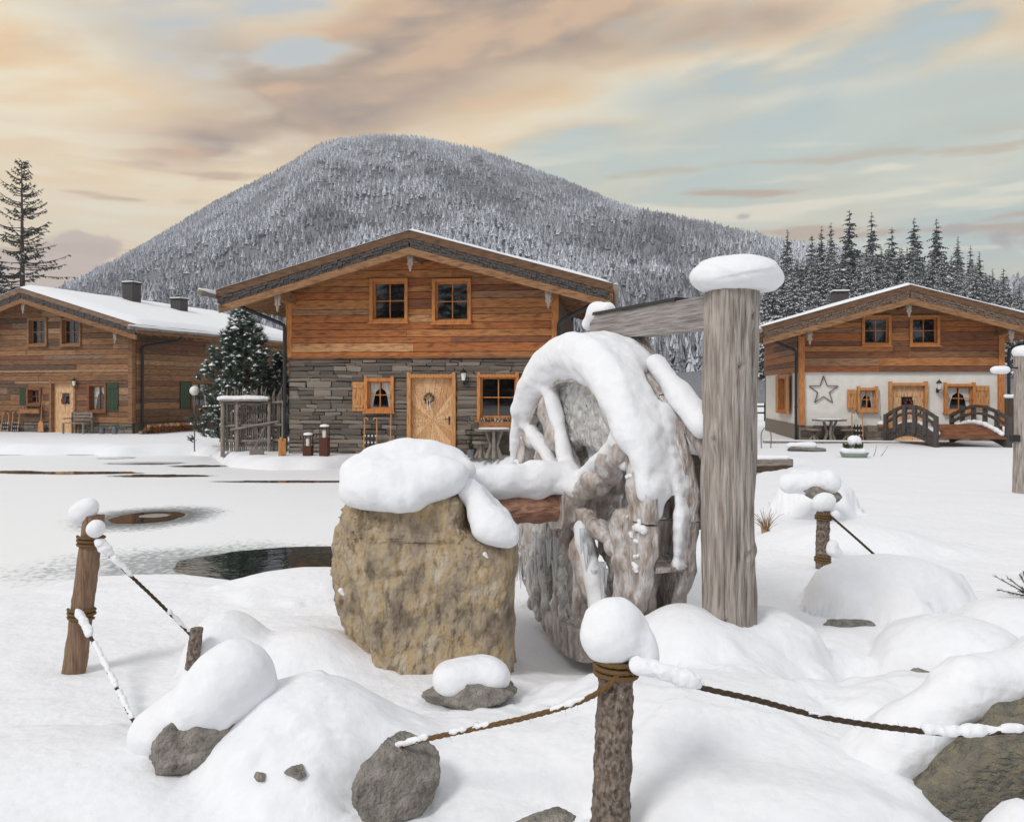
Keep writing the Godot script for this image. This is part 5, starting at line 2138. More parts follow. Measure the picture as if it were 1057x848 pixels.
	for k in 45:
		var deg := lerpf(10.0, 168.0, k / 44.0)
		var a := deg_to_rad(deg)
		var up := sin(a)
		var q := R - 0.045 + 0.045 * up
		var th := lerpf(0.04, 0.10, pow(up, 1.5))
		var back := -0.10 if deg > 62.0 else 0.02
		s.append([Vector3(cos(a) * q, sin(a) * q, 0.13), Vector3(cos(a) * q, sin(a) * q, back), th, th * (1.0 if deg > 62.0 else 0.85)])
	for k in 30:
		# thicker lip in front of the crown
		var a := deg_to_rad(lerpf(30.0, 142.0, k / 29.0))
		s.append([Vector3(cos(a) * 0.88, sin(a) * 0.88, 0.16), Vector3(cos(a) * 0.83, sin(a) * 0.83, 0.14), 0.075, 0.065])
	for z in [0.11, -0.10]:
		var a := deg_to_rad(29.0)
		s.append([Vector3(cos(a) * 0.12, sin(a) * 0.12 + 0.085, z), Vector3(cos(a) * 0.72, sin(a) * 0.72 + 0.085, z), 0.050, 0.062])
		a = deg_to_rad(119.0)
		s.append([Vector3(cos(a) * 0.15 + 0.05, sin(a) * 0.15 + 0.05, z + 0.02), Vector3(cos(a) * 0.72 + 0.055, sin(a) * 0.72 + 0.04, z + 0.02), 0.05, 0.045])
		a = deg_to_rad(299.0)
		s.append([Vector3(cos(a) * 0.2 + 0.06, sin(a) * 0.2 + 0.05, z + 0.03), Vector3(cos(a) * 0.78 + 0.06, sin(a) * 0.78 + 0.05, z + 0.03), 0.048, 0.06])
	var a2 := deg_to_rad(150.0)
	s.append([Vector3(cos(a2) * 0.3, sin(a2) * 0.3 + 0.06, 0.13), Vector3(cos(a2) * 0.75, sin(a2) * 0.75 + 0.06, 0.13), 0.045, 0.05])
	# the right flank, plastered white
	for q in [[0.80, 0.42, 0.12, 0.055], [0.83, 0.30, 0.10, 0.052], [0.86, 0.17, 0.08, 0.045], [0.72, 0.48, 0.14, 0.06], [0.62, 0.40, 0.15, 0.05], [0.66, 0.30, 0.13, 0.045], [0.87, 0.05, 0.07, 0.035]]:
		s.append([Vector3(q[0], q[1], q[2]), Vector3(q[0] * 0.99, q[1] + 0.05, q[2] - 0.03), q[3], q[3]])
	for k in 14:
		var a := deg_to_rad(lerpf(-14.0, 40.0, k / 13.0))
		var th := r.randf_range(0.022, 0.042)
		s.append([Vector3(cos(a) * 0.91, sin(a) * 0.91, -0.05), Vector3(cos(a) * 0.89, sin(a) * 0.89, -0.13), th, th])
	# snow on the axle and hub
	s.append([Vector3(0.0, 0.13, 0.95), Vector3(0.0, 0.15, 0.36), 0.085, 0.11])
	s.append([Vector3(0.0, 0.15, 0.36), Vector3(0.03, 0.18, 0.18), 0.105, 0.085])
	s.append([Vector3(0.02, 0.14, 0.24), Vector3(0.14, 0.10, 0.17), 0.07, 0.055])
	part(t, "snow_crust", blend(s, 0.016, 0.05, 0.016, 5.0, 12), M.snow)
	# scattered plates of snow stuck to the flanks
	for i in 26:
		var a := r.randf_range(-0.9, 0.5) if i < 14 else r.randf_range(2.3, 4.4)
		var q := r.randf_range(0.76, 0.92)
		var p := Vector3(cos(a) * q, sin(a) * q, 0.16)
		var rr := r.randf_range(0.010, 0.026)
		part(t, "snow_patch", blend([[p, p + Vector3(r.randf_range(-0.04, 0.04), r.randf_range(-0.03, 0.02), 0), rr, rr * 0.6]], 0.011, 0.01, 0.012, 22.0, i), M.snow)
	# the head post and its beam
	wheel_post()


func wheel_post() -> void:
	var d := 4.3
	var base := at(755, 640, d)
	base.y = 0.35
	var t := thing("log_post", "thick weathered log post with mushroom cap of snow, right of the waterwheel", "post", base)
	var nn := FastNoiseLite.new()
	nn.seed = 71
	nn.frequency = 1.0
	nn.fractal_octaves = 4
	var hgt := 2.245 - base.y
	var rows := []
	var knots := [[1.51, -0.1, 0.035], [1.76, -0.6, 0.032], [0.59, -0.5, 0.034], [0.26, 0.35, 0.04], [1.15, 0.9, 0.035]]
	for j in 121:
		var y := hgt * j / 120.0
		var row := PackedVector3Array()
		for i in 72:
			var a := -TAU * i / 72.0
			var r := 0.127 + 0.004 * (1.0 - y / hgt)
			r += nn.get_noise_3d(cos(a) * 1.6, y * 0.9, sin(a) * 1.6) * 0.028
			r += nn.get_noise_3d(cos(a) * 9.0, y * 0.7, sin(a) * 9.0) * 0.012
			# one long drying crack and swellings round the knots; angles from the side that faces the pond's near bank
			var f := wrapf(-a - PI * 1.5, -PI, PI)
			var split := absf(f - 0.85 - nn.get_noise_1d(y * 2.0) * 0.18)
			r -= 0.03 * exp(-split * split / 0.0022) * sm(0.2, 0.5, y) * (0.7 + 0.3 * sm(0.9, 1.4, y))
			for k in knots:
				var u: float = (f + k[1]) * 0.13
				var v: float = y - k[0]
				var q: float = (u * u + v * v * 0.6) / (k[2] * k[2])
				r += 0.020 * exp(-q * 0.5) - 0.034 * exp(-q * 9.0)
			row.append(Vector3(cos(a) * r - 0.012 * (1.0 - y / hgt) * 1.6, y, sin(a) * r))
		rows.append(row)
	var sh := Shape.new()
	sh.grid(rows, true)
	var top: PackedVector3Array = rows[-1]
	for i in 72:
		sh.tri(Vector3(0, hgt + 0.005, 0), top[i], top[(i + 1) % 72])
	part(t, "log", sh.mesh(), M.weathered)
	var y := hgt
	var cap := []
	for q in [[0.0, 0.0, 0.15], [0.08, 0.02, 0.14], [-0.08, 0.03, 0.14], [0.02, 0.08, 0.135], [0.0, -0.08, 0.135], [0.10, -0.04, 0.12], [-0.10, -0.02, 0.12]]:
		cap.append([Vector3(q[0] + 0.03, y + 0.075, q[1]), Vector3(q[0] * 1.15 + 0.03, y + 0.068, q[1]), q[2], q[2] * 0.9])
	part(t, "snow_cap", blend(cap, 0.014, 0.08, 0.008, 4.0, 20, 0.62, y + 0.0), M.snow)
	# the beam that runs back over the wheel, and the brace under it
	var bd := Vector3(-0.37, 0, -0.93)
	var a0 := Vector3(base.x, 2.145, base.z) + bd * 0.10 + Vector3(-0.03, 0, 0.02)
	var a1 := a0 + bd * 1.28
	var bt := thing("flume_beam", "grey squared beam running from the log post back over the wheel", "beam", a0)
	sh = Shape.new()
	sh.bar(Vector3.ZERO, a1 - a0, 0.13, 0.165)
	part(bt, "timber", sh.mesh(), M.weathered_h)
	sh = Shape.new()
	sh.bar(Vector3(-0.01, 0.092, 0) + bd * 0.25, a1 - a0 + Vector3(-0.01, 0.092, 0), 0.135, 0.018)
	part(bt, "tar_strip", sh.mesh(), M.black_metal)
	var e := a1 - a0
	part(bt, "snow_cap", blend([[e * 0.90 + Vector3(0, 0.11, 0), e * 0.98 + Vector3(-0.02, 0.11, 0), 0.05, 0.06], [e * 0.98 + Vector3(-0.02, 0.10, 0), e * 1.04 + Vector3(-0.04, 0.04, 0), 0.06, 0.045]], 0.014, 0.05, 0.008, 6.0, 21), M.snow)
	var b0 := a0 + bd * 0.84 + Vector3(0, -0.08, 0)
	var b1 := Vector3(base.x, 1.47, base.z) + bd * 0.12 + Vector3(-0.03, 0, 0.03)
	var br := thing("brace_log", "slanting brace log under the beam, its upper side under thick snow", "brace", b1)
	sh = Shape.new()
	sh.tube([b0 - b1, (b0 - b1) * 0.5, Vector3(0.0, -0.08, 0.0)], [0.058, 0.056, 0.055], 12)
	part(br, "log", sh.mesh(), M.weathered)
	var q0: Vector3 = (b0 - b1) * 0.62 + Vector3(-0.03, 0.06, 0.03)
	var q1: Vector3 = (b0 - b1) * 0.06 + Vector3(-0.03, 0.06, 0.03)
	part(br, "snow_cap", blend([[q0, q1, 0.055, 0.066], [q1 + Vector3(0, 0.012, 0), q1.lerp(q0, 0.5), 0.06, 0.066]], 0.012, 0.04, 0.008, 5.0, 22), M.snow)
	# the feed trough behind, one board seen past the wheel
	var f0 := at(646, 352, 5.5)
	var f1 := at(690, 398, 5.4)
	var ft := thing("feed_board", "snowy board of the feed trough behind the wheel's crown", "board", f1)
	sh = Shape.new()
	sh.bar(Vector3.ZERO, f0 - f1, 0.12, 0.05)
	part(ft, "board", sh.mesh(), M.grey_wood_h)
	part(ft, "snow_cap", blend([[Vector3(0, 0.06, 0), f0 - f1 + Vector3(0, 0.06, 0), 0.05, 0.045]], 0.012, 0.03, 0.008, 8.0, 23), M.snow)
	# dark boards of the wheel house seen in the gap between wheel and post
	var g0 := at(712, 470, 5.5)
	sh = Shape.new()
	sh.box(Vector3.ZERO, Vector3(0.34, 0.52, 0.05), Basis(Vector3.UP, 0.5))
	var wb := single("bearing_block", sh.mesh(), M.dark_wood, "dark bearing block in the gap between wheel and log post", "block", Vector3(g0.x, g0.y - 0.22, g0.z))
	var q2 := blend([[Vector3(-0.12, 0.30, 0.02), Vector3(0.12, 0.28, 0.02), 0.06, 0.06]], 0.012, 0.03, 0.008, 8.0, 24)
	part(wb, "snow_cap", q2, M.snow)


# ------------------------------------------------------------------ foreground
func smooth_path(pts: Array, n: int) -> Array:
	var c := Curve3D.new()
	for i in pts.size():
		var p: Vector3 = pts[i]
		var a: Vector3 = pts[maxi(i - 1, 0)]
		var b: Vector3 = pts[mini(i + 1, pts.size() - 1)]
		var tn := (b - a) / 6.0
		c.add_point(p, -tn, tn)
	var out := []
	var l := c.get_baked_length()
	for i in n + 1:
		out.append(c.sample_baked(l * i / n, true))
	return out


func rope(pts: Array, mat: Material, label: String, rad: float, snows: Array, hairs := 60, sd := 1) -> Node3D:
	# three twisted strands with loose fibres; snows are [from, to, thickness] along it
	var o: Vector3 = pts[0]
	var t := thing("rope", label, "rope", o)
	var rel := []
	for p in pts:
		rel.append(p - o)
	var len := 0.0
	for i in rel.size() - 1:
		len += rel[i].distance_to(rel[i + 1])
	var path := smooth_path(rel, clampi(int(len / 0.012), 20, 160))
	for k in 3:
		var sp := []
		var rr := []
		for i in path.size():
			var dv: Vector3 = (path[mini(i + 1, path.size() - 1)] - path[maxi(i - 1, 0)]).normalized()
			var x := dv.cross(Vector3.UP).normalized()
			var y := x.cross(dv)
			var a := i * 0.9 + TAU * k / 3.0
			sp.append(path[i] + (x * cos(a) + y * sin(a)) * rad * 0.5)
			rr.append(rad * 0.62)
		var sh := Shape.new()
		sh.tube(sp, rr, 6)
		part(t, "strand", sh.mesh(), mat)
	var r := RandomNumberGenerator.new()
	r.seed = sd
	var fz := Shape.new()
	for i in hairs:
		var p: Vector3 = path[r.randi() % path.size()]
		var dv := Vector3(r.randf_range(-1, 1), r.randf_range(-1, 1), r.randf_range(-0.6, 0.6)).normalized() * rad * r.randf_range(2.0, 3.8)
		var w := Vector3(0.0006, 0.0006, 0)
		fz.tri(p - w, p + w, p + dv)
	var f := part(t, "loose_fibres", fz.mesh(), mat)
	f.set_meta("kind", "stuff")
	for s in snows:
		var bones := []
		var n := path.size() - 1
		var i0 := int(s[0] * n)
		var i1 := int(s[1] * n)
		var step := maxi(1, int((i1 - i0) / 14.0))
		var i := i0
		while i < i1:
			var j := mini(i + step, i1)
			var q: float = s[2] * r.randf_range(0.45, 1.15)
			bones.append([path[i] + Vector3(0, q * 0.55, 0), path[j] + Vector3(0, q * 0.55, 0), q, q * 0.95])
			i = j
		if bones.size():
			part(t, "snow_crust", blend(bones, maxf(0.007, s[2] * 0.3), s[2] * 0.4, s[2] * 0.4, 24.0, sd), M.snow)
	return t


func stake(called: String, label: String, foot: Vector3, top: Vector3, rad: float, mat: Material, sd: int, lumps: Array, wraps: Array, knobs := 1.0) -> Node3D:
	# a rough log stake; lumps of snow [offset along x, y, z from its top, radius], rope wraps [height share]
	var t := thing("fence_post", label, "post", foot)
	var nn := FastNoiseLite.new()
	nn.seed = sd
	nn.frequency = 2.0
	nn.fractal_octaves = 4
	var e := top - foot
	var rows := []
	for j in 61:
		var u := j / 60.0
		var row := PackedVector3Array()
		for i in 36:
			var a := -TAU * i / 36.0
			var r := rad * (1.05 - 0.1 * u)
			var p := e * u
			r += nn.get_noise_3d(cos(a) * 1.2, p.y * 3.0, sin(a) * 1.2) * rad * 0.22 * knobs
			r += nn.get_noise_3d(cos(a) * 4.0 + 7.0, p.y * 9.0, sin(a) * 4.0) * rad * 0.20 * knobs
			row.append(p + Vector3(cos(a) * r, 0, sin(a) * r))
		rows.append(row)
	var sh := Shape.new()
	sh.grid(rows, true)
	for i in 36:
		sh.tri(e + Vector3(0, 0.004, 0), rows[-1][i], rows[-1][(i + 1) % 36])
	part(t, "log", sh.mesh(), mat)
	for w in wraps:
		var ring := []
		var rr := []
		for i in 40:
			var a := TAU * i / 16.0
			ring.append(e * w + Vector3(cos(a) * rad * 1.16, (i / 40.0 - 0.5) * 0.05, sin(a) * rad * 1.16))
			rr.append(0.0085)
		var ws := Shape.new()
		ws.tube(ring, rr, 6)
		part(t, "rope_wrap", ws.mesh(), M.rope)
	var bones := []
	for l in lumps:
		var p := e + Vector3(l[0], l[1], l[2])
		bones.append([p, p + Vector3(0.004, 0.004, 0), l[3], l[3] * 0.97])
	if bones.size():
		part(t, "snow_cap", blend(bones, clampf(rad * 0.14, 0.006, 0.014), rad * 0.5, rad * 0.10, 9.0, sd), M.snow)
	return t


func rock_thing(label: String, where: Vector3, size: Vector3, sd: int, mat: Material, turn := 0.0, called := "rock") -> Node3D:
	var t := thing(called, label, "rock", where, turn)
	part(t, "stone", faceted_rock(size, sd, 10, 0.09, 96, 64), mat)
	return t


func cushion(parent: Node3D, bones: Array, cell := 0.014, k := 0.06, amp := 0.012, sd := 1, sy := 1.0) -> void:
	part(parent, "snow_cap", blend(bones, cell, k, amp, 6.0, sd, sy), M.snow)


func sy_at(px: float, d: float) -> Vector3:
	var x := (px - 528.5) / F * d
	return Vector3(x, snow_y(x, d), -d)


func make_foreground() -> void:
	# the near stake with a ball of snow, and its ropes
	var top := at(636, 682, 2.66)
	var foot := at(628, 905, 2.66)
	stake("fence_post", "barked log stake in the near foreground with a ball of snow on top", foot, top, 0.056, M.bark, 81, [[-0.015, 0.085, 0.0, 0.098], [-0.005, 0.11, -0.01, 0.085], [0.075, 0.045, 0.01, 0.052], [0.035, 0.075, -0.03, 0.075], [0.09, 0.01, 0.02, 0.035]], [0.975])
	rope([at(648, 690, 2.60), at(672, 694, 2.58), at(718, 708, 2.56), at(780, 722, 2.55), at(850, 740, 2.54), at(930, 752, 2.53), at(990, 757, 2.52), at(1060, 752, 2.50), at(1180, 725, 2.46)], M.rope_dark, "brown rope sagging right from the near stake past the slab rock", 0.0085, [[0.03, 0.15, 0.024], [0.36, 0.40, 0.010], [0.60, 1.0, 0.017]], 170, 5)
	rope([at(640, 694, 2.60), at(622, 712, 2.60), at(590, 727, 2.66), at(540, 741, 2.74), at(480, 754, 2.82), at(430, 765, 2.90), at(400, 775, 2.98)], M.rope, "tan rope running left from the near stake into the snow", 0.0085, [[0.16, 0.30, 0.012], [0.55, 0.72, 0.010], [0.80, 1.0, 0.012]], 120, 6)
	# the slanting stake by the pond and its two ropes
	stake("fence_post", "leaning debarked stake beside the pond, roped twice", at(75, 702, 4.4), at(97, 532, 4.4), 0.054, M.bark_red, 82, [[-0.055, 0.02, 0.0, 0.062], [-0.02, 0.045, 0.02, 0.045], [0.03, -0.06, 0.05, 0.045], [-0.085, 0.01, 0.0, 0.04]], [0.85, 0.41], 0.4)
	rope([at(99, 560, 4.35), at(125, 585, 4.36), at(160, 618, 4.42), at(190, 648, 4.5), at(206, 665, 4.54), at(216, 676, 4.56)], M.rope_dark, "snow dotted rope slanting from the leaning stake to the short stake", 0.0085, [[0.0, 0.12, 0.026], [0.14, 0.30, 0.016], [0.62, 0.80, 0.012], [0.85, 1.0, 0.014]], 40, 7)
	rope([at(80, 632, 4.34), at(92, 655, 4.2), at(110, 690, 4.0), at(125, 720, 3.8), at(138, 745, 3.62)], M.rope_dark, "second rope dropping from the leaning stake into the snow", 0.0085, [[0.0, 0.22, 0.02], [0.30, 0.5, 0.013], [0.52, 0.68, 0.014], [0.72, 0.97, 0.013]], 40, 8)
	stake("fence_post", "short stake end poking from the snow beside a white hummock", at(198, 690, 4.2), at(203, 648, 4.2), 0.03, M.bark, 83, [], [])
	# the stake out on the white field
	var f4 := sy_at(849, 6.9)
	stake("fence_post", "short barked stake in the white field right of the log post", f4 - Vector3(0, 0.1, 0), at(850, 524, 6.9), 0.052, M.bark, 84, [[-0.01, 0.04, 0.0, 0.075], [0.03, 0.05, 0.0, 0.07], [-0.05, 0.03, 0.02, 0.05], [0.085, -0.06, 0.02, 0.045]], [0.88, 0.3])
	var low := single("snow_clod", blend([[Vector3.ZERO, Vector3(0.004, 0.03, 0), 0.055, 0.05], [Vector3(0.04, -0.03, 0.0), Vector3(0.05, -0.03, 0.0), 0.04, 0.035]], 0.012, 0.03, 0.008, 9.0, 3), M.snow, "clod of snow stuck to the foot of the field stake", "snow", at(859, 567, 6.86))
	rope([at(858, 533, 6.85), at(880, 552, 6.6), at(908, 577, 6.3), at(930, 597, 6.1)], M.rope_dark, "thin rope slanting down from the white field stake", 0.0095, [], 20, 9)
	# rocks in the near snow
	var p1 := sy_at(214, 3.30)
	var r1 := rock_thing("brown rock leaning out of the snow under a heavy white pillow", at(212, 768, 3.22), Vector3(0.19, 0.14, 0.15), 121, M.grey_rock, 0.3)
	cushion(r1, [[Vector3(0.02, 0.15, -0.03), Vector3(0.09, 0.21, -0.06), 0.115, 0.13], [Vector3(-0.07, 0.11, 0.0), Vector3(0.0, 0.16, 0.0), 0.085, 0.115], [Vector3(0.12, 0.22, -0.08), Vector3(0.19, 0.13, -0.1), 0.115, 0.09], [Vector3(-0.12, 0.04, -0.08), Vector3(0.05, 0.1, -0.12), 0.10, 0.12], [Vector3(-0.2, 0.0, -0.14), Vector3(0.0, 0.05, -0.2), 0.09, 0.12]], 0.015, 0.10, 0.010, 31)
	rock_thing("cracked grey stone half bare in the near snow", at(407, 800, 2.93), Vector3(0.115, 0.115, 0.09), 122, M.grey_rock, 0.8)
	rock_thing("small dark stone peeping out below the big hummock", sy_at(306, 2.93), Vector3(0.028, 0.02, 0.03), 123, M.grey_rock)
	rock_thing("tiny dark stone in the hummock's broken snow", at(268, 801, 2.92), Vector3(0.014, 0.014, 0.02), 124, M.grey_rock)
	rock_thing("brown stone tip at the bottom edge beside the stake", at(562, 850, 2.62), Vector3(0.075, 0.03, 0.06), 125, M.grey_rock)
	var r2 := rock_thing("grey stone with an oval snow pillow at the boulder's foot", at(484, 712, 3.95), Vector3(0.15, 0.085, 0.13), 126, M.grey_rock, 0.4)
	cushion(r2, [[Vector3(-0.09, 0.055, 0.0), Vector3(0.10, 0.06, 0.0), 0.085, 0.09], [Vector3(-0.06, 0.05, -0.08), Vector3(0.08, 0.06, -0.08), 0.08, 0.08], [Vector3(0.13, 0.03, 0.03), Vector3(0.1, 0.05, 0.05), 0.05, 0.06]], 0.013, 0.05, 0.008, 33, 0.9)
	rock_thing("dark stone under the edge of a white pillow on the right", sy_at(945, 4.03), Vector3(0.09, 0.07, 0.07), 127, M.grey_rock)
	rock_thing("sliver of dark stone below the far white pillow", sy_at(880, 5.30), Vector3(0.16, 0.03, 0.07), 128, M.grey_rock)
	rock_thing("edge of dark stone under the pillow by the right edge", sy_at(1030, 4.67), Vector3(0.12, 0.04, 0.07), 129, M.grey_rock, 0.5)
	var slab := thing("slab_rock", "large grey green slab rock in the lower right corner", "rock", at(1075, 900, 2.95))
	var faces := []
	for q in [[-0.70, 0.713, 0.10, 0.53], [-0.12, 0.99, 0.08, 0.60], [-0.97, 0.2, 0.15, 0.60], [-0.25, 0.25, 0.94, 0.30], [0.1, 0.1, 0.99, 0.27], [0.95, 0.2, 0.2, 0.6], [0, -1, 0, 0.4], [0, 0.1, -1, 0.35], [-0.5, 0.55, 0.66, 0.46], [-0.6, 0.2, -0.7, 0.5]]:
		faces.append([Vector3(q[0], q[1], q[2]).normalized(), q[3]])
	part(slab, "stone", faceted_rock(Vector3.ONE, 133, 10, 0.13, 170, 110, faces), M.slab_rock)
	cushion(slab, [[Vector3(-0.66, 0.14, -0.10), Vector3(-0.42, 0.42, -0.10), 0.09, 0.10], [Vector3(-0.42, 0.42, -0.10), Vector3(-0.2, 0.61, -0.10), 0.10, 0.09], [Vector3(-0.2, 0.61, -0.10), Vector3(0.3, 0.68, -0.10), 0.09, 0.10], [Vector3(-0.5, 0.3, -0.2), Vector3(0.2, 0.66, -0.2), 0.12, 0.13], [Vector3(-0.75, 0.0, -0.12), Vector3(-0.55, 0.2, -0.18), 0.12, 0.12]], 0.015, 0.09, 0.014, 36)
	# juniper spray
	var js := thing("juniper_sprig", "green juniper spray reaching in at the right edge", "shrub", sy_at(1056, 5.9))
	var r := RandomNumberGenerator.new()
	r.seed = 9
	var st := Shape.new()
	var ne := Shape.new()
	ne.tinted = true
	for b in 12:
		var dv := Vector3(r.randf_range(-1.0, 0.5), r.randf_range(0.15, 0.65), r.randf_range(-0.5, 0.6)).normalized()
		var l := r.randf_range(0.16, 0.30)
		st.tube([Vector3(0.08, 0.0, 0), Vector3(0.08, 0, 0) + dv * l], [0.006, 0.002], 5, false)
		for i in 70:
			var u := r.randf_range(0.2, 1.0)
			var p := Vector3(0.08, 0, 0) + dv * l * u
			var q := (dv * 1.2 + Vector3(r.randf_range(-1, 1), r.randf_range(-1, 1), r.randf_range(-1, 1)) * 0.8).normalized() * 0.035
			var g := r.randf_range(0.7, 1.6)
			ne.ink = Color(0.045 * g, 0.065 * g, 0.03 * g)
			var w := q.cross(Vector3(0.3, 1, 0.2)).normalized() * 0.0035
			ne.tri(p - w, p + w, p + q)
	part(js, "twigs", st.mesh(), M.tree_bark)
	part(js, "needles", ne.mesh(), M.needles)
	# dry grass beside the log post
	var dg := thing("dry_grass_tuft", "tuft of dry bent grass right of the log post", "grass", sy_at(791, 8.6))
	var gs := Shape.new()
	for i in 46:
		var a := r.randf() * TAU
		var l := r.randf_range(0.12, 0.30)
		var sp := r.randf_range(0.1, 0.75)
		var pth := []
		for k in 6:
			var u := k / 5.0
			pth.append(Vector3(cos(a) * l * sp * u * u + cos(a) * 0.02, l * (u - 0.45 * u * u * sp), sin(a) * l * sp * u * u + sin(a) * 0.02))
		gs.tube(pth, [0.0035, 0.003, 0.003, 0.0025, 0.002, 0.001], 4, false)
	part(dg, "blades", gs.mesh(), M.dry_grass)
	part(dg, "root_clump", faceted_rock(Vector3(0.05, 0.06, 0.05), 140, 12, 0.3, 24, 16), M.dry_grass)
	# snow-capped sill stone behind the field stake
	var cs := rock_thing("squared stone block with a wide snow cap behind the field stake", at(846, 509, 9.6), Vector3(0.17, 0.09, 0.14), 141, M.grey_rock)
	cushion(cs, [[Vector3(-0.35, 0.11, 0.0), Vector3(0.10, 0.12, 0.0), 0.11, 0.14], [Vector3(-0.2, 0.12, -0.15), Vector3(0.1, 0.12, -0.15), 0.13, 0.13]], 0.02, 0.08, 0.012, 37)


# ------------------------------------------------------------------ things about the yard
func on_wall(H: Dictionary, px: float, py: float, out: float) -> Vector3:
	var x := hx(H, px)
	var y := hy(H, px, py)
	return Vector3(H.X0 + x * cos(H.a) - out * sin(H.a), y, -(H.D - x * sin(H.a)) + out * cos(H.a))


func wall_lamp(H: Dictionary, px: float, py: float, label: String) -> void:
	var t := thing("wall_lantern", label, "lamp", on_wall(H, px, py, 0.10), -H.a, "wall lanterns")
	var sh := Shape.new()
	sh.box(Vector3(0, -0.16, -0.02), Vector3(0.08, 0.16, 0.03))
	sh.tube([Vector3(0, -0.2, 0), Vector3(0, -0.22, 0.1), Vector3(0, -0.13, 0.14)], [0.013, 0.013, 0.013], 6)
	part(t, "bracket", sh.mesh(), M.black_metal)
	sh = Shape.new()
	sh.lathe([Vector2(0.045, -0.12), Vector2(0.075, 0.08)], Vector3(0, 0, 0.14), 6)
	part(t, "glass_body", sh.mesh(), M.frosted)
	sh = Shape.new()
	sh.lathe([Vector2(0.06, -0.15), Vector2(0.05, -0.12)], Vector3(0, 0, 0.14), 6)
	sh.lathe([Vector2(0.11, 0.08), Vector2(0.05, 0.16), Vector2(0.015, 0.18), Vector2(0.015, 0.22), Vector2(0.001, 0.23)], Vector3(0, 0, 0.14), 6)
	part(t, "roof_cap", sh.mesh(), M.black_metal)


func sled(where: Vector3, turn: float, h: float, label: String) -> void:
	# a horned wooden sled stood on end against the wall
	var t := thing("wooden_sled", label, "sled", where, turn, "wooden sleds")
	for s in [-1, 1]:
		var sh := Shape.new()
		var pth := [Vector3(s * 0.17, 0.0, 0.10), Vector3(s * 0.17, h * 0.75, 0.0), Vector3(s * 0.17, h * 0.93, 0.0)]
		for i in 6:
			var a := PI * i / 5.0
			pth.append(Vector3(s * 0.17 - s * 0.045 * (1.0 - cos(a)), h * 0.93 + sin(a) * 0.06, 0.01))
		var rad := []
		for p in pth:
			rad.append(0.018)
		sh.tube(pth, rad, 7)
		part(t, "runner", sh.mesh(), M.larch_light)
	for k in 6:
		var sh := Shape.new()
		sh.box(Vector3(0, h * (0.10 + 0.085 * k), 0.075 - 0.009 * k), Vector3(0.38, 0.045, 0.015))
		part(t, "webbing", sh.mesh(), M.black_metal if k % 2 == 0 else M.frosted)
	for x in [-0.1, 0.0, 0.1]:
		var sh := Shape.new()
		sh.box(Vector3(x, h * 0.31, 0.075), Vector3(0.045, h * 0.5, 0.012), Basis(Vector3.RIGHT, -0.10))
		part(t, "webbing", sh.mesh(), M.black_metal)


func shovel(where: Vector3, turn: float, h: float, label: String) -> void:
	var t := thing("snow_shovel", label, "shovel", where, turn, "snow shovels")
	var sh := Shape.new()
	sh.tube([Vector3(0, 0.35, 0.05), Vector3(0, h, -0.04)], [0.017, 0.015], 7)
	part(t, "shaft", sh.mesh(), M.larch_light)
	sh = Shape.new()
	sh.prism(PackedVector2Array([Vector2(-0.14, 0.0), Vector2(0.14, 0.0), Vector2(0.13, 0.34), Vector2(0.03, 0.44), Vector2(-0.03, 0.44), Vector2(-0.13, 0.34)]), 0.04, 0.06)
	part(t, "blade", sh.mesh(), M.larch_light)


func stump_stool(where: Vector3, label: String) -> void:
	var t := thing("root_stool", label, "stool", where, 0.3, "rustic stools")
	root_legs(t, 0.36, 0.16, 4, 0.05)
	var sh := Shape.new()
	sh.lathe([Vector2(0.001, 0.36), Vector2(0.24, 0.36), Vector2(0.25, 0.40), Vector2(0.24, 0.43), Vector2(0.001, 0.43)], Vector3.ZERO, 14)
	part(t, "seat", sh.mesh(), M.grey_wood_h)


func root_legs(t: Node3D, h: float, spread: float, n: int, rad: float, lean := 0.0) -> void:
	for i in n:
		var a := TAU * i / n + 0.5
		var sh := Shape.new()
		var b := Vector3(cos(a), 0, sin(a))
		sh.tube([b * spread, b * spread * 0.4 + Vector3(0, h * 0.45, 0), b * (spread * 0.3 + lean) + Vector3(0, h, 0)], [rad, rad * 0.9, rad * 0.7], 8)
		part(t, "leg", sh.mesh(), M.grey_wood)


func stump_table(where: Vector3, label: String) -> void:
	var t := thing("root_table", label, "table", where, 0.2, "rustic tables")
	root_legs(t, 0.70, 0.20, 5, 0.055, 0.16)
	var sh := Shape.new()
	sh.box(Vector3(0, 0.73, 0), Vector3(0.95, 0.06, 0.55))
	part(t, "table_top", sh.mesh(), M.grey_wood_h)
	sh = Shape.new()
	sh.lathe([Vector2(0.42, 0.762), Vector2(0.38, 0.785), Vector2(0.001, 0.79)], Vector3.ZERO, 16)
	part(t, "snow_layer", sh.mesh(), M.snow)


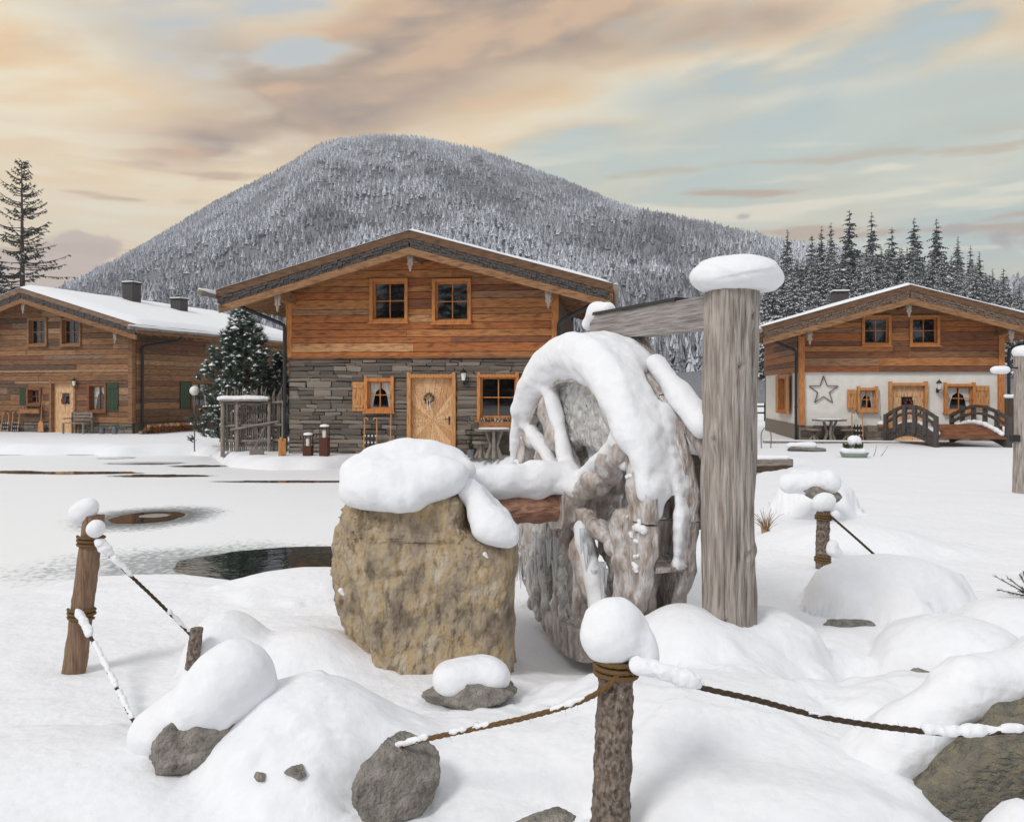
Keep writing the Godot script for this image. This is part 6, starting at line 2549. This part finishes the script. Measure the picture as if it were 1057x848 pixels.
func wreath(H: Dictionary, px: float, py: float, rad: float, label: String, with_red: bool) -> void:
	var t := thing("door_wreath", label, "wreath", on_wall(H, px, py, 0.03), -H.a, "door wreaths")
	var r := RandomNumberGenerator.new()
	r.seed = int(px)
	var sh := Shape.new()
	sh.tinted = true
	for i in 160:
		var a := r.randf() * TAU
		var q := rad * r.randf_range(0.7, 1.05)
		var p := Vector3(cos(a) * q, sin(a) * q, r.randf_range(-0.02, 0.03))
		var g := r.randf_range(0.6, 1.4)
		sh.ink = Color(0.05 * g, 0.055 * g, 0.045 * g)
		var e := p + Vector3(r.randf_range(-1, 1), r.randf_range(-1, 1), r.randf_range(0, 0.6)) * rad * 0.4
		var w := Vector3(0.012, -0.012, 0)
		sh.tri(p - w, p + w, e)
		sh.tri(p + w, p - w, e + Vector3(0.01, 0, 0.01))
	part(t, "ring", sh.mesh(), M.needles)
	sh = Shape.new()
	if with_red:
		for i in 6:
			var a := TAU * i / 6.0
			sh.tube([Vector3(cos(a) * rad * 0.6, sin(a) * rad * 0.6, 0.03), Vector3(cos(a) * rad * 0.6 + 0.02, sin(a) * rad * 0.6 - 0.03, 0.06)], [0.03, 0.02], 6)
		part(t, "red_berries", sh.mesh(), M.red)
	else:
		for x in [-0.04, 0.03]:
			sh.bar(Vector3(x, -rad * 0.2, 0.05), Vector3(x + 0.02, -rad * 2.4, 0.05), 0.035, 0.012)
		part(t, "ribbon", sh.mesh(), M.curtain)


func flower_box(H: Dictionary, x0: float, x1: float, py: float, label: String) -> void:
	var a := hx(H, x0)
	var b := hx(H, x1)
	var t := thing("flower_box", label, "planter", on_wall(H, (x0 + x1) * 0.5, py, 0.2), -H.a, "window flower boxes")
	var sh := Shape.new()
	sh.box(Vector3(0, 0, 0), Vector3(b - a, 0.18, 0.2))
	part(t, "box", sh.mesh(), M.larch_3)
	var r := RandomNumberGenerator.new()
	r.seed = int(x0)
	sh = Shape.new()
	sh.tinted = true
	for i in 220:
		var p := Vector3(r.randf_range(a - b, b - a) * 0.48, 0.08, r.randf_range(-0.08, 0.1))
		var e := p + Vector3(r.randf_range(-0.09, 0.09), r.randf_range(-0.02, 0.16), r.randf_range(-0.02, 0.09))
		var g := r.randf_range(0.6, 1.5)
		sh.ink = Color(0.055 * g, 0.065 * g, 0.03 * g) if r.randf() < 0.85 else Color(0.75, 0.75, 0.77)
		sh.tri(p, p + Vector3(0.03, 0.0, 0.01), e)
	part(t, "greenery", sh.mesh(), M.needles)


func make_yard_things() -> void:
	var r := RandomNumberGenerator.new()
	r.seed = 88
	# middle chalet
	wall_lamp(H2, 480, 388, "black lantern beside the sunburst door")
	wreath(H2, 443, 411, 0.13, "dark wreath with white ribbons on the sunburst door", false)
	flower_box(H2, 496, 531, 438, "flower box with sprigs below the stone chalet's window")
	sled(on_wall(H2, 385, 470, 0.22), -H2.a, 1.05, "wooden sled leaning on the dark stone wall")
	shovel(on_wall(H2, 405, 470, 0.16), -H2.a, 1.55, "wooden snow shovel beside the sled on the stone wall")
	for q in [[328, 0.50, "short rusty garden lantern by the stone wall"], [344.5, 0.88, "tall rusty garden lantern by the stone wall"]]:
		var p := on_wall(H2, q[0], 470, 0.75)
		p.y = snow_y(p.x, -p.z) - 0.03
		var t := thing("garden_lantern", q[2], "lantern", p, -H2.a, "rusty lantern columns")
		var h: float = q[1]
		var sh := Shape.new()
		sh.box(Vector3(0, h * 0.29, 0), Vector3(0.22, h * 0.58, 0.22))
		part(t, "column", sh.mesh(), M.rust)
		sh = Shape.new()
		for c in [[-1, -1], [1, -1], [1, 1], [-1, 1]]:
			sh.box(Vector3(c[0] * 0.095, h * 0.58 + 0.13, c[1] * 0.095), Vector3(0.025, 0.26, 0.025))
		part(t, "frame", sh.mesh(), M.rust)
		sh = Shape.new()
		sh.tube([Vector3(0, h * 0.58, 0), Vector3(0, h * 0.58 + 0.2, 0)], [0.06, 0.06], 12)
		part(t, "candle", sh.mesh(), M.frosted)
		sh = Shape.new()
		sh.box(Vector3(0, h * 0.58 + 0.275, 0), Vector3(0.26, 0.03, 0.26))
		part(t, "lid", sh.mesh(), M.rust)
		sh = Shape.new()
		sh.lathe([Vector2(0.13, 0.0), Vector2(0.11, 0.05), Vector2(0.001, 0.07)], Vector3(0, h * 0.58 + 0.29, 0), 12)
		part(t, "snow_cap", sh.mesh(), M.snow)
	var pp := on_wall(H2, 489.5, 472, 0.5)
	pp.y = -0.03
	var pot := thing("potted_conifer", "small clipped conifer in a zinc pot by the stone wall", "plant", pp)
	var s := Shape.new()
	s.lathe([Vector2(0.09, 0.0), Vector2(0.13, 0.22), Vector2(0.12, 0.22), Vector2(0.001, 0.2)], Vector3.ZERO, 14)
	part(pot, "pot", s.mesh(), M.zinc)
	part(pot, "foliage", fir_meshes(501, 0.62, 0.16, 14, 8, 0.05, 0.0, 0.1, Color(0.05, 0.06, 0.03))[1], M.needles).position.y = 0.18
	var q1 := on_wall(H2, 500, 472, 0.55)
	stump_stool(Vector3(q1.x, -0.03, q1.z), "root stool left of the root table by the stone wall")
	q1 = on_wall(H2, 513, 472, 0.6)
	stump_table(Vector3(q1.x, -0.03, q1.z), "root legged table under the stone chalet's window")
	# left chalet
	wall_lamp(H1, 81, 395, "black lantern beside the left chalet's pale door")
	wreath(H1, 67, 413, 0.16, "red berried wreath on the left chalet's pale door", true)
	flower_box(H1, 26, 46, 424, "flower box below the left chalet's small window")
	sled(on_wall(H1, 21, 448, 0.22), -H1.a, 0.95, "horned sled with chequered seat by the left chalet's wall")
	sled(on_wall(H1, 12, 448, 0.3), -H1.a, 0.9, "horned sled nearest the left edge of the picture")
	shovel(on_wall(H1, 47, 445, 0.2), -H1.a, 1.5, "wooden snow shovel left of the left chalet's pale door")
	var bp := on_wall(H1, 91, 449, 0.55)
	bp.y = 0.0
	var bench := thing("garden_bench", "snowy grey wooden bench right of the pale door", "bench", bp, -H1.a)
	for k in 4:
		var sh := Shape.new()
		sh.box(Vector3(0, 0.42, 0.22 - k * 0.12), Vector3(1.05, 0.03, 0.1))
		part(bench, "seat_slat", sh.mesh(), M.grey_wood_h)
	for k in 3:
		var sh := Shape.new()
		sh.box(Vector3(0, 0.55 + k * 0.13, -0.24), Vector3(1.05, 0.09, 0.03))
		part(bench, "back_slat", sh.mesh(), M.grey_wood_h)
	for x in [-0.5, 0.5]:
		for z in [0.22, -0.22]:
			var sh := Shape.new()
			sh.box(Vector3(x, 0.21 if z > 0 else 0.42, z), Vector3(0.06, 0.42 if z > 0 else 0.84, 0.06))
			part(bench, "leg", sh.mesh(), M.grey_wood)
		var sh2 := Shape.new()
		sh2.box(Vector3(x, 0.60, 0.0), Vector3(0.06, 0.04, 0.5))
		part(bench, "armrest", sh2.mesh(), M.grey_wood)
	for q in [[113, "zinc watering can right of the bench"], [126, "zinc watering can nearest the left chalet's corner"]]:
		var p := on_wall(H1, q[0], 449, 0.4)
		p.y = 0.0
		var t := thing("watering_can", q[1], "watering can", p, 0.0, "watering cans")
		var sh := Shape.new()
		sh.lathe([Vector2(0.10, 0.0), Vector2(0.11, 0.22), Vector2(0.09, 0.24), Vector2(0.001, 0.24)], Vector3.ZERO, 14)
		part(t, "can", sh.mesh(), M.zinc)
		sh = Shape.new()
		sh.tube([Vector3(0.09, 0.05, 0), Vector3(0.26, 0.28, 0)], [0.02, 0.012], 7)
		part(t, "spout", sh.mesh(), M.zinc)
		sh = Shape.new()
		sh.tube([Vector3(-0.1, 0.08, 0), Vector3(-0.19, 0.16, 0), Vector3(-0.14, 0.28, 0), Vector3(0.0, 0.30, 0)], [0.012, 0.012, 0.012, 0.012], 6)
		part(t, "handle", sh.mesh(), M.zinc)
	# firewood along the side wall: every log a thing in a low row
	var n := 0
	for row in 3:
		for k in range(0, 26 - row * 3):
			var px := 146.0 + k * 3.0 + row * 3.5
			var dd := 33.5 + k * 0.17
			var p := at(px, 446, dd)
			p.y = 0.07 + row * 0.125
			var rad := r.randf_range(0.05, 0.075)
			var sh := Shape.new()
			sh.tube([Vector3(0, 0, 0.22), Vector3(0, 0, -0.22)], [rad, rad * 0.95], 9)
			var o := single("firewood_log", sh.mesh(), M["larch_%d" % (r.randi() % 6)] if r.randf() < 0.6 else M["old_%d" % (r.randi() % 6)], "split log in the low firewood row along the left chalet", "firewood", p, "firewood by the left chalet")
			o.rotation.y = r.randf_range(-0.25, 0.25) + 0.2
			n += 1
	# glass ball on a rod, by the pine
	var gp := at(200.5, 452, 25.5)
	gp.y = 0.0
	var orb := thing("garden_orb", "snow topped glass orb on a thin rod before the left chalet's side window", "garden ornament", gp)
	s = Shape.new()
	s.tube([Vector3(0, -0.1, 0), Vector3(0, 1.62, 0)], [0.02, 0.018], 8)
	part(orb, "rod", s.mesh(), M.zinc)
	s = Shape.new()
	var prof := []
	for i in 11:
		var a := -PI / 2 + PI * i / 10.0
		prof.append(Vector2(maxf(0.001, cos(a) * 0.14), 1.72 + sin(a) * 0.14))
	s.lathe(prof, Vector3.ZERO, 16)
	part(orb, "ball", s.mesh(), M.frosted)
	# the paling with its gate between the pine and the middle chalet
	paling()
	s = Shape.new()
	s.box(Vector3.ZERO, Vector3(0.36, 0.15, 0.22), Basis(Vector3.UP, 0.2))
	var cp := at(265, 466, 23.0)
	cp.y = 0.06
	single("kerb_stone", s.mesh(), M.stone_5, "small squared grey stone in the snow before the paling", "stone", cp)
	s = Shape.new()
	for k in 4:
		s.box(Vector3((k % 2) * 0.09 - 0.05, 0.26, (k / 2) * 0.1), Vector3(0.08, 0.55 - k * 0.06, 0.09), Basis(Vector3.UP, 0.2 * k))
	var fw := at(292, 470, 22.6)
	fw.y = -0.05
	single("kindling_bundle", s.mesh(), M.larch_light, "upright bundle of split kindling by the stone chalet's corner", "kindling", fw)
	right_yard()
	wood_behind()


func paling() -> void:
	var t := thing("paling_fence", "grey weathered paling fence with snowy rail before the pine", "fence", at(262, 466, 24.2) * Vector3(1, 0, 1))
	var d := 24.2
	var x0 := (229.0 - 262.0) / F * d
	var x1 := (297.0 - 262.0) / F * d
	var r := RandomNumberGenerator.new()
	r.seed = 12
	var x := x0
	while x < x1:
		var h := 1.72 + r.randf_range(-0.14, 0.16)
		var sh := Shape.new()
		var w := r.randf_range(0.035, 0.055)
		sh.tube([Vector3(x, 0.0, -0.05), Vector3(x + r.randf_range(-0.03, 0.03), h * 0.93, -0.05), Vector3(x + r.randf_range(-0.03, 0.03), h, -0.05)], [w * 0.5, w * 0.48, 0.006], 6)
		part(t, "pale", sh.mesh(), M.grey_wood)
		x += w + r.randf_range(0.004, 0.022)
	for y in [1.38, 0.72, 0.30]:
		var sh := Shape.new()
		sh.tube([Vector3(x0 - 0.06, y, 0.03), Vector3((x0 + x1) * 0.5, y + r.randf_range(-0.04, 0.04), 0.03), Vector3(x1, y + 0.03, 0.03)], [0.04, 0.038, 0.04], 7)
		part(t, "rail", sh.mesh(), M.grey_wood_h)
	for px in [231.0, 246.0, 279.0, 294.0]:
		var xx: float = (px - 262.0) / F * d
		var sh := Shape.new()
		sh.tube([Vector3(xx, -0.15, 0.12), Vector3(xx, 1.42, 0.10)], [0.062, 0.055], 9)
		part(t, "post", sh.mesh(), M.grey_wood)
	var br := Shape.new()
	br.tube([Vector3(x0 + 0.3, 0.62, 0.18), Vector3(x1 - 0.2, 0.86, 0.2)], [0.035, 0.03], 7)
	part(t, "brace", br.mesh(), M.grey_wood_h)
	br = Shape.new()
	br.tube([Vector3(x0 + 1.0, 0.1, 0.25), Vector3(x0 + 1.3, 0.8, 0.12)], [0.02, 0.018], 6)
	part(t, "brace", br.mesh(), M.grey_wood_h)
	br = Shape.new()
	br.box(Vector3((x0 + x1) * 0.5 - 0.25, 1.44, 0.1), Vector3(x1 - x0 - 0.5, 0.05, 0.24))
	part(t, "shelf_board", br.mesh(), M.grey_wood_h)
	var bones := []
	for k in 11:
		var a := Vector3(lerpf(x0 - 0.05, x1 - 0.55, k / 11.0), 1.50, 0.1)
		var q := r.randf_range(0.05, 0.08)
		bones.append([a, a + Vector3(0.13, r.randf_range(-0.01, 0.02), 0), q, q])
	part(t, "snow_cap", blend(bones, 0.022, 0.05, 0.01, 6.0, 51), M.snow)
	# dried garland hung on the rail
	var g := Shape.new()
	g.tinted = true
	for i in 260:
		var px := lerpf(x0 + 0.45, x1 - 0.55, r.randf())
		var p := Vector3(px, 1.08 + 0.06 * sin(px * 7.0) + r.randf_range(-0.05, 0.05), 0.14)
		var e := p + Vector3(r.randf_range(-0.1, 0.1), r.randf_range(-0.08, 0.08), r.randf_range(0, 0.06))
		g.ink = Color(0.05, 0.04, 0.035) * r.randf_range(0.6, 1.5)
		g.tri(p, p + Vector3(0.014, 0.014, 0), e)
	var gl := thing("dried_garland", "dark dried garland hung along the paling", "garland", t.position)
	part(gl, "twigs", g.mesh(), M.needles)


func wood_behind() -> void:
	# dark firs beyond the near side of the yard; the window panes mirror them
	var mm := MultiMesh.new()
	mm.transform_format = MultiMesh.TRANSFORM_3D
	mm.mesh = fir_meshes(601, 1.0, 0.2, 16, 8, 0.25)[1]
	mm.instance_count = 70
	var r := RandomNumberGenerator.new()
	r.seed = 99
	for i in 70:
		var h := r.randf_range(13.0, 20.0)
		mm.set_instance_transform(i, Transform3D(Basis(Vector3.UP, r.randf() * TAU).scaled(Vector3(h, h, h)), Vector3(-52.0 + i * 1.5, 0.1, 30.0 + r.randf_range(0.0, 14.0))))
	var o := MultiMeshInstance3D.new()
	o.name = "fir_wood"
	o.multimesh = mm
	o.material_override = M.needles
	add_child(o)
	o.set_meta("kind", "stuff")
	tag(o, "dark fir wood mirrored in the window panes", "forest")


func right_yard() -> void:
	var r := RandomNumberGenerator.new()
	r.seed = 41
	var H := H3
	wall_lamp(H, 967, 398, "black lantern between the right chalet's door and window")
	wreath(H, 937, 415, 0.15, "red berried wreath on the right chalet's door", true)
	# the big wire star on the plaster
	var st := thing("wall_star", "large five pointed outline star on the white wall", "star", on_wall(H, 850, 403, 0.05), -H.a)
	var pts := []
	for i in 11:
		var a := PI / 2 + TAU * i / 10.0
		var q := 0.50 if i % 2 == 0 else 0.20
		pts.append(Vector3(cos(a) * q, sin(a) * q, 0))
	for i in 10:
		var sh := Shape.new()
		sh.bar(pts[i], pts[i + 1], 0.024, 0.024, Vector3.BACK)
		part(st, "twig_bar", sh.mesh(), M.dark_wood)
	for q in [[837, "root stool left of the root table by the white wall"], [871, "root stool right of the root table by the white wall"]]:
		var p := on_wall(H, q[0], 455, 0.55)
		stump_stool(Vector3(p.x, 0.0, p.z), q[1])
	var tp := on_wall(H, 852, 455, 0.6)
	stump_table(Vector3(tp.x, 0.0, tp.z), "root legged table by the white wall under the star")
	sled(on_wall(H, 883, 454, 0.25), -H.a, 0.95, "sled with black webbing leaning by the white wall")
	# hanging pot
	var hp := on_wall(H, 906, 438, 0.4)
	var hb := thing("hanging_pot", "round hanging pot with a white snow dome by the door", "pot", hp)
	var s := Shape.new()
	s.lathe([Vector2(0.03, -0.16), Vector2(0.11, -0.08), Vector2(0.12, 0.03), Vector2(0.001, 0.03)], Vector3.ZERO, 14)
	part(hb, "pot", s.mesh(), M.terracotta)
	s = Shape.new()
	s.lathe([Vector2(0.125, 0.03), Vector2(0.12, 0.08), Vector2(0.07, 0.13), Vector2(0.001, 0.145)], Vector3.ZERO, 14)
	part(hb, "snow_cap", s.mesh(), M.snow)
	s = Shape.new()
	s.tube([Vector3(0, 0.12, 0), Vector3(0, 1.15, -0.1)], [0.006, 0.006], 5)
	part(hb, "cord", s.mesh(), M.black_metal)
	# terrace edge, timber kerb of the pond, snow-capped stones
	var ta := on_wall(H, 782, 462, 1.35)
	var tb := on_wall(H, 918, 462, 1.35)
	ta.y = 0.0
	tb.y = 0.0
	var te := thing("terrace_edge", "long grey timber edge of the terrace before the white chalet", "terrace", ta)
	s = Shape.new()
	s.bar(Vector3(0, -0.02, 0), tb - ta + Vector3(0, -0.02, 0), 0.18, 0.20)
	part(te, "edge_beam", s.mesh(), M.grey_wood_h)
	s = Shape.new()
	s.bar(Vector3(0, 0.09, 0), tb - ta + Vector3(0, 0.09, 0), 0.2, 0.03)
	part(te, "snow_strip", s.mesh(), M.snow)
	var pv := PackedVector2Array()
	for q in [[786, 1.3], [918, 1.3], [918, 0.1], [786, 0.1]]:
		var p := on_wall(H, q[0], 450, q[1])
		pv.append(Vector2(p.x, p.z))
	ground("terrace_paving", flat_sheet(pv, 0.045), M.paving)
	var pk := at(800, 474, 20.6)
	pk.y = -0.02
	var kb := thing("pond_kerb", "weathered timber kerb at the pond's right end", "kerb", pk)
	for k in 2:
		s = Shape.new()
		s.bar(Vector3(-0.55, 0.0 - k * 0.16, 0.02 * k), Vector3(0.42, 0.02 - k * 0.16, -0.02 * k), 0.16, 0.15)
		part(kb, "timber", s.mesh(), M.dark_wood if k else M.grey_wood_h)
	part(kb, "snow_cap", blend([[Vector3(-0.6, 0.12, 0), Vector3(0.3, 0.12, 0), 0.07, 0.06]], 0.03, 0.05, 0.015, 5.0, 61), M.snow)
	var fs := rock_thing("flat stone under a snow pillow by the terrace", at(829, 464, 24.4), Vector3(0.42, 0.10, 0.3), 142, M.grey_rock, 0.0)
	cushion(fs, [[Vector3(-0.35, 0.10, 0), Vector3(0.25, 0.12, 0), 0.13, 0.14]], 0.03, 0.06, 0.015, 38, 0.8)
	# planter bowl with a snow covered plant
	var pb := at(882, 474.5, 22.0)
	var bowl := thing("planter_bowl", "pale green planter bowl full of snow before the terrace", "planter", Vector3(pb.x, pb.y, pb.z))
	s = Shape.new()
	s.lathe([Vector2(0.001, 0.0), Vector2(0.26, 0.0), Vector2(0.36, 0.19), Vector2(0.33, 0.19), Vector2(0.001, 0.14)], Vector3.ZERO, 20)
	part(bowl, "bowl", s.mesh(), M.pot_green)
	part(bowl, "snow_cap", blend([[Vector3(-0.22, 0.19, 0), Vector3(0.22, 0.19, 0), 0.10, 0.10], [Vector3(-0.33, 0.26, 0), Vector3(-0.2, 0.2, 0), 0.04, 0.08]], 0.025, 0.06, 0.01, 5.0, 62), M.snow)
	var bs := thing("snowy_shrub", "small green shrub under a ball of snow behind the planter bowl", "shrub", Vector3(pb.x + 0.02, pb.y + 0.26, pb.z - 0.15))
	part(bs, "snow_ball", blend([[Vector3(0.02, 0.22, 0), Vector3(0.08, 0.22, 0), 0.15, 0.14]], 0.02, 0.05, 0.012, 7.0, 63), M.snow)
	s = Shape.new()
	s.tinted = true
	for i in 200:
		var a := r.randf() * TAU
		var p := Vector3(cos(a) * 0.2, 0.03 + r.randf() * 0.08, sin(a) * 0.14)
		var g := r.randf_range(0.6, 1.5)
		s.ink = Color(0.06 * g, 0.085 * g, 0.03 * g)
		s.tri(p, p + Vector3(0.05, 0.0, 0.02), p + Vector3(cos(a) * 0.07, r.randf_range(0.02, 0.09), sin(a) * 0.07))
	part(bs, "leaves", s.mesh(), M.needles)
	# two dry stems
	for q in [[905, 459, 901, 473, "left thin dry reed beside the planter bowl"], [917, 460, 905, 476, "slanting thin dry reed beside the planter bowl"]]:
		s = Shape.new()
		var a := at(q[2], q[3], 22.5)
		var b := at(q[0], q[1], 22.5)
		s.tube([Vector3.ZERO, (b - a) * 0.5 + Vector3(0.02, 0, 0), b - a], [0.012, 0.009, 0.005], 5)
		single("dry_reed", s.mesh(), M.dry_grass, q[4], "reed", a)
	bridge()
	# tall post with an arm at the right edge
	var fp := at(1056, 508, 12.9)
	var gy := snow_y(fp.x, 12.9)
	var lp := thing("lamp_post", "grey log post with snowy arm at the right edge", "post", Vector3(fp.x, gy - 0.1, fp.z))
	var tall := at(1056, 366, 12.9).y - gy + 0.1
	s = Shape.new()
	s.tube([Vector3.ZERO, Vector3(0.01, tall * 0.5, 0), Vector3(0, tall, 0)], [0.145, 0.125, 0.12], 16, true, gn2, 0.01)
	part(lp, "log", s.mesh(), M.weathered)
	part(lp, "snow_cap", blend([[Vector3(0, tall + 0.04, 0), Vector3(0.03, tall + 0.04, 0), 0.15, 0.15]], 0.016, 0.04, 0.008, 6.0, 64, 0.7), M.snow)
	var ay := at(1030, 381, 12.9).y - gy + 0.1
	var ax := at(1031, 381, 12.9).x - fp.x
	s = Shape.new()
	s.tube([Vector3(0, ay + 0.02, 0.05), Vector3(ax, ay + 0.02, 0.05)], [0.014, 0.014], 6)
	part(lp, "arm", s.mesh(), M.black_metal)
	part(lp, "snow_cap", blend([[Vector3(ax - 0.06, ay - 0.01, 0.05), Vector3(ax + 0.06, ay - 0.01, 0.05), 0.085, 0.085]], 0.012, 0.03, 0.008, 9.0, 65, 0.7), M.snow)
	s = Shape.new()
	s.box(Vector3(-0.15, at(1050, 452, 12.9).y - gy + 0.1, 0.05), Vector3(0.12, 0.1, 0.08))
	part(lp, "socket_box", s.mesh(), M.black_metal)
	# post and rail fence on the far white slope left of the right chalet
	for q in [[802, 0], [790, 1], [778, 2]]:
		var p := at(q[0], 424, 46.0)
		var t := thing("field_fence_post", "thin rail fence post on the far white field, %s" % ["nearest the chalet", "second from the chalet", "hidden half by the log post"][q[1]], "post", Vector3(p.x, 0.05, p.z), 0.0, "far field fence")
		s = Shape.new()
		s.tube([Vector3.ZERO, Vector3(0, 1.0, 0)], [0.07, 0.06], 7)
		part(t, "post", s.mesh(), M.dark_wood)
		for y in [0.45, 0.8]:
			s = Shape.new()
			s.bar(Vector3(-0.7, y, 0.05), Vector3(0.6, y, 0.05), 0.06, 0.08)
			part(t, "rail", s.mesh(), M.dark_wood)
	# dark paling and hedge at the right of the right chalet
	var dp := thing("dark_paling", "dark board fence right of the right chalet", "fence", at(1046, 455, 27.0) * Vector3(1, 0, 1))
	for k in 9:
		s = Shape.new()
		s.box(Vector3(-0.2 + k * 0.13, 0.75, r.randf_range(-0.01, 0.01)), Vector3(0.12, 1.5 + r.randf_range(-0.04, 0.04), 0.03))
		part(dp, "board", s.mesh(), M.dark_wood)
	part(dp, "snow_cap", blend([[Vector3(-0.25, 1.54, 0), Vector3(0.9, 1.54, 0), 0.06, 0.07]], 0.025, 0.05, 0.01, 5.0, 66), M.snow)
	# chair back on the terrace, left
	var cp := at(791, 455, 25.5)
	s = Shape.new()
	s.tube(smooth_path([Vector3(-0.14, 0, 0), Vector3(-0.14, 0.45, 0), Vector3(0.0, 0.62, 0), Vector3(0.14, 0.45, 0), Vector3(0.14, 0, 0)], 20), range(21).map(func(_i): return 0.016), 6)
	single("hoop_rail", s.mesh(), M.zinc, "small grey metal hoop rail beside the log post on the terrace", "rail", Vector3(cp.x, 0.0, cp.z))


func bridge() -> void:
	# a small arched footbridge seen slantwise: boarded side, deck, two railings
	var nl := at(968, 459, 25.3)
	var nr := at(1040, 458, 25.0)
	nl.y = 0.0
	nr.y = 0.0
	var along := Vector3(-0.35, 0, -2.6)
	var t := thing("footbridge", "small arched wooden footbridge with railings before the white chalet", "bridge", nl)
	var w := nr - nl
	var n := 14
	var arch := func(u: float) -> float: return 0.34 + 0.34 * sin(PI * u)
	for k in n:
		var u0 := k / float(n)
		var u1 := (k + 1) / float(n) - 0.008
		var s := Shape.new()
		var a := along * u0 + Vector3(0, arch.call(u0), 0)
		var b := along * u1 + Vector3(0, arch.call(u1), 0)
		var dn := Vector3(0, -0.05, 0)
		s.hexa([b + dn, b + w + dn, a + w + dn, a + dn, b, b + w, a + w, a])
		part(t, "deck_plank", s.mesh(), M.larch_4 if k % 3 else M.larch_7)
	for side in [0.0, 1.0]:
		var off: Vector3 = w * side
		var outw := Vector3(-0.03, 0, 0.02) if side == 0.0 else Vector3(0.03, 0, 0)
		for k in 18:
			var u0 := k / 18.0
			var u1 := (k + 1) / 18.0 - 0.006
			var s := Shape.new()
			var lo0 := maxf(0.02, 0.30 * sin(PI * u0))
			var lo1 := maxf(0.02, 0.30 * sin(PI * u1))
			var a: Vector3 = off + outw + along * u0
			var b: Vector3 = off + outw + along * u1
			var th := Vector3(-0.99, 0, 0.13) * 0.03
			s.hexa([b + Vector3(0, lo1, 0) + th, b + Vector3(0, lo1, 0), a + Vector3(0, lo0, 0), a + Vector3(0, lo0, 0) + th, b + Vector3(0, arch.call(u1) - 0.03, 0) + th, b + Vector3(0, arch.call(u1) - 0.03, 0), a + Vector3(0, arch.call(u0) - 0.03, 0), a + Vector3(0, arch.call(u0) - 0.03, 0) + th])
			part(t, "side_board", s.mesh(), M.dark_grey_wood)
		for lay in 3:
			var s := Shape.new()
			for k in 12:
				var u0 := k / 12.0
				var u1 := (k + 1) / 12.0
				var y: float = [-0.02, 0.34, 0.56][lay]
				s.bar(off + outw + along * u0 + Vector3(0, arch.call(u0) + y, 0), off + outw + along * (u1 + 0.004) + Vector3(0, arch.call(u1) + y, 0), 0.09, [0.14, 0.07, 0.09][lay])
			part(t, "rail", s.mesh(), M.dark_grey_wood)
		for k in 6:
			var u := k / 5.0
			var s := Shape.new()
			var p: Vector3 = off + outw * 2.2 + along * u
			s.box(p + Vector3(0, (arch.call(u) + 0.60) * 0.5 - (0.0 if k == 0 or k == 5 else -0.2), 0), Vector3(0.11, arch.call(u) + 0.62 - (0.0 if k == 0 or k == 5 else 0.4), 0.11), Basis(Vector3.UP, 0.6))
			part(t, "post", s.mesh(), M.dark_grey_wood)
		var bones := []
		for k in 10:
			var u0 := 0.04 + 0.92 * k / 10.0
			var u1 := 0.04 + 0.92 * (k + 1) / 10.0
			bones.append([off + along * u0 + Vector3(0.08 - 0.16 * side, arch.call(u0) + 0.07, 0), off + along * u1 + Vector3(0.08 - 0.16 * side, arch.call(u1) + 0.07, 0), 0.07, 0.07])
		part(t, "snow_strip", blend(bones, 0.028, 0.05, 0.015, 4.0, 67 + int(side)), M.snow)
